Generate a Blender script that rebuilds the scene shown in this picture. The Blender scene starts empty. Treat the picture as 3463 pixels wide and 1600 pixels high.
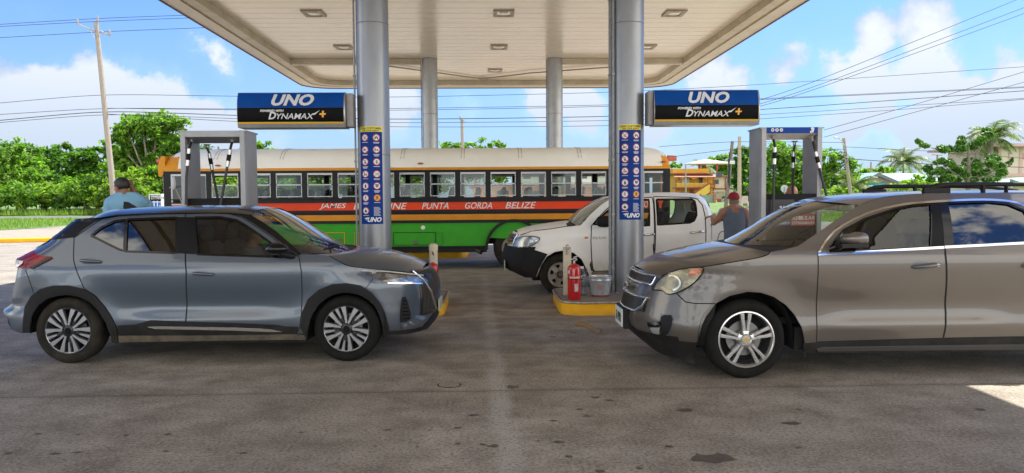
import bpy, bmesh, math, random
import numpy as np
from mathutils import Vector, Matrix, geometry, noise
R = math.radians
S = bpy.context.scene
COL = S.collection
# ------------------------------------------------------------ camera
FPX, CX, CY = 2667.0, 1731.5, 800.0
CAM = Vector((0, 0, 1.6))
CR = Matrix.Rotation(R(-1.62), 3, 'Z') @ Matrix.Rotation(R(90 - 2.77), 3, 'X') @ Matrix.Rotation(R(-0.4), 3, 'Z')
cd = bpy.data.cameras.new('camera')
cd.sensor_width = 36.0
cd.lens = FPX / 3463 * 36.0
cd.clip_start = 0.05
cd.clip_end = 3000
cam = bpy.data.objects.new('camera', cd)
COL.objects.link(cam)
cam.matrix_world = Matrix.Translation(CAM) @ CR.to_4x4()
S.camera = cam

def ray(px, py):
    return CR @ Vector(((px - CX) / FPX, -(py - CY) / FPX, -1.0))

def at(px, py, Y):
    d = ray(px, py)
    return CAM + d * (Y / d.y)

def gnd(px, py, z=0.0):
    d = ray(px, py)
    return CAM + d * ((z - CAM.z) / d.z)

# ------------------------------------------------------------ light
SUN = Vector((0.46, 0.30, 1.0)).normalized()
EL = math.asin(SUN.z)
AZ = math.atan2(SUN.x, SUN.y)
ld = bpy.data.lights.new('sun', 'SUN')
ld.energy = 3.2
ld.angle = R(0.5)
ld.color = (1.0, 0.955, 0.88)
sun = bpy.data.objects.new('sun', ld)
COL.objects.link(sun)
sun.rotation_euler = SUN.to_track_quat('Z', 'Y').to_euler()
S.view_settings.view_transform = 'Standard'
S.view_settings.look = 'None'
S.view_settings.gamma = 1
S.view_settings.exposure = 1.62

W = bpy.data.worlds.new('World')
S.world = W
W.use_nodes = True

def world_nodes():
    nt = W.node_tree
    nt.nodes.clear()
    N = nt.nodes.new
    L = nt.links.new
    out = N('ShaderNodeOutputWorld')
    bg = N('ShaderNodeBackground')
    bg.inputs['Strength'].default_value = 0.078
    sky = N('ShaderNodeTexSky')
    sky.sky_type = 'NISHITA'
    sky.sun_disc = False
    sky.sun_elevation = EL
    sky.sun_rotation = AZ
    sky.air_density = 1.15
    sky.dust_density = 0.9
    sky.ozone_density = 1.6
    tc = N('ShaderNodeTexCoord')

    def math_(op, a, b=None, c=None, clamp=False):
        n = N('ShaderNodeMath')
        n.operation = op
        n.use_clamp = clamp
        for i, v in enumerate((a, b, c)):
            if v is None:
                continue
            if isinstance(v, (int, float)):
                n.inputs[i].default_value = v
            else:
                L(v, n.inputs[i])
        return n.outputs[0]

    def ramp(v, a, b, lo=0.0, hi=1.0):
        n = N('ShaderNodeMapRange')
        n.interpolation_type = 'SMOOTHSTEP'
        L(v, n.inputs[0])
        for i, q in enumerate((a, b, lo, hi)):
            n.inputs[1 + i].default_value = q
        return n.outputs[0]
    dirn = tc.outputs['Generated']
    # stretch so clouds are flatter near the horizon
    sep = N('ShaderNodeSeparateXYZ')
    L(dirn, sep.inputs[0])
    # cluster masks placed where the clouds stand (pixel direction, radius, weight)
    blobs = [((150, 385), .105, 1.), ((300, 360), .10, 1.), ((430, 360), .10, 1.), ((550, 380), .095, 1.), ((660, 420), .08, 1), ((60, 450), .11, 1),
             ((250, 490), .14, 1), ((450, 490), .14, 1), ((630, 500), .12, 1), ((790, 470), .08, .95), ((740, 190), .075, .47), ((60, 60), .06, .30), ((10, 250), .05, .5),
             ((2960, 120), .075, 1.), ((3100, 110), .08, .95), ((2920, 240), .09, .95), ((3080, 230), .11, .85), ((3000, 350), .12, .7),
             ((2680, 190), .05, .55), ((2640, 240), .05, .5), ((1890, 330), .075, 1.), ((1960, 380), .06, .9), ((1570, 360), .04, .55),
             ((2400, 290), .09, .9), ((2860, 430), .07, .85), ((3200, 420), .14, .85), ((3420, 400), .12, .85), ((3340, 250), .05, .5),
             ((1310, 380), .08, .95), ((900, 460), .10, .7), ((2200, 420), .10, .6), ((2330, 280), .05, .6), ((2650, 90), .04, .4)]
    m = None
    for (px, py), rad, w in blobs:
        c = ray(px, py).normalized()
        d = N('ShaderNodeVectorMath')
        d.operation = 'DISTANCE'
        L(dirn, d.inputs[0])
        d.inputs[1].default_value = c
        v = ramp(d.outputs['Value'], rad, rad * .1, 0, w)
        m = v if m is None else math_('MAXIMUM', m, v)
    # unseen clouds added behind the camera, for reflections and fill light
    wide = N('ShaderNodeTexNoise')
    wide.inputs['Scale'].default_value = 3.1
    wide.inputs['Detail'].default_value = 3
    L(dirn, wide.inputs['Vector'])
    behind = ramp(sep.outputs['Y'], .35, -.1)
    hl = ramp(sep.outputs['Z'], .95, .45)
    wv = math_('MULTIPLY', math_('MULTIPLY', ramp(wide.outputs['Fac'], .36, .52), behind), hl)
    m = math_('MAXIMUM', m, wv)
    nz = N('ShaderNodeTexNoise')
    nz.inputs['Scale'].default_value = 9.0
    nz.inputs['Detail'].default_value = 9
    nz.inputs['Roughness'].default_value = .58
    L(dirn, nz.inputs['Vector'])
    nn = math_('ADD', nz.outputs['Fac'], -.10)
    dens = math_('ADD', math_('MULTIPLY', m, .80), math_('MULTIPLY', math_('SUBTRACT', nn, .40), 1.75))
    cov = ramp(dens, .38, .58)
    # veil of thin haze low down
    veil = ramp(sep.outputs['Z'], .28, -.06, 0, .60)
    cov2 = math_('MAXIMUM', cov, veil)
    sh = N('ShaderNodeTexNoise')
    sh.inputs['Scale'].default_value = 11
    sh.inputs['Detail'].default_value = 6
    mp = N('ShaderNodeMapping')
    mp.inputs['Location'].default_value = (.03, .02, .035)
    L(dirn, mp.inputs[0])
    L(mp.outputs[0], sh.inputs['Vector'])
    lightv = ramp(math_('ADD', dens, math_('MULTIPLY', sh.outputs['Fac'], -.9)), -.25, .28, 1.0, .0)
    lowv = ramp(sep.outputs['Z'], .22, .03, 0, .75)
    tone = math_('MULTIPLY', math_('MAXIMUM', lightv, lowv), 1.0, clamp=True)
    cc = N('ShaderNodeMix')
    cc.data_type = 'RGBA'
    L(tone, cc.inputs['Factor'])
    cc.inputs[6].default_value = (4.3, 4.4, 4.55, 1)
    cc.inputs[7].default_value = (2.2, 2.75, 3.6, 1)
    # unseen clouds behind the camera, brightened as added fill for the canopy shade
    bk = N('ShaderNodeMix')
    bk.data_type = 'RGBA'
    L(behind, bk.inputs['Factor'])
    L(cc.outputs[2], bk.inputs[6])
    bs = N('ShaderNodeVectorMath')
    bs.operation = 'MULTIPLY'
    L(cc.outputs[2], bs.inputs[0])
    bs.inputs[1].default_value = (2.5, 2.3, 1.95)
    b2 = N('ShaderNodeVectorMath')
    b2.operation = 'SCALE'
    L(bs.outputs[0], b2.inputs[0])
    L(ramp(sep.outputs['Z'], .34, .04, 1.0, 2.3), b2.inputs['Scale'])  # extra boost low down so the fill reaches under the canopy
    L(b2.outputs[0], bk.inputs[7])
    mix = N('ShaderNodeMix')
    mix.data_type = 'RGBA'
    L(math_('MULTIPLY', cov2, .93), mix.inputs['Factor'])
    tn = N('ShaderNodeMix')
    tn.data_type = 'RGBA'
    tn.blend_type = 'MULTIPLY'
    tn.inputs['Factor'].default_value = 1
    L(sky.outputs[0], tn.inputs[6])
    tn.inputs[7].default_value = (.40, .585, .96, 1)
    L(tn.outputs[2], mix.inputs[6])
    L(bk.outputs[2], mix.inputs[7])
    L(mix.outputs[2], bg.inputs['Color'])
    L(bg.outputs[0], out.inputs[0])
world_nodes()

# ------------------------------------------------------------ materials
MATS = {}

def mat(name, col, rough=.5, metal=0., spec=.5, var=0., vscale=8., bump=0., bscale=40., coat=0., col2=None, dirt=None, sheen=0, trans=0, emis=None, stretch=None):
    """plain procedural surface: base colour broken up by noise, optional bump / clear coat"""
    if name in MATS:
        return MATS[name]
    m = bpy.data.materials.new(name)
    m.use_nodes = True
    nt = m.node_tree
    b = nt.nodes['Principled BSDF']
    b.inputs['Base Color'].default_value = (*col, 1)
    b.inputs['Roughness'].default_value = rough
    b.inputs['Metallic'].default_value = metal
    b.inputs['Specular IOR Level'].default_value = spec
    b.inputs['Coat Weight'].default_value = coat
    b.inputs['Coat Roughness'].default_value = .03
    if emis:
        b.inputs['Emission Color'].default_value = (*emis[0], 1)
        b.inputs['Emission Strength'].default_value = emis[1]
    tc = nt.nodes.new('ShaderNodeTexCoord')
    vec = tc.outputs['Object']
    if stretch:
        mp = nt.nodes.new('ShaderNodeMapping')
        mp.inputs['Scale'].default_value = stretch
        nt.links.new(vec, mp.inputs[0])
        vec = mp.outputs[0]
    if var or col2:
        n = nt.nodes.new('ShaderNodeTexNoise')
        n.inputs['Scale'].default_value = vscale
        n.inputs['Detail'].default_value = 6
        n.inputs['Roughness'].default_value = .6
        nt.links.new(vec, n.inputs['Vector'])
        rmp = nt.nodes.new('ShaderNodeMapRange')
        rmp.inputs[1].default_value = .32
        rmp.inputs[2].default_value = .68
        nt.links.new(n.outputs['Fac'], rmp.inputs[0])
        mx = nt.nodes.new('ShaderNodeMix')
        mx.data_type = 'RGBA'
        nt.links.new(rmp.outputs[0], mx.inputs['Factor'])
        c2 = col2 or tuple(min(1, c * (1 + var)) for c in col)
        c1 = col if col2 else tuple(c * (1 - var) for c in col)
        mx.inputs[6].default_value = (*c1, 1)
        mx.inputs[7].default_value = (*c2, 1)
        src = mx.outputs[2]
        nt.links.new(src, b.inputs['Base Color'])
    else:
        src = None
    if dirt:   # (colour, z0, z1, amount): dust thrown up from below, in local z
        sp = nt.nodes.new('ShaderNodeSeparateXYZ')
        nt.links.new(tc.outputs['Object'], sp.inputs[0])
        n2 = nt.nodes.new('ShaderNodeTexNoise')
        n2.inputs['Scale'].default_value = 5
        n2.inputs['Detail'].default_value = 8
        n2.inputs['Roughness'].default_value = .7
        nt.links.new(tc.outputs['Object'], n2.inputs['Vector'])
        r2 = nt.nodes.new('ShaderNodeMapRange')
        r2.inputs[1].default_value = dirt[2]
        r2.inputs[2].default_value = dirt[1]
        r2.inputs[3].default_value = 0
        r2.inputs[4].default_value = 1
        nt.links.new(sp.outputs['Z'], r2.inputs[0])
        mm = nt.nodes.new('ShaderNodeMath')
        mm.operation = 'MULTIPLY_ADD'
        nt.links.new(n2.outputs['Fac'], mm.inputs[0])
        mm.inputs[1].default_value = 1.2
        mm.inputs[2].default_value = -.35
        m3 = nt.nodes.new('ShaderNodeMath')
        m3.operation = 'MULTIPLY'
        m3.use_clamp = True
        nt.links.new(mm.outputs[0], m3.inputs[0])
        nt.links.new(r2.outputs[0], m3.inputs[1])
        m4 = nt.nodes.new('ShaderNodeMath')
        m4.operation = 'MULTIPLY'
        m4.use_clamp = True
        nt.links.new(m3.outputs[0], m4.inputs[0])
        m4.inputs[1].default_value = dirt[3]
        mx = nt.nodes.new('ShaderNodeMix')
        mx.data_type = 'RGBA'
        nt.links.new(m4.outputs[0], mx.inputs['Factor'])
        if src is not None:
            nt.links.new(src, mx.inputs[6])
        else:
            mx.inputs[6].default_value = (*col, 1)
        mx.inputs[7].default_value = (*dirt[0], 1)
        nt.links.new(mx.outputs[2], b.inputs['Base Color'])
        rr = nt.nodes.new('ShaderNodeMapRange')
        rr.inputs[3].default_value = rough
        rr.inputs[4].default_value = .9
        nt.links.new(m4.outputs[0], rr.inputs[0])
        nt.links.new(rr.outputs[0], b.inputs['Roughness'])
        if coat:
            cr = nt.nodes.new('ShaderNodeMapRange')
            cr.inputs[3].default_value = coat
            cr.inputs[4].default_value = 0
            nt.links.new(m4.outputs[0], cr.inputs[0])
            nt.links.new(cr.outputs[0], b.inputs['Coat Weight'])
    if bump:
        n = nt.nodes.new('ShaderNodeTexNoise')
        n.inputs['Scale'].default_value = bscale
        n.inputs['Detail'].default_value = 5
        nt.links.new(vec, n.inputs['Vector'])
        bp = nt.nodes.new('ShaderNodeBump')
        bp.inputs['Strength'].default_value = bump
        bp.inputs['Distance'].default_value = .01
        nt.links.new(n.outputs['Fac'], bp.inputs['Height'])
        nt.links.new(bp.outputs[0], b.inputs['Normal'])
    MATS[name] = m
    return m

def glass(name, tint=(.75, .8, .78), gloss=1.0, rough=.01, base=.05):
    if name in MATS:
        return MATS[name]
    m = bpy.data.materials.new(name)
    m.use_nodes = True
    nt = m.node_tree
    nt.nodes.clear()
    out = nt.nodes.new('ShaderNodeOutputMaterial')
    tr = nt.nodes.new('ShaderNodeBsdfTransparent')
    tr.inputs[0].default_value = (*tint, 1)
    gl = nt.nodes.new('ShaderNodeBsdfGlossy')
    gl.inputs['Roughness'].default_value = rough
    gl.inputs['Color'].default_value = (gloss, gloss, gloss, 1)
    # grazing reflection without any dependence on ray type
    lw = nt.nodes.new('ShaderNodeLayerWeight')
    lw.inputs['Blend'].default_value = .5
    fr = nt.nodes.new('ShaderNodeMath')
    fr.operation = 'POWER'
    fr.inputs[1].default_value = 4.5
    nt.links.new(lw.outputs['Facing'], fr.inputs[0])
    ad = nt.nodes.new('ShaderNodeMath')
    ad.operation = 'ADD'
    ad.use_clamp = True
    ad.inputs[1].default_value = base
    nt.links.new(fr.outputs[0], ad.inputs[0])
    mx = nt.nodes.new('ShaderNodeMixShader')
    nt.links.new(ad.outputs[0], mx.inputs[0])
    nt.links.new(tr.outputs[0], mx.inputs[1])
    nt.links.new(gl.outputs[0], mx.inputs[2])
    nt.links.new(mx.outputs[0], out.inputs[0])
    MATS[name] = m
    return m

# ------------------------------------------------------------ object helpers
def tag(o, label=None, cat=None, group=None, kind=None):
    if label: o['label'] = label
    if cat: o['category'] = cat
    if group: o['group'] = group
    if kind: o['kind'] = kind
    return o

def empty(name, loc=(0, 0, 0), rz=0., label=None, cat=None, group=None):
    o = bpy.data.objects.new(name, None)
    COL.objects.link(o)
    o.location = loc
    o.rotation_euler = (0, 0, rz)
    o.empty_display_size = .2
    return tag(o, label, cat, group)

def copy_tree(o, parent=None):
    c = o.copy()
    COL.objects.link(c)
    if parent: c.parent = parent
    for ch in list(o.children):
        copy_tree(ch, c)
    return c

class MB:
    """collects shapes; build() links them as ONE mesh object"""
    def __init__(s):
        s.v = []; s.f = []; s.n = 0

    def add(s, verts, faces):
        b = len(s.v)
        s.v += [tuple(v) for v in verts]
        s.f += [tuple(i + b for i in f) for f in faces]
        return s

    def box(s, x0, x1, y0, y1, z0, z1, ch=0.0):
        if ch <= 0:
            vs = [(x, y, z) for z in (z0, z1) for y in (y0, y1) for x in (x0, x1)]
            return s.add(vs, [(0, 2, 3, 1), (4, 5, 7, 6), (0, 1, 5, 4), (2, 6, 7, 3), (0, 4, 6, 2), (1, 3, 7, 5)])
        bm = bmesh.new()
        bmesh.ops.create_cube(bm, size=1)
        for v in bm.verts:
            v.co = Vector(((x0 + x1) / 2 + v.co.x * (x1 - x0), (y0 + y1) / 2 + v.co.y * (y1 - y0), (z0 + z1) / 2 + v.co.z * (z1 - z0)))
        bmesh.ops.bevel(bm, geom=bm.edges[:], offset=ch, segments=2, affect='EDGES', profile=.5)
        bm.verts.index_update()
        s.add([v.co for v in bm.verts], [[v.index for v in f.verts] for f in bm.faces])
        bm.free()
        return s

    def obox(s, c, ax, ay, az):
        """box from centre and three half-axis vectors"""
        c, ax, ay, az = map(Vector, (c, ax, ay, az))
        vs = [c + ax * i + ay * j + az * k for k in (-1, 1) for j in (-1, 1) for i in (-1, 1)]
        return s.add(vs, [(0, 2, 3, 1), (4, 5, 7, 6), (0, 1, 5, 4), (2, 6, 7, 3), (0, 4, 6, 2), (1, 3, 7, 5)])

    def tube(s, pts, r, n=10, cap=True):
        pts = [Vector(p) for p in pts]
        rs = r if isinstance(r, (list, tuple)) else [r] * len(pts)
        rings = []
        prev = None
        for i, p in enumerate(pts):
            t = (pts[min(i + 1, len(pts) - 1)] - pts[max(i - 1, 0)]).normalized()
            if prev is None:
                a = Vector((0, 0, 1)) if abs(t.z) < .9 else Vector((1, 0, 0))
                u = t.cross(a).normalized()
            else:
                u = (prev - t * prev.dot(t)).normalized()
            prev = u
            w = t.cross(u)
            rings.append([p + (u * math.cos(2 * math.pi * k / n) + w * math.sin(2 * math.pi * k / n)) * rs[i] for k in range(n)])
        vs = [v for ring in rings for v in ring]
        fs = []
        for i in range(len(pts) - 1):
            for k in range(n):
                a = i * n + k
                b = i * n + (k + 1) % n
                fs.append((a, b, b + n, a + n))
        if cap:
            fs.append(tuple(range(n))[::-1])
            fs.append(tuple(range(len(vs) - n, len(vs))))
        return s.add(vs, fs)

    def lathe(s, prof, c=(0, 0, 0), axis='Z', n=32, a0=0., a1=2 * math.pi, closed=True):
        """prof: (radius, height) list revolved about axis through c"""
        c = Vector(c)
        vs = []
        full = abs(a1 - a0 - 2 * math.pi) < 1e-6
        m = n if full else n + 1
        for (r, h) in prof:
            for k in range(m):
                a = a0 + (a1 - a0) * k / n
                ca, sa = math.cos(a) * r, math.sin(a) * r
                if axis == 'Z': vs.append(c + Vector((ca, sa, h)))
                elif axis == 'Y': vs.append(c + Vector((ca, h, sa)))
                else: vs.append(c + Vector((h, ca, sa)))
        fs = []
        for i in range(len(prof) - 1):
            for k in range(n):
                a = i * m + k
                b = i * m + (k + 1) % m
                fs.append((a, b, b + m, a + m))
        return s.add(vs, fs)

    def prism(s, poly, axis, a, b):
        """poly of 2D points extruded along axis from a to b (X: (y,z), Y: (x,z), Z: (x,y))"""
        n = len(poly)
        def P(p, t):
            if axis == 'X': return (t, p[0], p[1])
            if axis == 'Y': return (p[0], t, p[1])
            return (p[0], p[1], t)
        vs = [P(p, a) for p in poly] + [P(p, b) for p in poly]
        fs = [tuple(range(n)), tuple(range(2 * n - 1, n - 1, -1))]
        fs += [(i, (i + 1) % n, (i + 1) % n + n, i + n) for i in range(n)]
        return s.add(vs, fs)

    def build(s, name, m, parent=None, smooth=None, loc=None, rz=None):
        me = bpy.data.meshes.new(name)
        me.from_pydata(s.v, [], s.f)
        o = bpy.data.objects.new(name, me)
        COL.objects.link(o)
        if isinstance(m, (list, tuple)):
            for q in m: me.materials.append(q)
        elif m: me.materials.append(m)
        bm = bmesh.new()
        bm.from_mesh(me)
        bmesh.ops.recalc_face_normals(bm, faces=bm.faces)
        if smooth is not None:
            lim = R(smooth)
            for f in bm.faces: f.smooth = True
            for e in bm.edges:
                if len(e.link_faces) == 2:
                    e.smooth = e.calc_face_angle(0) < lim
        bm.to_mesh(me)
        bm.free()
        if parent: o.parent = parent
        if loc is not None: o.location = loc
        if rz is not None: o.rotation_euler = (0, 0, rz)
        return o

def text_mesh(txt, size, shear=0., bold=0., ext=.003, space=1., align='CENTER', sx=1.):
    """builtin lettering as mesh data (verts in XY plane, z = out)"""
    cu = bpy.data.curves.new('lettering', 'FONT')
    cu.body = txt
    cu.size = size
    cu.shear = shear
    cu.offset = bold
    cu.extrude = ext
    cu.space_character = space
    cu.resolution_u = 3
    cu.align_x = align
    o = bpy.data.objects.new('lettering', cu)
    COL.objects.link(o)
    dg = bpy.context.evaluated_depsgraph_get()
    me = bpy.data.meshes.new_from_object(o.evaluated_get(dg))
    vs = [(v.co.x * sx, v.co.y, v.co.z) for v in me.vertices]
    fs = [tuple(p.vertices) for p in me.polygons]
    bpy.data.objects.remove(o)
    bpy.data.curves.remove(cu)
    bpy.data.meshes.remove(me)
    return vs, fs

def put_text(mb, txt, size, fn, **k):
    """fn maps the (u, v, out) of each lettering vertex to a place"""
    vs, fs = text_mesh(txt, size, **k)
    mb.add([fn(*v) for v in vs], fs)
    return mb

def front(ox, oy, oz):
    """lettering on a wall facing the camera side (-Y)"""
    return lambda u, v, w: (ox + u, oy - w, oz + v)

def lerp(a, b, t): return a + (b - a) * t

def interp(x, pts):
    if x <= pts[0][0]: return pts[0][1]
    for (x0, y0), (x1, y1) in zip(pts, pts[1:]):
        if x <= x1:
            t = (x - x0) / (x1 - x0)
            return y0 + (y1 - y0) * t
    return pts[-1][1]

def sinterp(x, pts):
    """smooth (monotone cubic-ish Catmull-Rom) interpolation"""
    n = len(pts)
    if x <= pts[0][0]: return pts[0][1]
    if x >= pts[-1][0]: return pts[-1][1]
    for i in range(n - 1):
        if x <= pts[i + 1][0]:
            x0, y0 = pts[i]; x1, y1 = pts[i + 1]
            h = x1 - x0
            m0 = (y1 - pts[i - 1][1]) / (x1 - pts[i - 1][0]) if i > 0 else (y1 - y0) / h
            m1 = (pts[i + 2][1] - y0) / (pts[i + 2][0] - x0) if i + 2 < n else (y1 - y0) / h
            t = (x - x0) / h
            return (2 * t**3 - 3 * t**2 + 1) * y0 + (t**3 - 2 * t**2 + t) * h * m0 + (-2 * t**3 + 3 * t**2) * y1 + (t**3 - t**2) * h * m1

def ellip(c, r, n=12, m=8):
    vs = []; fs = []
    for i in range(m + 1):
        t = math.pi * i / m
        for k in range(n):
            a = 2 * math.pi * k / n
            vs.append((c[0] + r[0] * math.sin(t) * math.cos(a), c[1] + r[1] * math.sin(t) * math.sin(a), c[2] + r[2] * math.cos(t)))
    for i in range(m):
        for k in range(n):
            a = i * n + k; b_ = i * n + (k + 1) % n
            fs.append((a, b_, b_ + n, a + n))
    return vs, fs
# ============================================================ ground and setting
def ground_material():
    m = bpy.data.materials.new('forecourt_concrete')
    m.use_nodes = True
    nt = m.node_tree
    b = nt.nodes['Principled BSDF']
    N = nt.nodes.new
    L = nt.links.new
    tc = N('ShaderNodeTexCoord')
    P = tc.outputs['Object']
    sep = N('ShaderNodeSeparateXYZ')
    L(P, sep.inputs[0])

    def M(op, a, b_=None, c=None, clamp=False):
        n = N('ShaderNodeMath'); n.operation = op; n.use_clamp = clamp
        for i, v in enumerate((a, b_, c)):
            if v is None: continue
            if isinstance(v, (int, float)): n.inputs[i].default_value = v
            else: L(v, n.inputs[i])
        return n.outputs[0]

    def noise_(scale, detail=6, rough=.6, vec=P, dist=0):
        n = N('ShaderNodeTexNoise')
        n.inputs['Scale'].default_value = scale
        n.inputs['Detail'].default_value = detail
        n.inputs['Roughness'].default_value = rough
        n.inputs['Distortion'].default_value = dist
        L(vec, n.inputs['Vector'])
        return n.outputs['Fac']

    def MR(v, a, b_, lo=0., hi=1., smooth=False):
        n = N('ShaderNodeMapRange')
        if smooth: n.interpolation_type = 'SMOOTHSTEP'
        L(v, n.inputs[0])
        for i, q in enumerate((a, b_, lo, hi)): n.inputs[i + 1].default_value = q
        return n.outputs[0]

    def mixc(f, a, c):
        n = N('ShaderNodeMix'); n.data_type = 'RGBA'
        if isinstance(f, float): n.inputs['Factor'].default_value = f
        else: L(f, n.inputs['Factor'])
        for i, v in ((6, a), (7, c)):
            if isinstance(v, tuple): n.inputs[i].default_value = (*v, 1)
            else: L(v, n.inputs[i])
        return n.outputs[2]
    big = noise_(.35, 5, .6)
    mid = noise_(2.2, 7, .65)
    fine = noise_(42, 5, .8)
    grit = noise_(120, 2, .6)
    base = mixc(MR(big, .38, .62), (.300, .262, .212), (.400, .358, .298))
    base = mixc(MR(mid, .40, .66, 0, .8), base, (.150, .122, .090))
    # sunlit brightness painted into the concrete around the shaded bays, and behind for bounce
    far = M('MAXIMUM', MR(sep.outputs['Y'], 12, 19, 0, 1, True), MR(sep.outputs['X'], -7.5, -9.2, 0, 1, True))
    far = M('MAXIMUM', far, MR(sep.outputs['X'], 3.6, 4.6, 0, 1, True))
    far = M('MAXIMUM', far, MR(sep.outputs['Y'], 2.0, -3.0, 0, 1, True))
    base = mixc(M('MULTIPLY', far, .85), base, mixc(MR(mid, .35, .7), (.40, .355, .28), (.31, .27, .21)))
    # worn pale strip running away from the camera between the lanes
    wob = M('MULTIPLY_ADD', noise_(1.1, 4), .22, -.11)
    sx = M('ABSOLUTE', M('ADD', M('ADD', sep.outputs['X'], M('MULTIPLY', sep.outputs['Y'], .019)), M('ADD', wob, -.19)))
    strip = M('MULTIPLY', MR(sx, .13, .02, 0, 1, True), MR(sep.outputs['Y'], 17, 9, .15, .60))
    base = mixc(strip, base, (.46, .43, .385))
    # brown drag stains from tyres lying across the lanes
    mp = N('ShaderNodeMapping'); mp.inputs['Scale'].default_value = (.9, 1.6, 1); L(P, mp.inputs[0])
    drag = noise_(1.3, 9, .7, mp.outputs[0])
    band = M('MULTIPLY', MR(drag, .44, .68), MR(sep.outputs['Y'], 6.0, 7.6, .15, .7))
    base = mixc(band, base, (.115, .088, .064))
    # pores and grit
    base = mixc(MR(fine, .52, .60, 0, .85), base, (.10, .088, .074))
    base = mixc(MR(fine, .46, .39, 0, .6), base, (.42, .39, .34))
    base = mixc(MR(grit, .58, .68, 0, .75), base, (.07, .06, .055))
    # expansion joint lying across the forecourt
    jy = M('ABSOLUTE', M('SUBTRACT', sep.outputs['Y'], M('MULTIPLY_ADD', noise_(3, 4), .05, 6.48)))
    joint = M('MAXIMUM', MR(jy, .012, .003), M('MULTIPLY', MR(jy, .09, .01), .3))
    base = mixc(M('MULTIPLY', joint, .8), base, (.05, .04, .032))
    # oil and water spots
    spots = []
    rng = random.Random(5)
    for (px, py, r) in [(2405, 1552, .105), (1733, 1309, .05), (2320, 1388, .05),
                        (2680, 1432, .05), (2012, 1345, .03), (2060, 1355, .022), (1890, 1496, .028), (1922, 1545, .022), (2264, 1511, .022), (2160, 1585, .02), (2028, 1595, .025),
                        (1873, 1424, .02), (1986, 1408, .02), (1962, 1100, .05), (2010, 1112, .055), (2030, 1118, .035), (3315, 1386, .03), (3010, 1000, .02), (2700, 1386, .02),
                        (1960, 1385, .02), (1940, 1125, .03), (1870, 1140, .04), (2700, 1515, .02), (1600, 1405, .03), (1668, 1510, .03)]:
        g = gnd(px, py)
        spots.append((g.x, g.y, r))
    for i in range(0, 27, 2):
        px = 20 + i * 68 + rng.uniform(-34, 34)
        g = gnd(px, 1532 - .000022 * (px - 300) ** 2 * .9 + rng.uniform(-8, 8)); spots.append((g.x, g.y, rng.uniform(.007, .024)))
    for i in range(0, 24, 2):
        px = 20 + i * 70 + rng.uniform(-36, 36)
        g = gnd(px, 1470 - .00002 * max(0, px - 500) ** 2 + rng.uniform(-4, 4)); spots.append((g.x, g.y, rng.uniform(.007, .026)))
    ground_material.spots = spots
    L(base, b.inputs['Base Color'])
    b.inputs['Roughness'].default_value = .82
    b.inputs['Specular IOR Level'].default_value = .35
    bp = N('ShaderNodeBump'); bp.inputs['Strength'].default_value = .55; bp.inputs['Distance'].default_value = .006
    h = M('SUBTRACT', M('ADD', fine, M('MULTIPLY', grit, .5)), M('MULTIPLY', joint, 1.2))
    L(h, bp.inputs['Height'])
    L(bp.outputs[0], b.inputs['Normal'])
    return m

def sheet(name, poly, z, m, thick=None):
    mb = MB()
    if thick: mb.prism(poly, 'Z', z - thick, z)
    else: mb.add([(x, y, z) for x, y in poly], [tuple(range(len(poly)))])
    o = mb.build(name, m)
    return tag(o, kind='structure')

soil = mat('dry_soil', (.22, .17, .11), .95, col2=(.30, .25, .17), vscale=.6, bump=.4, bscale=6)
sheet('ground', [(-900, -120), (900, -120), (900, 1500), (-900, 1500)], -.012, soil)
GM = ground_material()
sheet('forecourt', [(-70, -75), (70, -75), (70, -20), (30, -20), (30, 36), (-4.5, 36), (-19.6, 31), (-60, 31)], 0.0, GM)  # stretched far behind the camera as unseen pale ground for bounce light

grass_m = mat('grass_turf', (.07, .13, .022), .9, col2=(.15, .23, .045), vscale=1.3, bump=.8, bscale=30)
gravel_m = mat('pale_gravel', (.25, .21, .155), .95, col2=(.33, .29, .22), vscale=1.8, bump=.6, bscale=25)
road_m = mat('road_asphalt', (.11, .108, .105), .9, col2=(.16, .155, .15), vscale=2.5, bump=.3, bscale=60)
# verge, gravel drive, road and far grass on the left
sheet('gravel_apron', [(-90, 31.2), (-19.8, 31.2), (-4.5, 36.2), (30, 36.2), (90, 36.2), (90, 80), (-90, 80)], -.008, gravel_m)
sheet('road', [(-400, 76.5), (400, 76.5), (400, 88), (-400, 88)], -.004, road_m)
mb = MB()
ys = [(88, .0), (94, .15), (104, .62), (114, .9), (400, 1.6)]
mb.add([(x, y, z) for y, z in ys for x in (-400, 400)], [(2 * i, 2 * i + 1, 2 * i + 3, 2 * i + 2) for i in range(4)])
tag(mb.build('grass_bank', grass_m), kind='structure')
sheet('lawn', [(-90, 45), (-27.5, 45.5), (-27.3, 50), (-29, 58), (-33, 68), (-38, 75), (-90, 76.3)], .003, grass_m)
sheet('lawn', [(14, 42), (90, 42), (90, 76), (17, 76)], .012, grass_m)
mb = MB()
rng = random.Random(8)
for k_, (x, y, r) in enumerate(ground_material.spots):
    zq = .0035 + k_ * 1e-5
    n = 16
    a0 = rng.uniform(0, 6.28)
    ring = [(x + r * rng.uniform(.55, 1.25) * math.cos(a0 + 2 * math.pi * k / n) * 1.35, y + r * rng.uniform(.55, 1.25) * math.sin(a0 + 2 * math.pi * k / n), zq) for k in range(n)]
    mb.add([(x, y, zq)] + ring, [(0, 1 + k, 1 + (k + 1) % n) for k in range(n)])
tag(mb.build('ground_stains', mat('oil_stain', (.05, .042, .034), .6, col2=(.11, .095, .08), vscale=30)), kind='structure')

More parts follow.
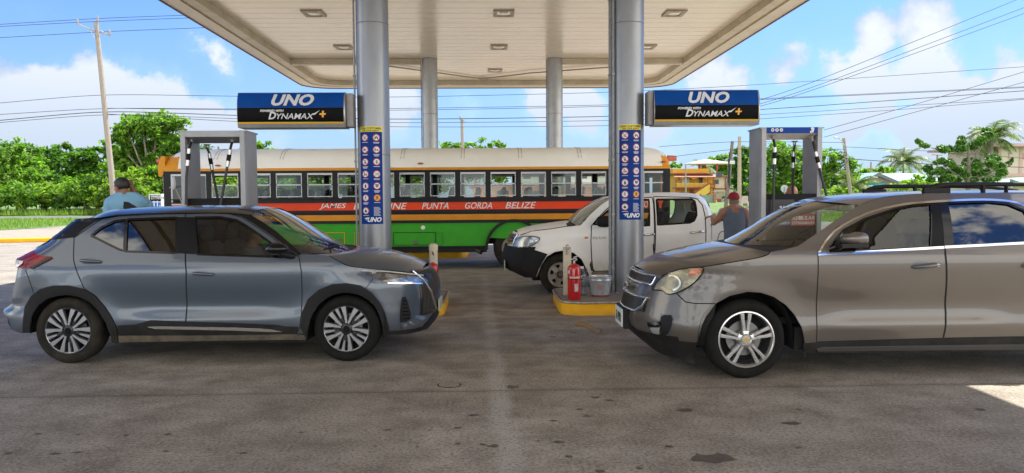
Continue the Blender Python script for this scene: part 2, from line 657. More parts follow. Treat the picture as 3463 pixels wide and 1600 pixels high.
def kerb(name, pts, w, h, m, label):
    """raised kerb following a polyline"""
    mb = MB()
    P = [Vector((x, y, 0)) for x, y in pts]
    ring = []
    for i, p in enumerate(P):
        t = (P[min(i + 1, len(P) - 1)] - P[max(i - 1, 0)]).normalized()
        nrm = Vector((-t.y, t.x, 0))
        ring.append([p - nrm * w / 2, p - nrm * w / 2 + Vector((0, 0, h * .85)), p - nrm * (w / 2 - .03) + Vector((0, 0, h)),
                     p + nrm * (w / 2 - .03) + Vector((0, 0, h)), p + nrm * w / 2 + Vector((0, 0, h * .85)), p + nrm * w / 2])
    vs = [v for r_ in ring for v in r_]
    fs = []
    for i in range(len(P) - 1):
        for k in range(5):
            a = i * 6 + k
            fs.append((a, a + 1, a + 7, a + 6))
    fs += [tuple(range(6)), tuple(range(len(vs) - 6, len(vs)))]
    mb.add(vs, fs)
    o = mb.build(name, m)
    return tag(o, label, 'kerb')

yel = mat('worn_yellow_paint', (.95, .50, .010), .55, spec=.3, col2=(.80, .40, .012), vscale=3.5, bump=.3, bscale=20, dirt=((.16, .12, .08), .0, .08, 1.0))
kerb('yellow_kerb', [(-60, 30.6), (-26, 30.9), (-19.4, 31.3), (-4.4, 36.3)], .35, .17, yel, 'long yellow painted kerb at the left edge of the forecourt beside the grass')

def grass_blades(name, region, n, h0, h1, seed, cols, label, cat='grass'):
    rng = np.random.default_rng(seed)
    xs = []
    while len(xs) < n:
        p = region(rng)
        if p is not None: xs.append(p)
    a = np.array(xs)
    k = len(a)
    hgt = rng.uniform(h0, h1, k)
    ang = rng.uniform(0, math.pi, k)
    wd = .012 + .02 * rng.random(k) + hgt * .04
    lean = rng.normal(0, .28, (k, 2)) * hgt[:, None]
    v = np.zeros((k, 3, 3))
    v[:, 0, :2] = a[:, :2] - np.c_[np.cos(ang), np.sin(ang)] * wd[:, None]
    v[:, 1, :2] = a[:, :2] + np.c_[np.cos(ang), np.sin(ang)] * wd[:, None]
    v[:, 2, :2] = a[:, :2] + lean
    v[:, 2, 2] = hgt
    return np_mesh(name, v.reshape(-1, 3), 3, cols, label, cat)

def np_mesh(name, V, per, m, label=None, cat=None, parent=None):
    me = bpy.data.meshes.new(name)
    nf = len(V) // per
    me.vertices.add(len(V))
    me.vertices.foreach_set('co', np.ascontiguousarray(V, dtype=np.float32).ravel())
    me.loops.add(len(V))
    me.loops.foreach_set('vertex_index', np.arange(len(V), dtype=np.int32))
    me.polygons.add(nf)
    me.polygons.foreach_set('loop_start', np.arange(0, len(V), per, dtype=np.int32))
    me.polygons.foreach_set('loop_total', np.full(nf, per, dtype=np.int32))
    me.update(calc_edges=True)
    me.materials.append(m)
    o = bpy.data.objects.new(name, me)
    COL.objects.link(o)
    if parent: o.parent = parent
    if label: tag(o, label, cat)
    return o

def leaf_material(name, c1, c2, sc=.9, trans=.45):
    if name in MATS: return MATS[name]
    m = bpy.data.materials.new(name)
    m.use_nodes = True
    nt = m.node_tree
    b = nt.nodes['Principled BSDF']
    out = nt.nodes['Material Output']
    g = nt.nodes.new('ShaderNodeNewGeometry')
    n = nt.nodes.new('ShaderNodeTexNoise')
    n.inputs['Scale'].default_value = sc
    n.inputs['Detail'].default_value = 4
    nt.links.new(g.outputs['Position'], n.inputs['Vector'])
    ad = nt.nodes.new('ShaderNodeMath'); ad.operation = 'MULTIPLY_ADD'
    nt.links.new(g.outputs['Random Per Island'], ad.inputs[0]); ad.inputs[1].default_value = .55
    nt.links.new(n.outputs['Fac'], ad.inputs[2])
    mr = nt.nodes.new('ShaderNodeMapRange'); mr.inputs[1].default_value = .42; mr.inputs[2].default_value = 1.08
    nt.links.new(ad.outputs[0], mr.inputs[0])
    mx = nt.nodes.new('ShaderNodeMix'); mx.data_type = 'RGBA'
    nt.links.new(mr.outputs[0], mx.inputs['Factor'])
    mx.inputs[6].default_value = (*c1, 1); mx.inputs[7].default_value = (*c2, 1)
    nt.links.new(mx.outputs[2], b.inputs['Base Color'])
    b.inputs['Roughness'].default_value = .5
    b.inputs['Specular IOR Level'].default_value = .35
    t = nt.nodes.new('ShaderNodeBsdfTranslucent')
    hs = nt.nodes.new('ShaderNodeMix'); hs.data_type = 'RGBA'; hs.blend_type = 'MULTIPLY'; hs.inputs['Factor'].default_value = 1
    nt.links.new(mx.outputs[2], hs.inputs[6]); hs.inputs[7].default_value = (1.7, 2.1, .8, 1)
    nt.links.new(hs.outputs[2], t.inputs[0])
    ms = nt.nodes.new('ShaderNodeMixShader'); ms.inputs[0].default_value = trans
    nt.links.new(b.outputs[0], ms.inputs[1]); nt.links.new(t.outputs[0], ms.inputs[2])
    nt.links.new(ms.outputs[0], out.inputs[0])
    MATS[name] = m
    return m
# ============================================================ canopy, columns, signs, islands
cream = mat('cream_canopy_paint', (.80, .70, .55), .20, spec=.8, col2=(.72, .62, .47), vscale=1.1, bump=.05, bscale=9, stretch=(1, .8, 1))
cream_b = mat('cream_beam_paint', (.60, .53, .41), .5, col2=(.45, .38, .26), vscale=2.2, bump=.05, bscale=9)
dark_gap = mat('dark_joint', (.05, .04, .03), .8)
XE, YN, YF = 6.57, -1.6, 28.95
ZB, ZC, ZT = 5.63, 5.80, 6.25
def ring_poly(ins, ch):
    x, a, b = XE - ins, YN + ins, YF - ins
    c = ch
    if c > .5:
        pts = []
        r = c
        for (cx, cy, a0) in ((x - r, b - r, 0), (-x + r, b - r, 90), (-x + r, a + r, 180), (x - r, a + r, 270)):
            for k in range(7):
                t = R(a0 + 15 * k)
                pts.append((cx + r * math.cos(t), cy + r * math.sin(t)))
        return pts
    return [(x, b - c), (x - c, b), (-x + c, b), (-x, b - c), (-x, a + c), (-x + c, a), (x - c, a), (x, a + c)]

def ring_slab(mb, ins0, ins1, z0, z1, r=1.1):
    A, B = ring_poly(ins0, r), ring_poly(ins1, r - (ins1 - ins0) * .5)
    n = len(A)
    vs = [(x, y, z0) for x, y in A] + [(x, y, z0) for x, y in B] + [(x, y, z1) for x, y in A] + [(x, y, z1) for x, y in B]
    fs = []
    for i in range(n):
        j = (i + 1) % n
        fs += [(i, j, j + n, i + n), (i + 2 * n, i + 3 * n, j + 3 * n, j + 2 * n), (i, i + 2 * n, j + 2 * n, j), (i + n, j + n, j + 3 * n, i + 3 * n)]
    mb.add(vs, fs)

canopy = empty('canopy', (0, 13, 0), label='large cream petrol station canopy with boarded ceiling and recessed lamps overhead', cat='canopy')
C0 = (0, -13, 0)
mb = MB()
zz = YN + .4
while zz < YF - .4:
    mb.box(-XE + .35, XE - .35, zz, min(zz + .476, YF - .38), ZC, ZC + .03)
    zz += .496
mb.build('ceiling_boards', cream, canopy, loc=C0)
mb = MB(); mb.box(-XE + .2, XE - .2, YN + .2, YF - .2, ZC + .012, ZT - .05)
mb.build('roof_deck', dark_gap, canopy, loc=C0)
mb = MB(); ring_slab(mb, 0, .36, ZB, ZT); mb.build('fascia', mat('cream_fascia', (.62, .55, .44), .45, var=.08, vscale=1.5), canopy, smooth=30, loc=C0)
mb = MB(); ring_slab(mb, -.012, .0, ZB - .03, ZB + .02); mb.build('drip_edge', mat('rusty_edge', (.20, .12, .08), .8), canopy, smooth=30, loc=C0)
mb = MB(); ring_slab(mb, .362, .42, ZB + .02, ZB + .12, 1.0); mb.build('gutter', mat('mustard_gutter', (.36, .28, .13), .7, var=.2, vscale=3), canopy, smooth=30, loc=C0)
mb = MB(); ring_slab(mb, .45, .68, ZB, ZC - .004, 1.0); mb.build('edge_beam', cream_b, canopy, smooth=30, loc=C0)
for sx in (-1, 1):
    mb = MB()
    xa, xb = (sx * 2.02, sx * (XE - .66))
    mb.box(min(xa, xb), max(xa, xb), 23.9, 24.12, ZB + .0, ZC - .006)
    mb.build('cross_beam', cream_b, canopy, loc=C0)
pipe_m = mat('stained_conduit', (.36, .31, .24), .6, var=.2)
mb = MB(); a = at(1315, 240, 25.0); b = at(1690, 277, 26.6)
mb.tube([(a.x - 1.3, 24.6, ZC - .04), (a.x, 25.0, ZC - .04), (b.x, 28.2, ZC - .05)], .022, 8); mb.build('conduit', pipe_m, canopy, loc=C0)
mb = MB()
mb.tube([(-.3, 27.6, ZC - .06), (1.4, 26.3, ZC - .06), (4.6, 24.9, ZC - .05)], .022, 8); mb.build('conduit', pipe_m, canopy, loc=C0)

# recessed ceiling lamps
lampf = mat('lamp_frame', (.34, .28, .2), .5, var=.15)
lamp_in = mat('lamp_reflector', (.75, .70, .58), .2, metal=.3)
lamp_gl = mat('lamp_lens', (.85, .80, .68), .25, spec=.6)
ref = None
for i, (x, y, nm) in enumerate([(-3.92, 18.1, 'the front left corner bay'), (.36, 18.1, 'the middle front bay'), (4.25, 18.1, 'the front right bay'),
                            (-3.98, 22.1, 'behind the left near column'), (.30, 22.1, 'the middle, second from the front'), (4.42, 22.1, 'behind the right near column'), (.22, 26.1, 'the far middle bay')]):
    t = empty('ceiling_lamp', (x, y, ZC), label='recessed square ceiling lamp of the canopy in ' + nm if 'behind' not in nm else 'recessed square ceiling lamp of the canopy half hidden ' + nm,
              cat='ceiling lamp', group='lamps recessed in the canopy ceiling')
    mb = MB()
    w, d = .235, .30
    for (x0, x1, y0, y1) in ((-w, w, -d, -d + .09), (-w, w, d - .09, d), (-w, -w + .09, -d + .09, d - .09), (w - .09, w, -d + .09, d - .09)):
        mb.box(x0, x1, y0, y1, -.03, -.004)
    mb.build('lamp_frame', lampf, t)
    mb = MB(); mb.box(-w + .09, w - .09, -d + .09, d - .09, -.012, -.006); mb.build('reflector', lamp_in, t)
    mb = MB(); mb.box(-.10, .10, -.11, .13, -.026, -.013, .004); mb.build('lens', lamp_gl, t, smooth=40)

# columns
alu = mat('brushed_silver_paint', (.21, .215, .23), .36, metal=.6, col2=(.29, .295, .31), vscale=2.5, bump=.06, bscale=12, stretch=(1, 1, .35), dirt=((.10, .09, .08), .1, .7, .7))
alu_far = mat('galvanised_column', (.33, .33, .33), .42, metal=.6, col2=(.40, .40, .39), vscale=4, bump=.05)
IZ = .19
near_l = at(1271, 900, 11.72); near_r = at(2123, 1000, 11.72)
cols = [(near_l.x, 11.72, 'near left silver column with blue safety poster, beside the grey hatchback'), (near_r.x, 11.72, 'near right silver column with blue safety poster, beside the metal bucket'),
        (at(1455, 420, 24.0).x, 24.0, 'far left silver column rising behind the bus'), (at(1877, 420, 24.0).x, 24.0, 'far right silver column rising behind the bus')]
for i, (x, y, lb) in enumerate(cols):
    c = empty('canopy_column', (x, y, IZ), label=lb, cat='column', group='columns carrying the canopy')
    r = .236
    mb = MB(); mb.lathe([(r, 0), (r, ZC - IZ - .006)], n=48); mb.build('shaft', alu if i < 2 else alu_far, c, smooth=60)
    for zs in (2.05, 3.95):
        mb = MB(); mb.lathe([(r + .0005, zs), (r + .0025, zs + .004), (r + .0025, zs + .010), (r + .0005, zs + .014)], n=40); mb.build('weld_seam', mat('seam_grey', (.20, .19, .18), .6, metal=.3), c, smooth=50)
    mb = MB(); mb.lathe([(r + .05, 0), (r + .05, .012), (r + .002, .014)], n=40); mb.build('base_plate', alu_far, c, smooth=40)
    mb = MB()
    for (ox, oy, rr) in ([(-.262, -.05, .014)] if i == 0 else [(-.262, -.04, .016), (-.235, -.115, .018), (-.275, .0, .012)] if i == 1 else [(-.258, -.02, .014)]):
        mb.tube([(ox, oy, 0), (ox, oy, ZC - IZ - .01)], rr, 8)
        for z in (.35, 1.15, 1.95, 3.2, 4.3):
            mb.box(ox - rr - .006, ox + rr + .006, oy - rr - .008, oy + rr + .004, z, z + .03)
    mb.build('conduit', mat('dull_pipe', (.27, .27, .27), .5, metal=.5, var=.2, vscale=20), c, smooth=40)
    if i < 2:
        safety = (x, y, r)
        # --- poster wraps round the shaft: u across (arc), v up from bottom-left
        PW, PH = .345, 1.50
        y0p = (at(0, 768 if i == 0 else 760, 11.48)).z - IZ
        ph_top = at(1252, 428 if i == 0 else 425, 11.48).z - IZ
        PH = ph_top - y0p
        mid = -math.pi / 2 - .07 if i == 0 else -math.pi / 2 + .01
        def wrap(u, v, w, off=.0, mid=mid, y0p=y0p, r=r):
            a = mid + u / (r + .002)
            q = r + .003 + off + w
            return (q * math.cos(a), q * math.sin(a), y0p + v)
        def wsheet(mb, u0, u1, v0, v1, off, n=14):
            vs = []
            for k in range(n + 1):
                u = lerp(u0, u1, k / n)
                vs += [wrap(u, v0, 0, off), wrap(u, v1, 0, off)]
            mb.add(vs, [(2 * k, 2 * k + 2, 2 * k + 3, 2 * k + 1) for k in range(n)])
        def wdisc(mb, u, v, rad, off, n=20, sc=1.):
            mb.add([wrap(u, v, 0, off)] + [wrap(u + rad * math.cos(2 * math.pi * k / n), v + rad * sc * math.sin(2 * math.pi * k / n), 0, off) for k in range(n)],
                   [(0, 1 + k, 1 + (k + 1) % n) for k in range(n)])
        def wpoly(mb, pts, off):
            mb.add([wrap(u, v, 0, off) for u, v in pts], [tuple(range(len(pts)))])
        def wbar(mb, a, b, w, off):
            a, b = Vector(a), Vector(b); d = (b - a).normalized(); nn = Vector((-d.y, d.x)) * w / 2
            wpoly(mb, [a - nn, b - nn, b + nn, a + nn], off)
        pb = MB(); wsheet(pb, -PW / 2, PW / 2, 0, PH, 0)
        poster = pb.build('safety_poster', mat('poster_blue', (.004, .035, .21), .5, spec=.12, var=.12, vscale=6), c, smooth=60)
        yb = MB(); wsheet(yb, -PW / 2, PW / 2, PH - .075, PH + .003, .0015); yb.build('header_band', mat('poster_yellow', (.72, .60, .02), .4), poster, smooth=60)
        tb = MB()
        put_text(tb, 'DEAR CUSTOMER:', .040, lambda u, v, w: wrap(u, PH - .038 + v, w, .003), ext=.0005, bold=.0006)
        put_text(tb, 'FOR YOUR SAFETY', .030, lambda u, v, w: wrap(u, PH - .068 + v, w, .003), ext=.0005, bold=.0006)
        tb.build('header_lettering', mat('print_black', (.03, .03, .03), .5), poster)
        red, wht, blk, amb = MB(), MB(), MB(), MB()
        rows = [PH * (1 - f) for f in (.112, .235, .36, .485, .607, .730, .862)]
        for ri, v in enumerate(rows):
            for ci, u in enumerate((-.085, .085)):
                if ri == 6 and ci == 1: continue
                wdisc(red, u, v, .052, .0015)
                wdisc(amb if (ri == 5 and ci == 1) else wht, u, v, .042, .0025)
                B = lambda a, b, w: wbar(blk, (u + a[0], v + a[1]), (u + b[0], v + b[1]), w, .0035)
                if (ri, ci) == (0, 0):
                    B((-.018, -.014), (.014, .012), .010); B((-.012, -.02), (.018, -.02), .006); B((.012, .014), (.02, .028), .004)
                elif (ri, ci) == (0, 1):
                    B((-.026, -.004), (.024, -.004), .014); B((-.01, -.004), (.012, .02), .012); wdisc(blk, u - .018, v - .014, .009, .0035, 10); wdisc(blk, u + .018, v - .014, .009, .0035, 10)
                elif (ri, ci) == (1, 0):
                    wdisc(blk, u - .012, v - .004, .014, .0035, 12); B((-.005, 0), (.027, .006), .008)
                elif (ri, ci) == (1, 1):
                    B((-.024, -.02), (-.024, .018), .008); B((-.010, -.02), (-.010, .018), .008); B((.002, -.010), (.028, -.010), .012); B((.008, 0), (.022, 0), .010)
                elif (ri, ci) == (2, 0):
                    B((0, -.026), (0, .024), .022); wbar(wht, (u, v + .004), (u, v + .016), .014, .0042)
                elif (ri, ci) == (2, 1):
                    put_text(blk, '$', .062, lambda a, b, w: wrap(u + a, v - .021 + b, w, .0035), ext=.0003, bold=.001)
                elif (ri, ci) == (3, 0):
                    B((-.014, -.026), (-.010, .016), .012); wdisc(blk, u - .011, v + .023, .007, .0035, 10); wdisc(red, u + .014, v - .008, .014, .0035, 14); B((.014, -.026), (.014, .006), .006)
                elif (ri, ci) == (3, 1):
                    for q in (((-.024, -.02), (.024, -.02)), ((-.024, .02), (.024, .02)), ((-.024, -.02), (-.024, .02)), ((.024, -.02), (.024, .02))): B(*q, .004)
                    wdisc(blk, u + .002, v, .012, .0035, 12); wdisc(wht, u + .002, v, .006, .0042, 10); B((.008, 0), (.022, 0), .005)
                elif (ri, ci) == (4, 0):
                    B((.002, -.028), (.002, .012), .026); B((-.006, .012), (.010, .026), .008)
                elif (ri, ci) == (4, 1):
                    wdisc(blk, u - .013, v + .016, .012, .0035, 12); wdisc(blk, u + .013, v + .016, .012, .0035, 12); B((-.02, -.004), (.022, -.004), .016); B((-.012, -.03), (.0, -.008), .004); B((.012, -.03), (.0, -.008), .004)
                elif (ri, ci) == (5, 0):
                    wdisc(blk, u, v + .024, .007, .0035, 10); B((0, .016), (-.002, -.004), .010); B((-.002, -.002), (.014, -.024), .006); B((-.002, -.002), (-.016, -.024), .006); B((-.016, .004), (.018, .012), .005)
                elif (ri, ci) == (5, 1):
                    wdisc(blk, u, v + .008, .018, .0035, 14); B((-.008, -.008), (.008, -.008), .012); B((-.024, -.028), (.024, -.014), .005); B((-.024, -.014), (.024, -.028), .005)
                    wdisc(amb, u - .007, v + .006, .0045, .0042, 8); wdisc(amb, u + .007, v + .006, .0045, .0042, 8)
                elif (ri, ci) == (6, 0):
                    wpoly(blk, [(u - .014, v - .024), (u + .014, v - .024), (u + .02, v - .006), (u + .010, v + .010), (u + .006, v + .002), (u, v + .028), (u - .010, v + .004), (u - .016, v + .008), (u - .02, v - .008)], .0035)
                if (ri, ci) in ((0, 0), (0, 1), (1, 0), (2, 0)):
                    wbar(red, (u - .032, v + .032), (u + .032, v - .032), .008, .0045)
                # caption lines under every sign
                for q in range(1 + (ri + ci) % 3):
                    wsheet(wht, u - .045 + .006 * q, u + .045 - .008 * q, v - .072 - q * .012, v - .066 - q * .012, .0015, 6)
        for q in range(9):
            wsheet(wht, .035, .115 + .01 * (q % 3), rows[6] + .045 - q * .0145, rows[6] + .050 - q * .0145, .0015, 5)
        put_text(wht, 'UNO', .088, lambda u, v, w: wrap(u + .035, .035 + v, w, .0015), ext=.0005, shear=.3, bold=.004)
        wpoly(wht, [(-.115, .085), (-.055, .098), (-.085, .045), (-.083, .072)], .0015)
        wpoly(wht, [(-.075, .095), (-.052, .098), (-.060, .060), (-.068, .085)], .0018)
        red.build('sign_ring', mat('print_red', (.45, .03, .03), .45), poster)
        wht.build('sign_disc', mat('print_white', (.70, .70, .70), .45), poster)
        blk.build('pictogram', MATS['print_black'], poster)
        amb.build('hazard_disc', mat('print_amber', (.75, .38, .02), .45), poster)

# illuminated-box style brand boards on the near columns
def brand_board(x0, x1, ztop, zbot, brx0, brx1, label):
    yc = 11.55
    root = empty('fuel_brand_sign', ((x0 + x1) / 2, yc, zbot), label=label, cat='sign', group='blue and black fuel brand boards on the near columns')
    cx, h = (x0 + x1) / 2, ztop - zbot
    prof = []   # (y, z) front bulge
    n = 16
    for k in range(n + 1):
        t = k / n
        prof.append((-.13 - .075 * math.sin(math.pi * min(1, .12 + t * .88)) ** .8, t * h))
    def yf(z): return interp(z / h, [(k / n, prof[k][0]) for k in range(n + 1)])
    def strip(name, z0, z1, m, off, xa=x0, xb=x1, par=root, back=False):
        mb = MB()
        kk = 8
        zs = [lerp(z0, z1, k / kk) for k in range(kk + 1)]
        front_ = [(yf(z) - off, z) for z in zs]
        poly = front_ + [(-yf(z1) + off, z1), (-yf(z0) + off, z0)] if back else front_ + [(yf(z1) - off + .02, z1), (yf(z0) - off + .02, z0)]
        mb.prism(poly, 'X', xa - cx, xb - cx)
        return mb.build(name, m, par, smooth=30)
    silver = mat('sign_silver', (.42, .42, .43), .35, metal=.7, var=.1)
    strip('housing', 0, h, silver, 0, back=True)
    i = .022
    strip('blue_panel', h * .555, h * .985, mat('sign_blue', (.003, .055, .26), .45, spec=.1, var=.12, vscale=2.5), .006, x0 + i * .3, x1 - i)
    strip('black_panel', h * .155, h * .552, mat('sign_black', (.004, .004, .005), .45, spec=.08), .006, x0 + i * .3, x1 - i)
    strip('yellow_line', h * .105, h * .152, mat('sign_yellow', (.70, .40, .01), .35), .006, x0 + i * .3, x1 - i)
    wl = mat('sign_white', (.62, .63, .64), .35)
    def F(ox, oz, s=1): return lambda u, v, w: (ox + u * s, yf(oz + v) - .012 - w, oz + v)
    mb = MB(); put_text(mb, 'UNO', .215, F(.0, h * .63), shear=.28, bold=.009, ext=.002, sx=1.18, space=1.04)
    mb.build('brand_lettering', wl, root)
    mb = MB(); put_text(mb, 'POWERED WITH', .043, F(-.27, h * .435), shear=.3, bold=.0018, ext=.001, align='CENTER')
    put_text(mb, 'D', .140, F(-.325, h * .235), shear=.3, bold=.004, ext=.002, align='LEFT')
    put_text(mb, 'YNAMAX', .112, F(-.225, h * .235), shear=.3, bold=.0012, ext=.002, align='LEFT', sx=1.12)
    z0 = h * .235
    tri = [(.30, z0 + .06), (.415, z0 + .125), (.335, z0 + .055)]
    mb.add([F(0, 0)(u, v, .002) for u, v in tri], [(0, 1, 2)])
    mb.build('fuel_lettering', wl, root)
    mb = MB()
    for (u0, u1, v0, v1) in ((.40, .49, z0 + .055, z0 + .078), (.434, .460, z0 + .020, z0 + .112)):
        mb.add([F(0, 0)(u + s, v, .003) for (u, v, s) in ((u0, v0, 0), (u1, v0, 0), (u1, v1, .006), (u0, v1, .006))], [(0, 1, 2, 3)])
    mb.build('plus_mark', mat('sign_amber', (.80, .38, .01), .35), root)
    mb = MB(); mb.box(brx0 - cx, brx1 - cx, -.13, .13, .012, h - .012, .006); mb.build('bracket', mat('bracket_grey', (.30, .28, .27), .5, var=.12), root, smooth=40)
    return root
sc = at(802, 310, 11.36)
brand_board(at(801, 350, 11.36).x, at(1167, 350, 11.36).x, at(980, 311, 11.36).z, at(980, 431, 11.36).z, at(1168.5, 350, 11.36).x, near_l.x - .25,
            'blue and black fuel brand board on the left near column')
brand_board(at(2213, 350, 11.36).x, at(2570, 350, 11.36).x, at(2390, 302, 11.36).z, at(2390, 422, 11.36).z, near_r.x + .245, at(2211.5, 350, 11.36).x,
            'blue and black fuel brand board on the right near column')

# kerbed pump islands
conc = mat('island_concrete', (.25, .21, .17), .8, col2=(.16, .13, .11), vscale=3, bump=.25, bscale=30)
steel = mat('worn_steel_edge', (.42, .38, .33), .4, metal=.7, var=.3, vscale=12)
def island(x0, x1, y0, y1, r, label, rl=True, rr=True):
    root = empty('pump_island', ((x0 + x1) / 2, (y0 + y1) / 2, 0), label=label, cat='kerbed island', group='yellow kerbed pump islands')
    cx, cy = (x0 + x1) / 2, (y0 + y1) / 2
    def outline(ins):
        pts = []
        for (ax, ay, a0) in ((x1, y1, 0), (x0, y1, 90), (x0, y0, 180), (x1, y0, 270)):
            q = r
            ox = ax - math.copysign(q, ax - cx); oy = ay - math.copysign(q, ay - cy)
            for k in range(9):
                t = R(a0 + 90 * k / 8)
                pts.append((ox - cx + (q - ins) * math.cos(t), oy - cy + (q - ins) * math.sin(t)))
        return pts
    mb = MB(); mb.prism(outline(.006), 'Z', 0, IZ - .032); mb.build('kerb_face', yel, root, smooth=40)
    mb = MB(); mb.prism(outline(.03), 'Z', IZ - .03, IZ - .001); mb.build('island_top', conc, root, smooth=40)
    mb = MB(); o = outline(0); o.append(o[0]); mb.tube([(x, y, IZ - .016) for x, y in o], .016, 8); mb.build('steel_edge', steel, root, smooth=50)
    return root
pr = gnd(1887, 1045); 
island(at(1886, 1000, 11.2).x, 9.2, 10.62, 12.35, .30, 'right near island with yellow kerb carrying bucket, extinguisher and pump')
island(-6.3, at(1507, 1000, 11.2).x, 10.62, 12.35, .30, 'left near island with yellow kerb behind the grey hatchback')
island(at(900, 860, 22).x, at(1582, 860, 22).x, 21.3, 25.2, .3, 'far island with yellow kerb seen under the bus')
# ============================================================ trees, poles, wires, far houses
LEAF = {'mid': leaf_material('leaf_mid_green', (.030, .095, .010), (.22, .36, .04)),
        'dark': leaf_material('leaf_dark_green', (.018, .062, .008), (.12, .24, .028)),
        'lime': leaf_material('leaf_lime_green', (.055, .13, .014), (.29, .40, .05)),
        'palm': leaf_material('palm_frond_green', (.05, .085, .02), (.20, .24, .07), trans=.25),
        'pine': leaf_material('pine_tuft_green', (.025, .08, .012), (.14, .30, .035), sc=1.6, trans=.15)}
bark = mat('grey_bark', (.16, .13, .10), .9, col2=(.28, .24, .19), vscale=5, bump=.5, bscale=14)
weather = mat('weathered_pole_wood', (.26, .22, .17), .85, col2=(.38, .34, .28), vscale=6, bump=.3, bscale=20, stretch=(6, 6, .5))

def leaf_cloud(lobes, density, size, seed, clump=26, flat=.6):
    if density < 100: density *= 4.2; size *= .78
    """lobes: (x, y, z, rx, ry, rz). Leaf quads gathered in clumps near each lobe's shell."""
    rng = np.random.default_rng(seed)
    out = []
    for (x, y, z, rx, ry, rz) in lobes:
        area = (rx * rz + rx * ry + ry * rz) * 4
        nc = max(5, int(area * density / clump))
        d = rng.normal(size=(nc, 3)); d /= np.linalg.norm(d, axis=1)[:, None]
        rad = .48 + .50 * rng.random(nc) ** .7 + .38 * rng.random(nc) ** 5
        cc = d * rad[:, None] * np.array([rx, ry, rz]) + np.array([x, y, z])
        cs = (rx + ry + rz) / 3 * (.13 + .12 * rng.random(nc))
        c = np.repeat(cc, clump, axis=0) + rng.normal(size=(nc * clump, 3)) * np.repeat(cs, clump)[:, None] * np.array([1, 1, flat])
        k = len(c)
        nrm = rng.normal(size=(k, 3)) * .75 + np.repeat(d, clump, axis=0) * .4 + np.array([0, 0, .7])
        nrm /= np.linalg.norm(nrm, axis=1)[:, None]
        t = np.cross(nrm, rng.normal(size=(k, 3))); t /= np.linalg.norm(t, axis=1)[:, None]
        b = np.cross(nrm, t)
        s = size * (.6 + .8 * rng.random(k))[:, None]
        q = np.stack([c - t * s, c + b * s * .42 + nrm * s * .12, c + t * s, c - b * s * .42 + nrm * s * .12], axis=1)
        out.append(q.reshape(-1, 3))
    return np.concatenate(out)

def tree(name, label, lobes_px, Y, leaf='mid', dens=11, size=.2, seed=1, cat='tree', trunk=True, group=None, thick=.6, base=None, trunk_r=None, zb=0.):
    """lobes traced as (px, py, radius_x_px, radius_y_px, dY)"""
    L3 = []
    for (px, py, rx, ry, dy) in lobes_px:
        p = at(px, py, Y + dy); k = (Y + dy) / FPX
        L3.append((p.x, Y + dy, p.z, rx * k, max(rx, ry) * k * thick, ry * k))
    bx = base if base is not None else sum(l[0] for l in L3) / len(L3)
    root = empty(name, (bx, Y, zb), label=label, cat=cat, group=group)
    O = np.array([bx, Y, zb])
    np_mesh('crown', leaf_cloud(L3, dens, size, seed) - O, 4, LEAF[leaf], parent=root)
    if trunk:
        mb = MB(); rng = random.Random(seed)
        zt = min(l[2] for l in L3) - zb
        top = max(l[2] for l in L3) - zb
        r0 = trunk_r or max(.08, top * .028)
        mb.tube([(0, 0, -.1), (rng.uniform(-.1, .1), 0, zt * .5), (rng.uniform(-.3, .3), .1, zt)], [r0, r0 * .85, r0 * .6], 8)
        for l in L3:
            e = Vector((l[0] - bx, l[1] - Y, l[2] - zb + l[5] * .5))
            s0 = Vector((0, 0, zt * rng.uniform(.45, .95)))
            m_ = s0.lerp(e, .5) + Vector((0, 0, -.1 * e.length * .3))
            mb.tube([s0, m_, e], [r0 * .5, r0 * .33, r0 * .1], 6)
        mb.build('trunk', bark, root, smooth=60)
    return root

G = 'trees and shrubs beyond the road on the left'
T = tree
T('broadleaf_tree', 'tall spreading tree with bare pale limbs showing, right of the leaning utility pole', [(480, 425, 75, 38, 0), (540, 405, 60, 26, 2), (430, 450, 45, 28, -1), (585, 440, 55, 36, 1), (520, 480, 60, 34, 3), (600, 490, 55, 32, 0), (400, 500, 45, 40, 0), (460, 540, 70, 45, 2), (560, 560, 70, 50, 0)], 95, 'mid', 9, .42, 11, trunk_r=.35, zb=.4)
T('broadleaf_tree', 'bushy tree at the far left edge under the sky', [(20, 520, 60, 40, 0), (85, 525, 50, 45, 2), (30, 600, 80, 60, 0), (110, 580, 50, 50, 0)], 97, 'mid', 9, .40, 12, zb=.4)
T('broadleaf_tree', 'rounded dark tree second from the left edge', [(165, 535, 45, 38, 0), (215, 520, 40, 30, 2), (190, 580, 65, 50, 0)], 103, 'dark', 9, .40, 13, zb=.6)
T('broadleaf_tree', 'broad dark tree standing left of the leaning pole', [(285, 540, 50, 34, 0), (330, 530, 40, 30, 1), (260, 590, 60, 50, 0), (330, 600, 60, 50, 1)], 104, 'dark', 9, .40, 14, zb=.6)
T('broadleaf_tree', 'mid green tree directly behind the leaning pole', [(390, 575, 50, 40, 0), (440, 600, 60, 45, 1)], 101, 'mid', 9, .38, 15, zb=.5)
T('broadleaf_tree', 'dark tree behind the front of the bus', [(620, 570, 60, 60, 0), (700, 540, 60, 40, 2), (680, 600, 80, 50, 0)], 104, 'dark', 8, .40, 16, zb=.6)
T('broadleaf_tree', 'tree whose tip shows over the bus roof beside the left pump', [(890, 500, 36, 22, 0), (860, 540, 60, 40, 1), (930, 560, 70, 50, 1)], 100, 'mid', 8, .38, 17, zb=.5)
T('broadleaf_tree', 'tree seen through the left bus windows', [(1010, 590, 80, 45, 0), (1100, 600, 70, 45, 1)], 98, 'lime', 8, .36, 18, zb=.4)
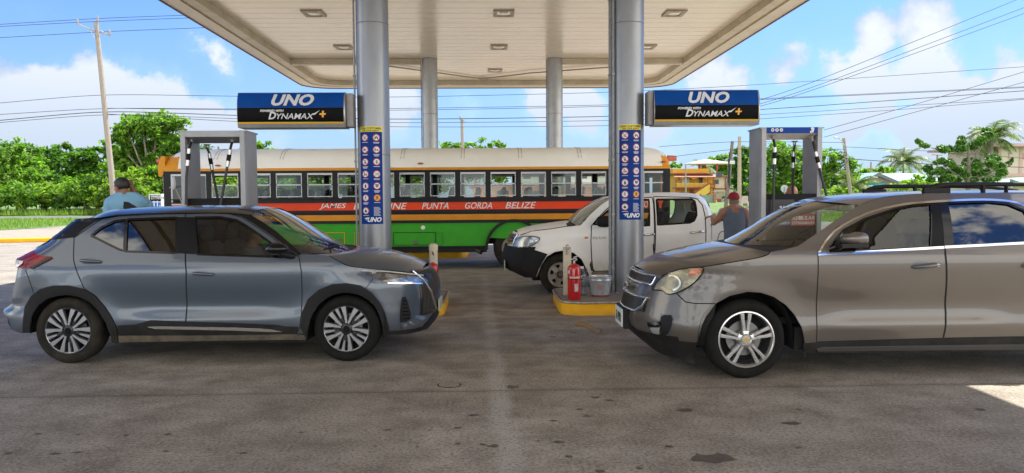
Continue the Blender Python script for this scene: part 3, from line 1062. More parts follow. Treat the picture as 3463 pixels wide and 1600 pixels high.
for i, (px, py, rx, ry, Y, lf, lb) in enumerate([(60, 655, 80, 34, 92, 'mid', 'low leafy shrub at the left edge above the road'), (180, 650, 70, 36, 93, 'lime', 'low bright shrub behind the grass patch'),
                                           (280, 645, 65, 40, 92, 'mid', 'leafy shrub left of the pole foot'), (350, 660, 50, 34, 91, 'lime', 'yellow green shrub at the pole foot'),
                                           (440, 625, 70, 55, 91, 'lime', 'yellow green shrub behind the man in light blue'), (540, 620, 65, 60, 92, 'mid', 'shrub left of the bus windscreen'),
                                           (500, 665, 60, 38, 89.5, 'lime', 'low lime shrub right of the man in light blue'), (110, 600, 60, 40, 96, 'mid', 'tall shrub under the leftmost trees'),
                                           (760, 620, 90, 50, 93, 'lime', 'shrub seen through the bus driver windows'), (910, 625, 80, 45, 94, 'mid', 'shrub seen through the first passenger windows'),
                                           (1220, 610, 90, 50, 96, 'lime', 'shrub behind the bus near the left column')]):
    T('shrub', lb, [(px, py, rx, ry, 0), (px + rx * .4, py + ry * .3, rx * .6, ry * .6, -1), (px - rx * .45, py + ry * .35, rx * .6, ry * .55, -1)], Y, lf, 12, .30, 30 + i, cat='shrub', trunk=True, group=G, trunk_r=.06, zb=.1)
for i in range(15):
    px = -10 + i * 66 + (i % 3) * 9
    T('shrub', 'undergrowth shrub at the foot of the trees, %s from the left along the bank' % ['first', 'second', 'third', 'fourth', 'fifth', 'sixth', 'seventh', 'eighth', 'ninth', 'tenth', 'eleventh', 'twelfth', 'thirteenth', 'fourteenth', 'fifteenth'][i],
      [(px, 668, 44, 26, 0), (px + 22, 684, 40, 20, -1.5), (px - 20, 640 - (i % 4) * 8, 42, 34, 2)], 95 - (i % 2) * 2, ('mid', 'lime', 'mid', 'dark')[i % 4], 11, .30, 60 + i, cat='shrub', group=G, trunk_r=.05, zb=.3)
T('broadleaf_tree', 'tree top showing above the bus roof between the far columns', [(1530, 500, 45, 22, 0), (1600, 495, 45, 20, 1), (1670, 498, 40, 18, 0), (1560, 560, 90, 50, 1), (1680, 570, 80, 45, 1)], 80, 'mid', 9, .32, 21)
T('broadleaf_tree', 'leafy tree seen through the bus windows right of the left column', [(1370, 600, 70, 45, 0), (1450, 610, 80, 45, 0)], 82, 'mid', 9, .32, 22)
# right hand trees
T('broadleaf_tree', 'pale leafy tree behind the white roofed lookout', [(2415, 545, 28, 20, 0), (2450, 540, 26, 18, 0), (2435, 565, 45, 22, 1), (2470, 575, 30, 22, 0)], 185, 'mid', 5, .55, 41)
T('broadleaf_tree', 'dark tree right of the two wooden poles', [(2520, 515, 40, 22, 0), (2540, 550, 50, 40, 0), (2520, 610, 46, 42, 1), (2550, 650, 50, 36, 0), (2500, 580, 36, 30, 0)], 120, 'dark', 8, .42, 42)
T('broadleaf_tree', 'dark green tree framed by the right pump', [(2630, 515, 70, 26, 0), (2600, 550, 60, 36, 0), (2690, 550, 65, 42, 0), (2640, 610, 90, 50, 0), (2730, 600, 60, 55, 0), (2700, 650, 80, 40, 0)], 92, 'mid', 9, .34, 43)
T('broadleaf_tree', 'dense tree right of the right pump', [(2800, 535, 45, 32, 0), (2845, 560, 50, 36, 0), (2800, 610, 60, 50, 0), (2860, 630, 60, 46, 0), (2790, 570, 50, 40, 1), (2900, 650, 50, 30, 0)], 82, 'mid', 10, .30, 44)
T('broadleaf_tree', 'small bright tree behind the bungalow', [(2935, 578, 36, 14, 0), (2975, 570, 30, 12, 0), (2960, 590, 50, 14, 0), (3015, 578, 24, 10, 0)], 118, 'lime', 8, .34, 45)
T('shrub', 'bright rounded bush in front of the bungalow', [(3090, 618, 45, 16, 0), (3130, 612, 30, 18, 0), (3060, 635, 60, 18, 0), (3150, 635, 50, 20, 0), (3098, 600, 10, 14, 0)], 60, 'lime', 16, .18, 46, cat='shrub')
T('shrub', 'leafy shrub against the right pump', [(2830, 660, 50, 24, 0), (2880, 655, 34, 22, 0)], 62, 'lime', 14, .2, 47, cat='shrub')
T('broadleaf_tree', 'tree behind the tufted pine and the pink building', [(3370, 545, 28, 20, 0), (3300, 560, 50, 30, 0), (3360, 590, 40, 30, 0)], 75, 'mid', 9, .3, 48)
T('broadleaf_tree', 'sparse tree beside the yellow house behind the bus', [(2285, 562, 20, 12, 0), (2300, 585, 18, 14, 0)], 190, 'mid', 4, .6, 49)
T('shrub', 'small green shrub at the wall between the poles', [(2452, 668, 12, 14, 0), (2440, 690, 14, 12, 0)], 118, 'lime', 14, .22, 50, cat='shrub')

def palm(label, px, py, Y, R_, n, seed, tr=.16, lean=0., droop=1., zb=0):
    """palm crown centred at the pixel; R_ = frond length in metres"""
    c = at(px, py, Y)
    root = empty('palm_tree', (c.x + lean, Y, zb), label=label, cat='palm', group='palms in the background')
    rng = random.Random(seed)
    quads = []
    H = c.z - zb
    cx = -lean
    st = MB()
    for i in range(n):
        a = 2 * math.pi * i / n + rng.uniform(-.2, .2)
        el = rng.uniform(.0, 1.25)
        d = Vector((math.cos(a), math.sin(a), 0))
        pts = []
        p = Vector((cx, 0, H)); v = (d * math.cos(el) + Vector((0, 0, math.sin(el)))).normalized()
        L_ = R_ * rng.uniform(.8, 1.1); seg = 14
        for k in range(seg + 1):
            pts.append(p.copy()); p = p + v * L_ / seg
            v = (v + Vector((0, 0, -.13 * droop))).normalized()
        st.tube(pts, [.03 * (1 - k / (seg + 2)) for k in range(seg + 1)], 4, cap=False)
        for k in range(2, seg * 3):
            t = k / (seg * 3); i0 = min(int(t * seg), seg - 1)
            q = pts[i0].lerp(pts[i0 + 1], t * seg - i0)
            tg = (pts[i0 + 1] - pts[i0]).normalized()
            side = tg.cross(Vector((0, 0, 1)))
            side = side.normalized() if side.length > .05 else Vector((1, 0, 0))
            ll = L_ * .26 * math.sin(math.pi * min(1, .15 + t * .85)) + .08
            for s in (-1, 1):
                e = q + (side * s * .8 + tg * .55 + Vector((0, 0, -.45 * rng.uniform(.3, 1.3)))).normalized() * ll
                w = tg * .035 * (R_ / 2.5)
                quads += [q - w, q + w, e + w * .3, e - w * .3]
    np_mesh('crown', np.array([tuple(v) for v in quads]), 4, LEAF['palm'], parent=root)
    st.build('frond_ribs', LEAF['palm'], root)
    mb = MB()
    m_ = 10
    mb.tube([(cx * (k / m_) ** 1.5, 0, H * k / m_) for k in range(m_ + 1)], [tr * (1.25 - .5 * k / m_) for k in range(m_ + 1)], 10)
    mb.build('trunk', bark, root, smooth=60)
palm('large grey green palm behind the tufted pine', 3350, 470, 70, 3.3, 24, 3, tr=.3)
palm('hazy palm rising behind the bungalow roof', 3055, 552, 125, 4.6, 22, 4)
palm('low yellow green palm beside the leaning street light pole', 2885, 640, 64, 2.6, 18, 5)
palm('dark palm behind the trees framed by the right pump', 2655, 520, 110, 3.2, 16, 6)
palm('palm under the white roofed lookout', 2385, 572, 180, 4.2, 14, 7)
palm('palm fronds showing between the leaning pole and the bus', 455, 520, 98, 3.4, 14, 8, zb=.5)
palm('palm behind the gap between the two wooden poles', 2500, 575, 150, 4.0, 16, 9)

# tufted pine-like tree in front of the pink building
Yp = 50.
base = at(3275, 700, Yp)
root = empty('tufted_pine', (base.x, Yp, 0), label='open tufted pine with bare branch tips in front of the pink building', cat='tree')
tufts = []
branches = [((3275, 640), (3277, 500), .13)]
def z4(x, y): return (3080 + x / 4.25, 400 + y / 4.25)
TF = [((110, 330), 26, 30), ((170, 380), 28, 26), ((235, 400), 26, 20), ((430, 430), 38, 30), ((480, 450), 40, 28), ((560, 440), 40, 24), ((725, 290), 30, 32), ((720, 350), 50, 24), ((690, 430), 40, 34), ((760, 430), 38, 30), ((900, 400), 40, 30), ((1085, 190), 40, 40), ((1110, 250), 50, 34), ((1030, 300), 45, 26), ((990, 350), 44, 26),
      ((240, 720), 46, 34), ((290, 770), 40, 30), ((430, 620), 44, 28), ((540, 640), 50, 30), ((590, 670), 40, 26), ((420, 750), 50, 32), ((500, 790), 60, 34), ((660, 750), 60, 36), ((740, 760), 50, 34), ((850, 730), 46, 34), ((960, 680), 50, 34), ((960, 780), 60, 34), ((1060, 770), 50, 30), ((1190, 580), 60, 34), ((1160, 650), 56, 34), ((1280, 700), 50, 40), ((1300, 780), 50, 36), ((1180, 870), 60, 24), ((1100, 880), 50, 24), ((880, 890), 60, 24), ((560, 860), 60, 28), ((640, 890), 50, 26), ((290, 880), 36, 30), ((440, 880), 40, 24), ((1420, 640), 24, 24), ((1455, 600), 14, 26), ((780, 820), 40, 24), ((350, 640), 26, 20)]
rng = random.Random(4)
for (c, rx, ry) in TF:
    p = z4(*c); tufts.append((p[0], p[1], rx / 4.25 * 1.3, ry / 4.25 * 1.3, rng.uniform(-1.3, 1.3)))
L3 = []
for (px, py, rx, ry, dy) in tufts:
    p = at(px, py, Yp + dy); k = Yp / FPX; L3.append((p.x, Yp + dy, p.z, rx * k, rx * k, ry * k))
np_mesh('crown', leaf_cloud(L3, 1500, .085, 7, clump=16, flat=1.) - np.array([base.x, Yp, 0]), 4, LEAF['pine'], parent=root)
mb = MB()
tr = [(3272, 720), (3274, 620), (3276, 560), (3276, 495)]
mb.tube([at(px, py, Yp) - Vector((base.x, Yp, 0)) for px, py in tr], [.16, .14, .11, .06], 8)
for (a, b_) in [((3276, 528), (3225, 520)), ((3225, 520), (3150, 500)), ((3276, 528), (3310, 500)), ((3276, 605), (3240, 595)), ((3240, 595), (3190, 560)), ((3282, 605), (3330, 585)), ((3330, 585), (3400, 570)), ((3400, 570), (3425, 545)), ((3276, 560), (3345, 460)), ((3276, 600), (3160, 590)), ((3276, 600), (3370, 600))]:
    mb.tube([at(*a, Yp) - Vector((base.x, Yp, 0)), at(*b_, Yp) - Vector((base.x, Yp, 0))], [.05, .03], 6)
mb.build('trunk', bark, root, smooth=60)

# long grass at the verge and under the shrubs
def reg(poly):
    def f(rng):
        xs = [p[0] for p in poly]; ys = [p[1] for p in poly]
        x = rng.uniform(min(xs), max(xs)); y = rng.uniform(min(ys), max(ys))
        ins = False
        for i in range(len(poly)):
            (x1, y1), (x2, y2) = poly[i], poly[i - 1]
            if (y1 > y) != (y2 > y) and x < (x2 - x1) * (y - y1) / (y2 - y1) + x1: ins = not ins
        return (x, y) if ins else None
    return f
gl = leaf_material('grass_blade_green', (.06, .12, .015), (.24, .34, .06), sc=.5)
o = grass_blades('grass', reg([(-52, 45), (-28, 45.5), (-27.6, 50), (-29.5, 58), (-33, 68), (-38, 75), (-55, 76)]), 14000, .05, .22, 2, gl, None); tag(o, kind='stuff', label='tufty grass patch between the kerb and the road', cat='grass')
o = grass_blades('grass', reg([(-68, 88.5), (-18, 88.5), (-18, 98), (-68, 98)]), 16000, .25, .8, 3, gl, None)
o.location.z = .12; tag(o, kind='stuff', label='long grass on the bank in front of the shrubs', cat='grass')
o = grass_blades('grass', reg([(17, 43), (34, 43), (40, 75), (18, 75)]), 9000, .08, .3, 4, gl, None); tag(o, kind='stuff', label='bright grass strip behind the white pickup', cat='grass')

# ------------------------------------------------------------ utility poles and wires
wire_m = mat('black_cable', (.02, .02, .025), .6)
ins_m = mat('insulator_grey', (.35, .36, .38), .35)
def pole(name, label, top, bot, Y, r0, r1, cat='utility pole', extras=None, m=None, group='wooden utility poles'):
    a, b_ = at(*bot, Y), at(*top, Y)
    s = (b_ - a) / (b_.z - a.z)
    f = a - s * a.z
    root = empty(name, f, label=label, cat=cat, group=group)
    mb = MB()
    H = b_ - f
    mb.tube([H * t for t in (0, .25, .5, .75, 1.)], [lerp(r0, r1, t) for t in (0, .25, .5, .75, 1.)], 12)
    mb.build('pole', m or weather, root, smooth=50)
    if extras: extras(root, f)
    return root
def ins(mb, p, h=.36, r=.10):
    mb.lathe([(.02, -h * .4), (r * .7, -h * .4), (r, -h * .25), (r * .6, -h * .15), (r, 0), (r * .6, h * .08), (r * .9, h * .22), (r * .5, h * .3), (r * .7, h * .42), (.02, h * .5)], p, n=12)
def ex_left(root, f):
    mb = MB(); I = MB()
    arm = mat('crossarm_galvanised', (.42, .43, .44), .5, metal=.5)
    for (a, b_) in (((262, 80), (315, 105)), ((262, 82), (322, 104)), ((340, 104), (372, 122)), ((338, 112), (374, 120))):
        mb.tube([at(*a, 49.7) - f, at(*b_, 49.8) - f], .045, 6)
    for (a, b_) in (((308, 105), (320, 130)),):
        mb.tube([at(*a, 49.7) - f, at(*b_, 49.8) - f], .03, 6)
    mb.build('crossarm', arm, root)
    for p in ((262, 74), (331, 64), (371, 110)):
        J = MB(); ins(J, at(*p, 49.7) - f); J.build('insulator', ins_m, root, smooth=60)
pole('utility_pole', 'tall leaning wooden utility pole with three insulators left of the bus', (325, 75), (387, 690), 50, .19, .13, extras=ex_left)
def ex_mid(root, f):
    mb = MB()
    mb.tube([at(1558, 400, 69.8) - f, at(1576, 415, 69.8) - f], .05, 6); mb.build('crossarm', weather, root)
    J = MB(); ins(J, at(1557, 397, 69.8) - f, .5, .1); J.build('insulator', ins_m, root, smooth=60)
pole('utility_pole', 'small wooden pole between the far columns above the bus roof', (1562, 402), (1565, 520), 70, .17, .13, extras=ex_mid)
def ex_p1(root, f):
    mb = MB(); mb.box(-.25, .25, -.35, -.15, 0, .32, .03)
    o = mb.build('junction_box', mat('pale_box', (.6, .6, .58), .5), root, loc=at(2473, 556, 75) - f)
    mb = MB(); rng = random.Random(2)
    for k in range(9):
        z0 = 505 + k * 9
        mb.tube([at(2468 + rng.uniform(-3, 3), z0, 74.7) - f, at(2464 + rng.uniform(-4, 4), z0 + 24, 74.7) - f, at(2470 + rng.uniform(-8, 2), z0 + 60, 74.7) - f], .035, 5)
    mb.build('cable_bundle', wire_m, root)
pole('utility_pole', 'dark leaning wooden pole wrapped in cables in front of the white and red house', (2477, 478), (2455, 700), 75, .20, .15, extras=ex_p1, m=mat('dark_pole_wood', (.17, .14, .11), .9, col2=(.25, .21, .17), vscale=6, bump=.3))
pole('utility_pole', 'pale straight wooden pole beside the dark leaning one', (2501, 462), (2500, 700), 72, .21, .15, m=mat('pale_pole_wood', (.38, .30, .20), .85, col2=(.46, .39, .28), vscale=6, bump=.3))
pole('utility_pole', 'thin pole in front of the yellow house', (2319, 558), (2319, 690), 120, .16, .10)
def ex_lamp(root, f):
    Y = 57.8
    mb = MB(); mb.tube([at(2855, 492, Y) - f, at(2848, 478, Y) - f, at(2836, 466, Y) - f], .035, 6); mb.build('bracket', mat('lamp_arm', (.5, .48, .42), .5), root, smooth=50)
    mb = MB(); mb.add(*ellip(at(2827, 465.5, Y) - f, (.20, .10, .06))); mb.build('lamp_head', mat('lamp_head', (.5, .5, .45), .4), root, smooth=60)
    mb = MB()
    for (p, r) in (((2857, 521), .14), ((2855, 545), .23)):
        c = at(*p, Y - .25) - f
        mb.tube([c + Vector((r * math.cos(a), 0, r * math.sin(a))) for a in [2 * math.pi * k / 18 for k in range(19)]], .022, 6)
    mb.build('cable_coil', wire_m, root)
pole('street_lamp', 'leaning wooden pole with street lamp and black cable coils right of the right pump', (2853, 467), (2877, 660), 58, .15, .11, 'street lamp', ex_lamp)
pole('utility_pole', 'short distant pole behind the bungalow roof', (2946, 548), (2941, 640), 100, .13, .10)
def ex_far(root, f):
    mb = MB(); mb.tube([at(3153, 523, 119.8) - f, at(3187, 525, 119.8) - f], .09, 6); mb.build('crossarm', weather, root)
pole('utility_pole', 'distant pole with a wide crossarm left of the tufted pine', (3170, 524), (3169, 640), 120, .15, .12, extras=ex_far, m=mat('far_pole_wood', (.22, .19, .17), .9))

def wire(pts, label, r=.019):
    """pts: (px, py, Y)"""
    W3 = [at(*p) for p in pts]
    out = []
    for a, b_ in zip(W3, W3[1:]):
        n = 10
        for k in range(n):
            out.append(a.lerp(b_, k / n))
    out.append(W3[-1])
    # smooth the kinks so the cable hangs in one curve
    for _ in range(10):
        out = [out[0]] + [(out[i - 1] + out[i + 1]) * .25 + out[i] * .5 for i in range(1, len(out) - 1)] + [out[-1]]
    mb = MB(); o0 = out[0]
    mb.tube([p - o0 for p in out], r, 5)
    o = mb.build('overhead_wire', wire_m, loc=o0)
    tag(o, label, 'wire', 'overhead wires across the sky')
Yw = 50
for pts, lb in [
    ([(-40, 85), (332, 62), (760, 47)], 'topmost wire on the left running to the top insulator of the leaning pole'),
    ([(-40, 92), (332, 72), (780, 56)], 'second wire from the top on the left just under the topmost one'),
    ([(-40, 130), (371, 106), (900, 86)], 'third wire from the top on the left meeting the lower crossarm'),
    ([(-40, 352), (345, 318), (801, 326), (1320, 330), (2065, 313), (2500, 291), (3520, 222)], 'long wire highest of those crossing behind the columns'),
    ([(-40, 390), (350, 365), (800, 369), (1320, 368), (2065, 356), (2570, 334), (3520, 291)], 'long wire just below the highest one behind the columns'),
    ([(350, 366), (800, 372), (1320, 374), (2065, 361), (2570, 337), (3520, 294)], 'thin long wire running close under the paired one behind the columns'),
    ([(-40, 411), (356, 374), (802, 391), (1320, 405), (2065, 395), (2570, 372), (3520, 303)], 'long heavy wire at the middle height of the two brand boards'),
    ([(-40, 418), (365, 384), (800, 402), (1320, 417), (2065, 409), (2570, 389), (3520, 329)], 'second lowest long wire passing just under the brand boards'),
    ([(365, 386), (802, 412), (1320, 431), (2065, 427), (2570, 403), (3085, 368), (3520, 331)], 'lowest long wire passing under both brand boards'),
    ([(2230, 385, ), (2575, 350), (3381, 23), (3520, -35)], 'steep wire at the upper right, topmost of the fan'),
    ([(2230, 400), (2575, 363), (3463, 26), (3520, 4)], 'steep wire at the upper right, second of the fan'),
    ([(2230, 410), (2575, 370), (3463, 46), (3520, 25)], 'steep wire at the upper right, third of the fan'),
    ([(2786, 440), (3100, 352), (3463, 243), (3520, 226)], 'rising wire right of the right pump, upper of the pair'),
    ([(2786, 464), (3100, 378), (3463, 278), (3520, 262)], 'rising wire right of the right pump, lower of the pair'),
    ([(2230, 496), (2470, 478), (2853, 482)], 'wire from the two wooden poles to the street lamp pole'),
    ([(2260, 532), (2470, 505), (2600, 500), (2856, 505)], 'drooping wire above the yellow house'),
    ([(2860, 535), (2905, 540), (3150, 556), (3463, 566)], 'heavy wire running right from the cable coils'),
    ([(2860, 497), (3170, 512), (3520, 540)], 'thin wire running right from the street lamp pole top'),
]:
    wire([(p[0], p[1], Yw if 'steep' not in lb and 'rising' not in lb else 46) for p in pts], lb, .024 if 'heavy' in lb else .016)

# ------------------------------------------------------------ far houses
def px_box(mb, x0, y0, x1, y1, Y, d, off, ch=0):
    a, b_ = at(x0, y1, Y), at(x1, y0, Y)
    mb.box(a.x - off.x, b_.x - off.x, Y - off.y, Y + d - off.y, a.z - off.z, b_.z - off.z, ch)
    return mb
def zc(x, y): return (2260 + x / 3.967, 480 + y / 3.967)
hy = mat('house_yellow', (.62, .33, .02), .7, col2=(.55, .27, .015), vscale=.8, bump=.1)
hr = mat('house_red_trim', (.30, .055, .03), .6, var=.15, vscale=2)
hw = mat('house_cream_wall', (.50, .44, .36), .8, var=.1, vscale=1)
dk = mat('dark_window', (.015, .018, .02), .15)
pinkroof = mat('faded_pink_roof', (.48, .21, .16), .6, var=.15, vscale=2)
Yh = 160.
def Z(x0, y0, x1, y1): a = zc(x0, y0); b_ = zc(x1, y1); return (a[0], a[1], b_[0], b_[1])
O = at(*zc(330, 800), Yh); O.z = 0
hs = empty('yellow_house', O, label='yellow two storey house with red trimmed balcony, arches and outside stair', cat='house')
def hb(name, boxes, m, Y=Yh, d=.3, par=hs, off=O):
    mb = MB()
    for bx in boxes: px_box(mb, *Z(*bx[:4]), Y + (bx[4] if len(bx) > 4 else 0), bx[5] if len(bx) > 5 else d, off)
    return mb.build(name, m, par)
hb('wall', [(95, 440, 610, 900, 0, 9)], hy)
hb('parapet', [(60, 358, 548, 420, -1.2, 9)], hy)
hb('roof_ledge', [(60, 420, 620, 436, -1.8, 10)], hr)
mb = MB(); a = at(*zc(95, 440), Yh - .4); b_ = at(*zc(620, 440), Yh - .4); c1 = at(*zc(75, 466), Yh - 2.6); d1 = at(*zc(640, 466), Yh - 2.6)
mb.add([a - O, b_ - O, d1 - O, c1 - O] + [q - O - Vector((0, 0, .12)) for q in (a, b_, d1, c1)], [(0, 1, 2, 3), (4, 5, 6, 7), (2, 3, 7, 6), (0, 3, 7, 4), (1, 2, 6, 5)]); mb.build('awning', pinkroof, hs)
# scalloped arches under the awning
mb = MB()
for (x0, x1) in ((110, 175), (175, 345), (345, 530), (530, 605)):
    xs = [lerp(x0, x1, k / 12) for k in range(13)]
    lo = [470 + 36 * (1 - math.sin(math.pi * k / 12)) for k in range(13)]
    P_ = [at(*zc(x, 466), Yh - 2.4) - O for x in xs] + [at(*zc(x, y), Yh - 2.4) - O for x, y in zip(xs[::-1], lo[::-1])]
    n = len(P_); mb.add(P_ + [p + Vector((0, .25, 0)) for p in P_], [tuple(range(n)), tuple(range(n, 2 * n))] + [(i, (i + 1) % n, (i + 1) % n + n, i + n) for i in range(n)])
mb.build('arches', hy, hs)
for i, x in enumerate((100, 168, 340, 524, 600)): hb('column', [(x, 470, x + 12, 690, -2.4, .3)], hr)
hb('balcony_floor', [(95, 606, 625, 626, -2.6, 2.6)], hr)
mb = MB()
for k in range(46):
    x = 112 + k * 11
    if 352 < x < 560 and x > 520: continue
    px_box(mb, *Z(x, 560, x + 5, 606), Yh - 2.45, .12, O)
px_box(mb, *Z(105, 552, 530, 561), Yh - 2.5, .2, O); mb.build('balustrade', mat('balustrade_yellow', (.75, .50, .08), .6), hs)
mb = MB()
A0, A1 = at(*zc(365, 690), Yh - 4), at(*zc(560, 560), Yh - 4)
for (dz, th) in ((0, .35), (2.2 * -.9, .3)):
    mb.add([A0 - O + Vector((0, 0, dz)), A1 - O + Vector((0, 0, dz)), A1 - O + Vector((0, 0, dz + th)), A0 - O + Vector((0, 0, dz + th))] + [q - O + Vector((0, .2, e)) for q, e in ((A0, dz), (A1, dz), (A1, dz + th), (A0, dz + th))],
           [(0, 1, 2, 3), (4, 5, 6, 7), (0, 1, 5, 4), (3, 2, 6, 7), (0, 3, 7, 4), (1, 2, 6, 5)])
mb.build('stair_rail', hr, hs)
mb = MB()
for k in range(9):
    p = A0.lerp(A1, (k + .5) / 9) - O
    mb.box(p.x - .14, p.x + .14, p.y, p.y + .15, p.z - 1.7, p.z + .05)
mb.build('stair_balusters', MATS['balustrade_yellow'], hs)
hb('landing', [(556, 560, 632, 572, -4, 2), (556, 606, 632, 618, -4, 2), (556, 618, 570, 700, -4, .3), (618, 572, 630, 606, -4, .3)], hr)
hb('window', [(185, 485, 280, 552, -.05, .1)], mat('pale_window', (.45, .5, .52), .3))
hb('door', [(410, 484, 462, 552, -.05, .1)], dk)
hb('ground_door', [(290, 640, 345, 760, -.05, .1)], hr)
# lookout roof on posts behind the house
g0 = at(*zc(505, 410), 168); g0.z = 0
gz = empty('roof_lookout', g0, label='white hipped lookout roof on four thin posts above the yellow house', cat='lookout')
mb = MB(); w = 4.1; zt = at(*zc(505, 232), 168).z; ze = at(*zc(505, 288), 168).z
mb.add([(-w, -3, ze), (w + .5, -3, ze), (w + .5, 3, ze), (-w, 3, ze), (0, 0, zt), (-w, -3, ze - .18), (w + .5, -3, ze - .18), (w + .5, 3, ze - .18), (-w, 3, ze - .18)], [(0, 1, 4), (1, 2, 4), (2, 3, 4), (3, 0, 4), (0, 1, 6, 5), (1, 2, 7, 6), (2, 3, 8, 7), (3, 0, 5, 8), (5, 6, 7, 8)])
mb.build('roof', mat('white_sheet_roof', (.75, .75, .74), .5), gz)
for (px, dy) in ((388, -2.6), (455, 2.6), (538, 2.6), (608, -2.6)):
    x = at(*zc(px, 300), 168).x - g0.x
    mb = MB(); mb.box(x - .14, x + .14, dy - .14, dy + .14, 0, ze); mb.build('post', hr, gz)
# white and red house
O = at(*zc(790, 700), 165); O.z = 0
h2 = empty('cream_house', O, label='flat roofed cream house with dark red bands and two dark windows', cat='house')
def h2b(name, boxes, m, **k): return hb(name, boxes, m, Y=165, par=h2, off=O, **k)
h2b('wall', [(618, 470, 985, 660, 0, 8)], hw)
h2b('roof_band', [(615, 455, 1005, 472, -.5, 9)], hr)
h2b('red_band', [(615, 620, 870, 638, -.12, .1), (762, 472, 778, 655, -.12, .1), (975, 472, 1000, 520, -.12, .1)], hr)
h2b('window', [(622, 505, 678, 566, -.08, .08)], dk)
h2b('window', [(835, 502, 914, 564, -.08, .08)], dk)
h2b('stair_rail', [(940, 600, 985, 612, -.5, .1)], hr)
mb = MB(); px_box(mb, *Z(655, 418, 705, 452), 164, .8, O); ac = mb.build('air_conditioner', mat('ac_white', (.6, .6, .6), .5), h2)
mb = MB(); c = at(*zc(680, 435), 163.9) - O; mb.lathe([(.0, 0), (.62, 0), (.62, .06)], c, 'Y', 18); mb.build('fan_grille', dk, ac)
# garden wall, fences and small street things between
def thing_box(name, label, cat, Y, boxes, part_names, mats_, ref):
    o0 = at(*zc(*ref), Y); o0.z = 0
    r_ = empty(name, o0, label=label, cat=cat)
    for bx, pn, mm in zip(boxes, part_names, mats_):
        mb = MB()
        for q in (bx if isinstance(bx[0], tuple) else [bx]): px_box(mb, *Z(*q[:4]), Y + (q[4] if len(q) > 4 else 0), q[5] if len(q) > 5 else .3, o0)
        mb.build(pn, mm, r_)
    return r_
stone = mat('rubble_wall', (.28, .23, .16), .9, col2=(.42, .36, .27), vscale=2.5, bump=.5, bscale=6)
thing_box('stone_wall', 'rough stone garden wall below the cream house', 'wall', 140, [(618, 665, 1000, 850), (610, 655, 800, 668, -.2, .6)], ['wall', 'coping'], [stone, hw], (800, 800))
thing_box('garden_fence', 'glass panelled garden fence with red pillars in front of the yellow house', 'fence', 110,
          [(440, 712, 612, 862, 0, .08), ((430, 700, 445, 880, -.2, .4), (610, 690, 640, 868, -.2, .4)), (440, 862, 700, 882, -.3, .6)], ['panel', 'pillar', 'base_wall'],
          [mat('fence_mesh', (.30, .36, .33), .4, col2=(.2, .28, .2), vscale=2), mat('brick_pillar', (.42, .17, .11), .8, var=.2, vscale=5), mat('pink_plinth', (.5, .33, .26), .8)], (540, 870))
thing_box('red_bin', 'red and blue painted drum and box standing at the stone wall', 'bin', 112, [(668, 765, 712, 858, 0, .5), (712, 765, 745, 812, .1, .5), (712, 812, 748, 858, .0, .5)], ['red_box', 'blue_box', 'drum'],
          [mat('box_red', (.38, .04, .03), .6, var=.2), mat('box_grey_blue', (.25, .32, .38), .6), mat('box_rust', (.30, .10, .06), .7, var=.3)], (700, 850))
thing_box('notice_board', 'cream framed notice board on posts behind the capped man', 'notice board', 80, [(992, 725, 1068, 735, -.02, .1), (1000, 735, 1062, 825, 0, .05), (1005, 825, 1062, 862, .02, .05), ((990, 725, 1000, 870, 0, .1), (1062, 725, 1070, 870, 0, .1))], ['top_rail', 'board', 'lower_panel', 'post'],
          [mat('board_frame', (.6, .5, .36), .7), mat('board_white', (.6, .55, .5), .6, col2=(.5, .35, .3), vscale=6), mat('board_green', (.12, .18, .08), .7), MATS['board_frame']], (1030, 860))
thing_box('low_wall', 'long low dark red and white roadside wall right of the pickup', 'wall', 78, [(880, 878, 1500, 892, 0, .2), (880, 892, 1500, 925, .02, .16)], ['coping', 'wall'], [hr, mat('wall_white', (.6, .58, .55), .7)], (1100, 900))
# orange house and pink house seen through the bus windows, hedge of flats behind
def simple_house(name, label, Y, x0, x1, ytop, m, wins, roofm, flat=True, d=8, ybase=700):
    o0 = at((x0 + x1) / 2, ytop, Y); zt = o0.z; o0.z = 0
    r_ = empty(name, o0, label=label, cat='house')
    w = (at(x1, 600, Y).x - at(x0, 600, Y).x) / 2
    mb = MB(); mb.box(-w, w, 0, d, 0, zt - .15); mb.build('wall', m, r_)
    mb = MB(); mb.box(-w - .3, w + .3, -.4, d + .3, zt - .149, zt + .1); mb.build('roof', roofm, r_)
    for (a, b_, c, e) in wins:
        p, q = at(a, c, Y), at(b_, e, Y)
        mb = MB(); mb.box(p.x - o0.x, q.x - o0.x, -.05, .05, q.z, p.z); mb.build('window', dk if len(wins) < 5 else dk, r_)
    return r_
simple_house('orange_house', 'low salmon house with pink tiled roof seen through the bus windows', 70, 1600, 2170, 628, mat('salmon_wall', (.55, .28, .17), .8, var=.1, vscale=.7), [(1680, 1720, 645, 665), (1790, 1830, 645, 665), (2010, 2060, 640, 662)], pinkroof)
simple_house('white_block', 'white flat roofed block seen through the bus windows behind the salmon house', 95, 1760, 2080, 590, mat('white_wall', (.66, .64, .6), .8, var=.06), [(1770, 1795, 592, 604), (1960, 1985, 592, 604)], mat('white_roof_edge', (.6, .58, .55), .7))
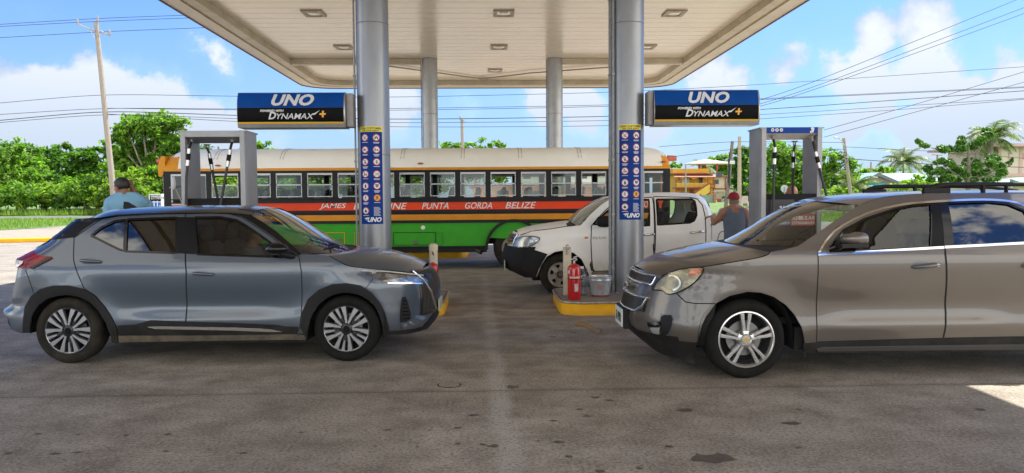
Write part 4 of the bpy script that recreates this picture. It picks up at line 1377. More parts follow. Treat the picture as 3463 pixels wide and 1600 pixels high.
# bungalow with green tin roof
Yb = 84.
def zb_(x, y): return (2780 + x / 4.9575, 400 + y / 4.9575)
o0 = at(3050, 640, Yb); o0.z = 0
bh = empty('bungalow', o0, label='cream bungalow with pale green ribbed metal roof and turquoise window hood', cat='house')
cw = mat('bungalow_cream', (.62, .52, .36), .8, var=.06)
tin = mat('green_tin_roof', (.42, .58, .50), .4, metal=.2, var=.12, vscale=3)
fz = mat('grey_fascia', (.22, .24, .25), .6)
def PB(x, y, dY=0): return at(*zb_(x, y), Yb + dY) - o0
ridge0, l0, r0_ = PB(900, 925), PB(600, 1090), PB(1215, 1060)
mb = MB(); g = [PB(680, 1110), PB(920, 975), PB(1190, 1080)]
zlow = -0.0
g = [g[0], g[1], g[2], Vector((g[2].x, g[2].y, 0)), Vector((g[0].x, g[0].y, 0))]
mb.add(g + [p + Vector((0, 9, 0)) for p in g], [(0, 1, 2, 3, 4), (5, 6, 7, 8, 9), (0, 5, 9, 4), (2, 7, 8, 3)])
mb.box(g[2].x - .01, g[2].x + 12.5, .9, 9, 0, r0_.z + .35); mb.build('wall', cw, bh)
mb = MB()
off = Vector((0, -.7, 0)); bk = Vector((0, 10, 0))
A_, B_, C_ = ridge0 + off, l0 + off, r0_ + off
th = Vector((0, 0, .10))
for (p, q) in ((A_, B_),):
    mb.add([p, q, q + bk, p + bk, p + th, q + th, q + bk + th, p + bk + th], [(0, 1, 2, 3), (4, 5, 6, 7), (0, 1, 5, 4), (1, 2, 6, 5), (2, 3, 7, 6), (3, 0, 4, 7)])
# long right slope falling towards us, ribbed
rx = PB(1900, 925) ; n = 46
for k in range(n):
    t0, t1 = k / n, (k + .86) / n
    top0, top1 = A_.lerp(Vector((rx.x, A_.y, A_.z)), t0), A_.lerp(Vector((rx.x, A_.y, A_.z)), t1)
    top0 = top0 + Vector((0, 4.2, .05)); top1 = top1 + Vector((0, 4.2, .05))
    e0 = Vector((C_.x + (rx.x + 1 - C_.x) * t0, C_.y, C_.z)); e1 = Vector((C_.x + (rx.x + 1 - C_.x) * t1, C_.y, C_.z))
    mb.add([top0, top1, e1, e0, top0 + th * .3, top1 + th * .3, e1 + th * .3, e0 + th * .3], [(0, 1, 2, 3), (4, 5, 6, 7), (0, 1, 5, 4), (1, 2, 6, 5), (2, 3, 7, 6), (3, 0, 4, 7)])
t0 = A_ + Vector((0, 4.2, 0)); t1 = Vector((rx.x, A_.y + 4.2, A_.z)); mb.add([t0, t1, Vector((rx.x + 1, C_.y, C_.z)), C_], [(0, 1, 2, 3)])
mb.add([A_, C_, t0], [(0, 1, 2)])
mb.build('roof', tin, bh)
mb = MB()
for (p, q) in ((A_, B_), (A_, C_)):
    mb.add([p + Vector((0, -.03, -.32)), q + Vector((0, -.03, -.32)), q + Vector((0, -.03, .05)), p + Vector((0, -.03, .05)), p + Vector((0, .03, -.32)), q + Vector((0, .03, -.32)), q + Vector((0, .03, .05)), p + Vector((0, .03, .05))],
           [(0, 1, 2, 3), (4, 5, 6, 7), (0, 1, 5, 4), (1, 2, 6, 5), (2, 3, 7, 6), (3, 0, 4, 7)])
mb.build('fascia_board', fz, bh)
mb = MB(); a, b_, c, d = PB(670, 1140, -1.2), PB(845, 1130, -1.2), PB(1095, 1070, -.1), PB(860, 1075, -.1)
h = Vector((0, 0, -.18)); mb.add([a, b_, c, d, a + h, b_ + h, c + h, d + h], [(0, 1, 2, 3), (4, 5, 6, 7), (0, 1, 5, 4), (1, 2, 6, 5), (2, 3, 7, 6), (3, 0, 4, 7)])
mb.build('window_hood', mat('turquoise_tin', (.10, .50, .46), .4, var=.1), bh)
mb = MB(); a, b_ = PB(765, 1210), PB(900, 1150); mb.box(a.x, b_.x, -.06, .0, a.z - .3, b_.z); wf = mb.build('window', mat('shutter_red', (.45, .16, .10), .7), bh)
mb = MB(); a, b_ = PB(795, 1205), PB(865, 1162); mb.box(a.x, b_.x, -.09, -.05, a.z - .25, b_.z); mb.build('pane', mat('louvre_white', (.7, .7, .68), .5), wf)
# pink building at the right edge
Yk = 72.
o0 = at(3420, 600, Yk); o0.z = 0
pk = empty('pink_building', o0, label='pale pink two storey building with overhanging roof slab at the right edge', cat='house')
def PK(x, y, dY=0): return at(3080 + x / 4.25, 400 + y / 4.25, Yk + dY) - o0
a, b_ = PK(1255, 400), PK(2400, 395)
mb = MB(); mb.box(a.x, b_.x, 0, 8, 0, a.z); mb.build('wall', mat('pink_cream_wall', (.62, .60, .46), .8, col2=(.66, .56, .48), vscale=.5), pk)
pkc = mat('pink_concrete', (.58, .40, .36), .7, var=.08)
mb = MB(); a = PK(1168, 404, -1.6); b_ = PK(1168, 362, -1.6); mb.box(a.x, a.x + 16, -1.6, 9, a.z, b_.z); mb.build('roof_slab', pkc, pk)
mb = MB()
for x in (1255, 1565):
    a = PK(x, 400); mb.box(a.x - .03, a.x + .28, -.06, .0, 0, a.z - .01)
a = PK(1255, 845); b_ = PK(1255, 800); mb.box(a.x - .1, a.x + 14, -.5, -.07, a.z, b_.z); mb.build('pink_bands', pkc, pk)
for (x0, x1) in ((1400, 1465), (1608, 1680)):
    a, b_ = PK(x0, 590), PK(x1, 500)
    mb = MB(); mb.box(a.x, b_.x, -.05, .02, a.z, b_.z); w_ = mb.build('window', pkc, pk)
    mb = MB()
    for k in range(7): mb.box(a.x + .08, b_.x - .08, -.09, -.055, lerp(a.z, b_.z, (k + .2) / 7), lerp(a.z, b_.z, (k + .75) / 7))
    mb.build('louvres', mat('louvre_white', (.7, .7, .68), .5), w_)
# second green roof at right, street name sign, stop sign seen from behind
o0 = at(3350, 610, 66); o0.z = 0
gr = empty('green_roof_house', o0, label='house with pale green ribbed roof below the pink building', cat='house')
mb = MB()
for k in range(34):
    a = at(3345 + k * 6, 612, 64) - o0; b_ = at(3340 + k * 6, 628, 60) - o0
    c_ = at(3350 + k * 6, 602, 68) - o0
    mb.add([b_, b_ + Vector((.11, 0, 0)), c_ + Vector((.12, 0, 0)), c_, b_ + Vector((0, 0, .05)), b_ + Vector((.11, 0, .05)), c_ + Vector((.12, 0, .05)), c_ + Vector((0, 0, .05))], [(0, 1, 2, 3), (4, 5, 6, 7), (0, 1, 5, 4), (1, 2, 6, 5), (2, 3, 7, 6), (3, 0, 4, 7)])
mb.build('roof', tin, gr)
mb = MB(); a = at(3350, 628, 61) - o0; mb.box(a.x, a.x + 6, -4.5, 2, 0, a.z - .05); mb.build('wall', cw, gr)
o0 = at(3419, 640, 40); o0.z = 0
sg = empty('street_sign', o0, label='small green street name plate on a grey post near the right edge', cat='sign')
mb = MB(); z1 = at(3419, 606, 40).z; mb.box(-.05, .05, -.05, .05, 0, z1); mb.build('post', mat('sign_post', (.3, .3, .3), .5, metal=.5), sg)
mb = MB(); a, b_, c, d = [at(*q, 39.9) - o0 for q in ((3424, 622), (3458, 628), (3458, 618), (3424, 607))]
mb.add([a, b_, c, d] + [p + Vector((0, .03, 0)) for p in (a, b_, c, d)], [(0, 1, 2, 3), (4, 5, 6, 7), (0, 1, 5, 4), (1, 2, 6, 5), (2, 3, 7, 6), (3, 0, 4, 7)]); mb.build('name_plate', mat('plate_green', (.02, .22, .14), .5), sg)
o0 = at(2654, 650, 62); o0.z = 0
sg = empty('stop_sign', o0, label='octagonal road sign seen from its grey back between the pump posts', cat='sign')
c = at(2653, 638, 62) - o0; rad = 13.5 * 62 / FPX
mb = MB(); mb.prism([(c.x + rad * math.cos(R(22.5 + 45 * k)), c.z + rad * math.sin(R(22.5 + 45 * k))) for k in range(8)], 'Y', 0, .02); mb.build('plate', mat('sign_back', (.45, .46, .46), .5), sg)
mb = MB(); mb.box(c.x - .04, c.x + .04, -.06, -.005, 0, c.z + .12); mb.build('post', MATS['sign_post'], sg)
simple_house('yellow_shed', 'small yellow gabled shed glimpsed between the pump posts', 95, 2590, 2650, 632, hy, [], hr, d=4)

# fuel price sign beside the bus nose
Ys = 33.
o0 = at(524, 690, Ys); o0.z = 0
ps = empty('price_sign', o0, label='white framed fuel price sign left of the bus nose', cat='sign')
def zs_(x, y): return at(340 + x / 4.6, 480 + y / 4.6, Ys) - o0
a, b_ = zs_(752, 990), zs_(948, 812)
mb = MB(); mb.box(a.x, b_.x, 0, .25, 0, b_.z, .01); mb.build('frame', mat('frame_white', (.7, .7, .7), .4), ps)
a, b_ = zs_(772, 926), zs_(936, 828); mb = MB(); mb.box(a.x, b_.x, -.02, .01, a.z, b_.z); mb.build('black_panel', MATS['sign_black'], ps)
mb = MB(); c = zs_(790, 895); put_text(mb, 'DYNAMAX', .20, front(c.x, -.025, c.z), shear=.3, bold=.001, align='LEFT', sx=.72); c = zs_(782, 860)
put_text(mb, 'POWERED', .09, front(c.x, -.025, c.z), shear=.3, bold=.003, align='LEFT'); mb.build('panel_lettering', MATS['sign_white'], ps)
a, b_ = zs_(772, 1030), zs_(936, 942); mb = MB(); mb.box(a.x, b_.x, -.02, .01, a.z, b_.z); mb.build('price_panel', mat('price_blue', (.01, .12, .42), .4), ps)
mb = MB(); c = zs_(850, 1004); put_text(mb, '11.26', .34, front(c.x - .1, -.025, c.z), bold=.003, align='LEFT', sx=.8); mb.build('price_digits', mat('price_white', (.7, .8, .9), .4), ps)
# ============================================================ vehicle toolkit
def inside(p, poly):
    x, y = p; c = False
    n = len(poly)
    for i in range(n):
        x1, y1 = poly[i]; x2, y2 = poly[i - 1]
        if (y1 > y) != (y2 > y) and x < (x2 - x1) * (y - y1) / (y2 - y1) + x1: c = not c
    return c

def densify(poly, res, closed=True):
    out = []
    n = len(poly)
    for i in range(n if closed else n - 1):
        a, b = poly[i], poly[(i + 1) % n]
        d = math.hypot(b[0] - a[0], b[1] - a[1]); k = max(1, int(math.ceil(d / res)))
        for j in range(k): out.append((lerp(a[0], b[0], j / k), lerp(a[1], b[1], j / k)))
    if not closed: out.append(tuple(poly[-1]))
    return out

def smooth_poly(p, it=1, closed=False):
    for _ in range(it):
        q = []
        n = len(p)
        for i in range(n if closed else n - 1):
            a, b = p[i], p[(i + 1) % n]
            q += [(a[0] * .75 + b[0] * .25, a[1] * .75 + b[1] * .25), (a[0] * .25 + b[0] * .75, a[1] * .25 + b[1] * .75)]
        if not closed: q = [p[0]] + q + [p[-1]]
        p = q
    return p

def seg_dist(p, poly, closed=True):
    best = 1e9
    n = len(poly)
    for i in range(n if closed else n - 1):
        ax, ay = poly[i]; bx, by = poly[(i + 1) % n]
        dx, dy = bx - ax, by - ay; L2 = dx * dx + dy * dy or 1e-12
        t = max(0, min(1, ((p[0] - ax) * dx + (p[1] - ay) * dy) / L2))
        d = math.hypot(p[0] - ax - dx * t, p[1] - ay - dy * t)
        if d < best: best = d
    return best

class Car:
    def __init__(s, name, x, y, rz, label, cat, wz, nose_px, tail_px, sgn, n_f=2.6, L_f=.8, n_r=2.8, L_r=.55, group=None, Lup=.35, zb=1.05, feats=None):
        """sgn: +1 nose points to +x. wz: [(z, half width)]. nose_px / tail_px traced silhouettes."""
        s.root = empty(name, (x, y, 0), rz, label, cat, group)
        s.M = Matrix.Translation((x, y, 0)) @ Matrix.Rotation(rz, 4, 'Z')
        s.Mi = s.M.inverted()
        s.wz, s.sgn = wz, sgn
        s.feats = feats
        s.Lf, s.nf, s.Lr, s.nr, s.Lup, s.zb = L_f, n_f, L_r, n_r, Lup, zb
        s.nose = sorted([(p.z, p.x) for p in [s.plane(px, py, 0.) for px, py in nose_px]])
        s.tail = sorted([(p.z, p.x) for p in [s.plane(px, py, -.45) for px, py in tail_px]])
    def lray(s, px, py):
        o = s.Mi @ CAM; d = (s.Mi.to_3x3() @ ray(px, py)); return o, d
    def plane(s, px, py, yl):
        o, d = s.lray(px, py); return o + d * ((yl - o.y) / d.y)
    def W(s, x, z):
        w = sinterp(z, s.wz)
        up = max(0., min(1., (z - s.zb) / .2))
        df = (sinterp(z, s.nose) - x) * s.sgn
        dr = (x - sinterp(z, s.tail)) * s.sgn
        for d, L, n in ((df, lerp(s.Lf, s.Lup, up), s.nf), (dr, lerp(s.Lr, s.Lup, up), s.nr)):
            if d < L:
                t = 1 - max(d, .0) / L
                w *= max(0., 1 - t ** n) ** (1 / n)
        if s.feats: w += s.feats(x, z)
        return w
    def s_(s, px, py):
        o, d = s.lray(px, py)
        w = sinterp(1., s.wz)
        for _ in range(14):
            t = (-w - o.y) / d.y; p = o + d * t
            w = w * .4 + max(s.W(p.x, p.z), .30) * .6
        return (p.x, p.z)
    def T(s, pts): return [s.s_(*p) for p in pts]
    def nrm(s, x, z):
        e = .016
        wx = (s.W(x + e, z) - s.W(x - e, z)) / (2 * e); wzz = (s.W(x, z + e) - s.W(x, z - e)) / (2 * e)
        return Vector((-wx, -1, -wzz)).normalized()
    def obj(s, name, V, F, m, parent=None, normals=None, mirror=True, smooth=True):
        me = bpy.data.meshes.new(name)
        me.from_pydata([tuple(v) for v in V], [], F)
        me.materials.append(m)
        if smooth: me.shade_smooth()
        me.update()
        if normals: me.normals_split_custom_set_from_vertices([tuple(n) for n in normals])
        o = bpy.data.objects.new(name, me); COL.objects.link(o); o.parent = parent or s.root
        if mirror:
            q = o.copy(); COL.objects.link(q); q.parent = o.parent; q.scale = (1, -1, 1)
        return o
    def panel(s, name, outer, m, holes=(), off=0., res=.05, parent=None, mirror=True, px=True, dome=0., domer=.03, edge=0., flat=0.):
        if px: outer = s.T(outer); holes = [s.T(h) for h in holes]
        outer = densify(outer, min(res, .025)); holes = [densify(h, min(res, .025)) for h in holes]
        vs = []; es = []
        for loop in [outer] + holes:
            b = len(vs); n = len(loop); vs += loop; es += [(b + i, b + (i + 1) % n) for i in range(n)]
        xs = [p[0] for p in outer]; zs = [p[1] for p in outer]
        x = min(xs)
        k = 0
        while x < max(xs):
            z = min(zs) + (k % 2) * res / 2
            while z < max(zs):
                if inside((x, z), outer) and not any(inside((x, z), h) for h in holes):
                    if min(seg_dist((x, z), L) for L in [outer] + holes) > res * .45: vs.append((x, z))
                z += res
            x += res * .87; k += 1
        z = min(zs)
        while z < max(zs):
            for E_, sg in ((s.nose, s.sgn), (s.tail, -s.sgn)):
                for d in (.003, .008, .015, .025, .037, .052, .07, .09, .115, .145, .18):
                    p = (sinterp(z, E_) - sg * d, z)
                    if inside(p, outer) and not any(inside(p, h) for h in holes) and min(seg_dist(p, L) for L in [outer] + holes) > .006: vs.append(p)
            z += .018
        r_ = geometry.delaunay_2d_cdt([Vector(v) for v in vs], es, [], 0, 1e-5)
        P, F = r_[0], r_[2]
        F2 = []
        for f in F:
            c = (sum(P[i][0] for i in f) / 3, sum(P[i][1] for i in f) / 3)
            if inside(c, outer) and not any(inside(c, h) for h in holes): F2.append(tuple(f))
        V = []; Nn = []
        if flat:
            fm = Vector((0, 0, 0))
            for p in P: fm += s.nrm(p[0], p[1])
            fm.normalize()
        for p in P:
            nn = s.nrm(p[0], p[1]); o = off
            if flat: nn = nn.lerp(fm, flat).normalized()
            if dome:
                dd = seg_dist(p, outer); t = min(1, dd / domer); o += dome * math.sqrt(max(0, 1 - (1 - t) ** 2))
                if t < 1:
                    e = .004
                    gx = (min(1, seg_dist((p[0] + e, p[1]), outer) / domer) - min(1, seg_dist((p[0] - e, p[1]), outer) / domer)) / (2 * e)
                    gz = (min(1, seg_dist((p[0], p[1] + e), outer) / domer) - min(1, seg_dist((p[0], p[1] - e), outer) / domer)) / (2 * e)
                    slope = dome * (1 - t + .1)
                    nn2 = (nn - Vector((gx, 0, gz)) * slope * 1.2).normalized()
                else: nn2 = nn
            else: nn2 = nn
            V.append(Vector((p[0], -s.W(p[0], p[1]), p[1])) + nn * o); Nn.append(nn2)
        if edge:   # skirt going inwards so the panel has thickness
            nb = len(V)
            from collections import Counter
            cnt = Counter()
            for f in F2:
                for a, b in zip(f, f[1:] + f[:1]): cnt[(min(a, b), max(a, b))] += 1
            bd = [e for e, c in cnt.items() if c == 1]
            mp = {}
            for a, b in bd:
                for i in (a, b):
                    if i not in mp:
                        nn = s.nrm(P[i][0], P[i][1]); mp[i] = len(V); V.append(V[i] - nn * edge); Nn.append(Nn[i])
                F2.append((a, b, mp[b], mp[a]))
        return s.obj(name, V, F2, m, parent, Nn, mirror)
    def strip(s, name, pts, w, m, off=.0015, parent=None, mirror=True, sm=1, px=True, closed=False):
        p = s.T(pts) if px else pts
        if closed: p = p + [p[0]]
        p = smooth_poly(p, sm); p = densify(p, .03, False)
        V = []; Nn = []
        for i, q in enumerate(p):
            a = p[max(0, i - 1)]; b = p[min(len(p) - 1, i + 1)]
            d = Vector((b[0] - a[0], b[1] - a[1])).normalized(); nn = Vector((-d.y, d.x)) * w / 2
            for sg in (-1, 1):
                x, z = q[0] + nn.x * sg, q[1] + nn.y * sg
                n3 = s.nrm(x, z); V.append(Vector((x, -s.W(x, z), z)) + n3 * off); Nn.append(n3)
        F = [(2 * i, 2 * i + 2, 2 * i + 3, 2 * i + 1) for i in range(len(p) - 1)]
        return s.obj(name, V, F, m, parent, Nn, mirror)
    def loft(s, name, pairs, m, k1=2.6, nT=14, res=.06, parent=None, off=0., t0=0., t1=1.):
        """skin from the rail (near side) over the centreline to the other side; pairs of (rail px, centre px | ('d', dx, dz))"""
        A = []
        for (a, c) in pairs:
            x, z = s.s_(*a)
            e = Vector((x, -s.W(x, z), z))
            if c[0] == 'd': cc = Vector((x + c[1], 0, z + c[2]))
            else: cc = s.plane(c[0], c[1], 0.)
            A.append((e, cc))
        out = []
        for i in range(len(A) - 1):
            L = (A[i][0] - A[i + 1][0]).length; k = max(1, int(L / res))
            for j in range(k): out.append((i, j / k))
        out.append((len(A) - 2, 1.))
        def cr(c, i, t):
            g = lambda j: A[max(0, min(len(A) - 1, j))][c]
            p0, p1, p2, p3 = g(i - 1), g(i), g(i + 1), g(i + 2)
            return .5 * ((2 * p1) + (p2 - p0) * t + (2 * p0 - 5 * p1 + 4 * p2 - p3) * t * t + (3 * p1 - p0 - 3 * p2 + p3) * t ** 3)
        V = []
        cols = nT * 2 + 1
        for (i, t) in out:
            e, c = cr(0, i, t), cr(1, i, t)
            for q in range(cols):
                u = q / nT - 1   # -1..1
                tt = 1 - abs(u)
                tt = lerp(t0, t1, tt)
                # cluster points near the rail for the round-over
                tt = tt ** 1.35
                b = 1 - (1 - tt) ** k1
                y = e.y * (1 - tt) * (1 if u < 0 else -1)
                V.append(Vector((e.x + (c.x - e.x) * b, y, e.z + (c.z - e.z) * b + off)))
        F = []
        for r_ in range(len(out) - 1):
            for q in range(cols - 1):
                a = r_ * cols + q; F.append((a, a + 1, a + 1 + cols, a + cols))
        return s.obj(name, V, F, m, parent, None, False)
    def nose_skin(s, name, z0, z1, m, ym=.75, front=True, off=0., parent=None, nz=16, ny=24, y0=None, bump=None):
        """end face following the same end curve as the sides"""
        V = []
        L, n = (s.Lf, s.nf) if front else (s.Lr, s.nr)
        E = s.nose if front else s.tail
        sg = s.sgn if front else -s.sgn
        for i in range(nz + 1):
            z = lerp(z0, z1, i / nz)
            w = sinterp(z, s.wz)
            up = max(0., min(1., (z - s.zb) / .2)); LL = lerp(L, s.Lup, up)
            for j in range(ny + 1):
                f = lerp(-ym if y0 is None else y0, ym, j / ny)
                d = LL * (1 - (1 - min(1, abs(f)) ** n) ** (1 / n))
                x = sinterp(z, E) - sg * d + sg * off
                V.append((x, f * w, z))
        F = [(i * (ny + 1) + j, i * (ny + 1) + j + 1, (i + 1) * (ny + 1) + j + 1, (i + 1) * (ny + 1) + j) for i in range(nz) for j in range(ny)]
        return s.obj(name, V, F, m, parent, None, False)
    def pt(s, px, py, out=0.):
        """3D local point on the near side surface"""
        x, z = s.s_(px, py); n = s.nrm(x, z)
        return Vector((x, -s.W(x, z), z)) + n * out

rubber = mat('tyre_rubber', (.005, .005, .005), .85, spec=.2, col2=(.010, .010, .009), vscale=14, bump=.15, bscale=60)
def mudded(name, amt): return mat(name, (.010, .010, .009), .9, spec=.2, col2=(.034, .029, .021), vscale=7, bump=.25, bscale=40)
alloy = mat('machined_alloy', (.40, .40, .41), .28, metal=.9)
alloy_dk = mat('dark_alloy', (.025, .025, .028), .35, metal=.4)
blackp = mat('black_plastic', (.007, .007, .008), .6, spec=.25, var=.15, vscale=10, dirt=((.14, .12, .095), .15, .45, .5))
gloss_black = mat('gloss_black', (.005, .005, .006), .15, spec=.3, coat=.15)
seamm = mat('panel_gap', (.004, .004, .004), .9)
chrome = mat('chrome', (.75, .75, .76), .08, metal=1.)
silver_trim = mat('silver_trim', (.55, .53, .50), .25, metal=.8)
arch_dark = mat('wheel_well', (.010, .009, .009), .95)
cabin = mat('cabin_dark', (.012, .012, .013), .8, spec=.2)
seat_dk = mat('seat_fabric', (.025, .025, .027), .85, spec=.2, var=.2, vscale=10)
disc_m = mat('brake_disc', (.20, .20, .20), .35, metal=.8)
g_clear = glass('clear_glass', (.78, .84, .80), base=.05)
g_mid = glass('tinted_glass', (.50, .55, .54), base=.05)
g_dark = glass('privacy_glass', (.035, .04, .05), base=.12)
g_lens = glass('lamp_lens_clear', (.85, .86, .86), base=.10)

def wheel(parent, c, Rt, Rr, wid, style, tyre_m=None, side=-1, rot=0., name='wheel'):
    """c = outer-face centre in parent's frame; side=-1 faces -Y"""
    w = bpy.data.objects.new(name, None); COL.objects.link(w); w.parent = parent; w.location = c
    if side > 0: w.rotation_euler = (0, 0, math.pi)
    w.empty_display_size = .1
    t = wid
    mb = MB()
    prof = [(Rr * .985, .018), (Rr * 1.01, .004), (Rr * 1.05, -.004), (lerp(Rr, Rt, .35), -.014), (lerp(Rr, Rt, .6), -.012), (lerp(Rr, Rt, .82), .0), (Rt * .975, .018), (Rt * .992, .032), (Rt, .05), (Rt * 1.003, t * .5), (Rt, t - .05), (Rt * .975, t - .015), (Rr, t), (Rr * .9, t)]
    mb.lathe(prof, (0, 0, 0), 'Y', 64)
    # tread grooves: shallow blocks
    mb.build('tyre', tyre_m or rubber, w, smooth=35)
    mb = MB()
    mb.lathe([(Rr * 1.0, .006), (Rr * .985, .0), (Rr * .94, .004), (Rr * .925, .020), (Rr * .91, .06), (Rr * .88, t * .8)], (0, 0, 0), 'Y', 64)
    mb.build('rim_barrel', alloy if style != 'steel' else steelw, w, smooth=40)
    mb = MB(); mb.lathe([(0, .085), (Rr * .62, .085), (Rr * .62, .10), (0, .10)], (0, 0, 0), 'Y', 40); mb.build('brake_disc', disc_m if style != 'steel' else arch_dark, w, smooth=40)
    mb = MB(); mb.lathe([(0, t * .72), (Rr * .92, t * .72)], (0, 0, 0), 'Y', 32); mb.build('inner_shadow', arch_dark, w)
    def spoke(mb, a, r0, r1, w0, w1, y0, y1, th=.03, skew=0.):
        ca, sa = math.cos(a), math.sin(a)
        def P(r, u, y): 
            return (ca * r - sa * u, y, sa * r + ca * u)
        vs = [P(r0, -w0, y0), P(r0, w0, y0), P(r1, w1 + skew, y1), P(r1, -w1 + skew, y1), P(r0, -w0 * 1.3, y0 + th), P(r0, w0 * 1.3, y0 + th), P(r1, w1 * 1.25 + skew, y1 + th), P(r1, -w1 * 1.25 + skew, y1 + th)]
        mb.add(vs, [(0, 1, 2, 3), (4, 7, 6, 5), (0, 4, 5, 1), (1, 5, 6, 2), (2, 6, 7, 3), (3, 7, 4, 0)])
    if style == 'ten':       # five pairs of forked blades, machined faces over black
        dkm, mm = MB(), MB()
        for k in range(5):
            a = rot + 2 * math.pi * k / 5
            for sg in (-1, 1):
                a0 = a + sg * .17; a1 = a + sg * .30
                p0 = Vector((math.cos(a0), math.sin(a0))) * Rr * .25; p1 = Vector((math.cos(a1), math.sin(a1))) * Rr * .95
                pm = Vector((math.cos(a0 + sg * .06), math.sin(a0 + sg * .06))) * Rr * .55
                for (q0, q1, w0, w1) in ((p0, pm, .010, .013), (pm, p1, .013, .024)):
                    d = (q1 - q0).normalized(); nn = Vector((-d.y, d.x))
                    vs = [(q0 + nn * w0), (q1 + nn * w1), (q1 - nn * w1), (q0 - nn * w0)]
                    y = -.0 + .012
                    mm.add([(v.x, y - .012, v.y) for v in vs] + [(v.x, y + .008, v.y) for v in vs], [(0, 1, 2, 3), (7, 6, 5, 4), (0, 4, 5, 1), (1, 5, 6, 2), (2, 6, 7, 3), (3, 7, 4, 0)])
                    vs = [(q0 + nn * w0 * 1.5), (q1 + nn * w1 * 1.25), (q1 - nn * w1 * 1.25), (q0 - nn * w0 * 1.5)]
                    dkm.add([(v.x, y + .009, v.y) for v in vs] + [(v.x, y + .05, v.y) for v in vs], [(0, 1, 2, 3), (7, 6, 5, 4), (0, 4, 5, 1), (1, 5, 6, 2), (2, 6, 7, 3), (3, 7, 4, 0)])
            # slim blades in between
            for da, ww in ((math.pi / 5, .010),):
                q0 = Vector((math.cos(a + da), math.sin(a + da))) * Rr * .50; q1 = Vector((math.cos(a + da), math.sin(a + da))) * Rr * .95
                d = (q1 - q0).normalized(); nn = Vector((-d.y, d.x))
                vs = [(q0 + nn * .006), (q1 + nn * .016), (q1 - nn * .016), (q0 - nn * .006)]
                mm.add([(v.x, .004, v.y) for v in vs] + [(v.x, .02, v.y) for v in vs], [(0, 1, 2, 3), (7, 6, 5, 4), (0, 4, 5, 1), (1, 5, 6, 2), (2, 6, 7, 3), (3, 7, 4, 0)])
                vs = [(q0 * .6 + nn * .012), (q1 + nn * .022), (q1 - nn * .022), (q0 * .6 - nn * .012)]
                dkm.add([(v.x, .021, v.y) for v in vs] + [(v.x, .05, v.y) for v in vs], [(0, 1, 2, 3), (7, 6, 5, 4), (0, 4, 5, 1), (1, 5, 6, 2), (2, 6, 7, 3), (3, 7, 4, 0)])
        dkm.lathe([(0, .0), (Rr * .17, .004), (Rr * .27, .018), (Rr * .30, .05)], (0, 0, 0), 'Y', 30)
        dkm.lathe([(Rr * .99, -.0015), (Rr * .955, -.001), (Rr * .94, .03)], (0, 0, 0), 'Y', 64)
        mm.build('spokes', alloy, w); dkm.build('rim_centre', alloy_dk, w, smooth=40)
        mb = MB(); mb.lathe([(0, -.006), (Rr * .12, -.006), (Rr * .135, 0)], (0, 0, 0), 'Y', 24); mb.build('centre_cap', gloss_black, w, smooth=30)
    elif style == 'five':    # five split double spokes
        mm = MB()
        def quad(P_, yf, yb, bv=.0):
            n = len(P_)
            mm.add([(p.x, yf, p.y) for p in P_] + [(p.x, yb, p.y) for p in P_], [tuple(range(n)), tuple(range(2 * n - 1, n - 1, -1))] + [(i, i + n, (i + 1) % n + n, (i + 1) % n) for i in range(n)])
        for k in range(5):
            a = rot + 2 * math.pi * k / 5
            for sg in (-1, 1):
                def q(r, da): return Vector((math.cos(a + sg * da), math.sin(a + sg * da))) * Rr * r
                quad([q(.24, .05), q(.45, .055), q(.70, .085), q(.935, .075), q(.945, .22), q(.70, .24), q(.45, .26), q(.24, .48)], .010, .05)
                quad([q(.40, .11), q(.62, .125), q(.90, .115), q(.90, .18), q(.62, .20), q(.42, .21)], .004, .0095)
        mm.lathe([(Rr * .15, .012), (Rr * .20, .004), (Rr * .30, .010), (Rr * .33, .05)], (0, 0, 0), 'Y', 40)
        mm.build('spokes', mat('silver_alloy', (.52, .51, .50), .25, metal=.75, var=.06, vscale=10), w, smooth=25)
        mb = MB(); mb.lathe([(Rr * 1.0, -.002), (Rr * .955, -.004), (Rr * .925, .004), (Rr * .90, .045)], (0, 0, 0), 'Y', 72); mb.build('rim_lip', MATS['silver_alloy'], w, smooth=40)
        for k in range(5):
            a = rot + 2 * math.pi * (k + .5) / 5
            mb = MB(); mb.lathe([(0, -.004), (.013, -.004), (.016, 0), (.017, .014)], (math.cos(a) * Rr * .265, 0, math.sin(a) * Rr * .265), 'Y', 12); mb.build('wheel_nut', mat('nut_steel', (.12, .11, .10), .4, metal=.7), w, smooth=40)
        mb = MB(); mb.lathe([(0, -.001), (Rr * .14, .000), (Rr * .155, .012)], (0, 0, 0), 'Y', 28); cp = mb.build('centre_cap', mat('cap_silver', (.45, .44, .42), .3, metal=.6), w, smooth=30)
        # gold cross shaped badge
        mb = MB(); h = Rr * .11
        pts = [(-h, -.25 * h), (-.35 * h, -.25 * h), (-.45 * h, -.7 * h), (.3 * h, -.7 * h), (.4 * h, -.25 * h), (h, -.25 * h), (.85 * h, .3 * h), (.35 * h, .3 * h), (.45 * h, .75 * h), (-.3 * h, .75 * h), (-.4 * h, .3 * h), (-.85 * h, .3 * h)]
        mb.prism(pts, 'Y', -.005, .0); mb.build('badge', mat('badge_gold', (.65, .40, .08), .3, metal=.7), cp)
    elif style == 'steel':
        mb = MB(); n = 6
        mb.lathe([(Rr * .30, -.0 + .02), (Rr * .34, .012), (Rr * .52, .010), (Rr * .56, .016)], (0, 0, 0), 'Y', 36)
        mb.lathe([(Rr * .80, .022), (Rr * .84, .012), (Rr * .92, .010), (Rr * .97, .030)], (0, 0, 0), 'Y', 36)
        for k in range(n):
            spoke(mb, rot + 2 * math.pi * k / n, Rr * .50, Rr * .86, Rr * .16, Rr * .20, .013, .014, .02)
        mb.build('wheel_face', steelw, w, smooth=30)
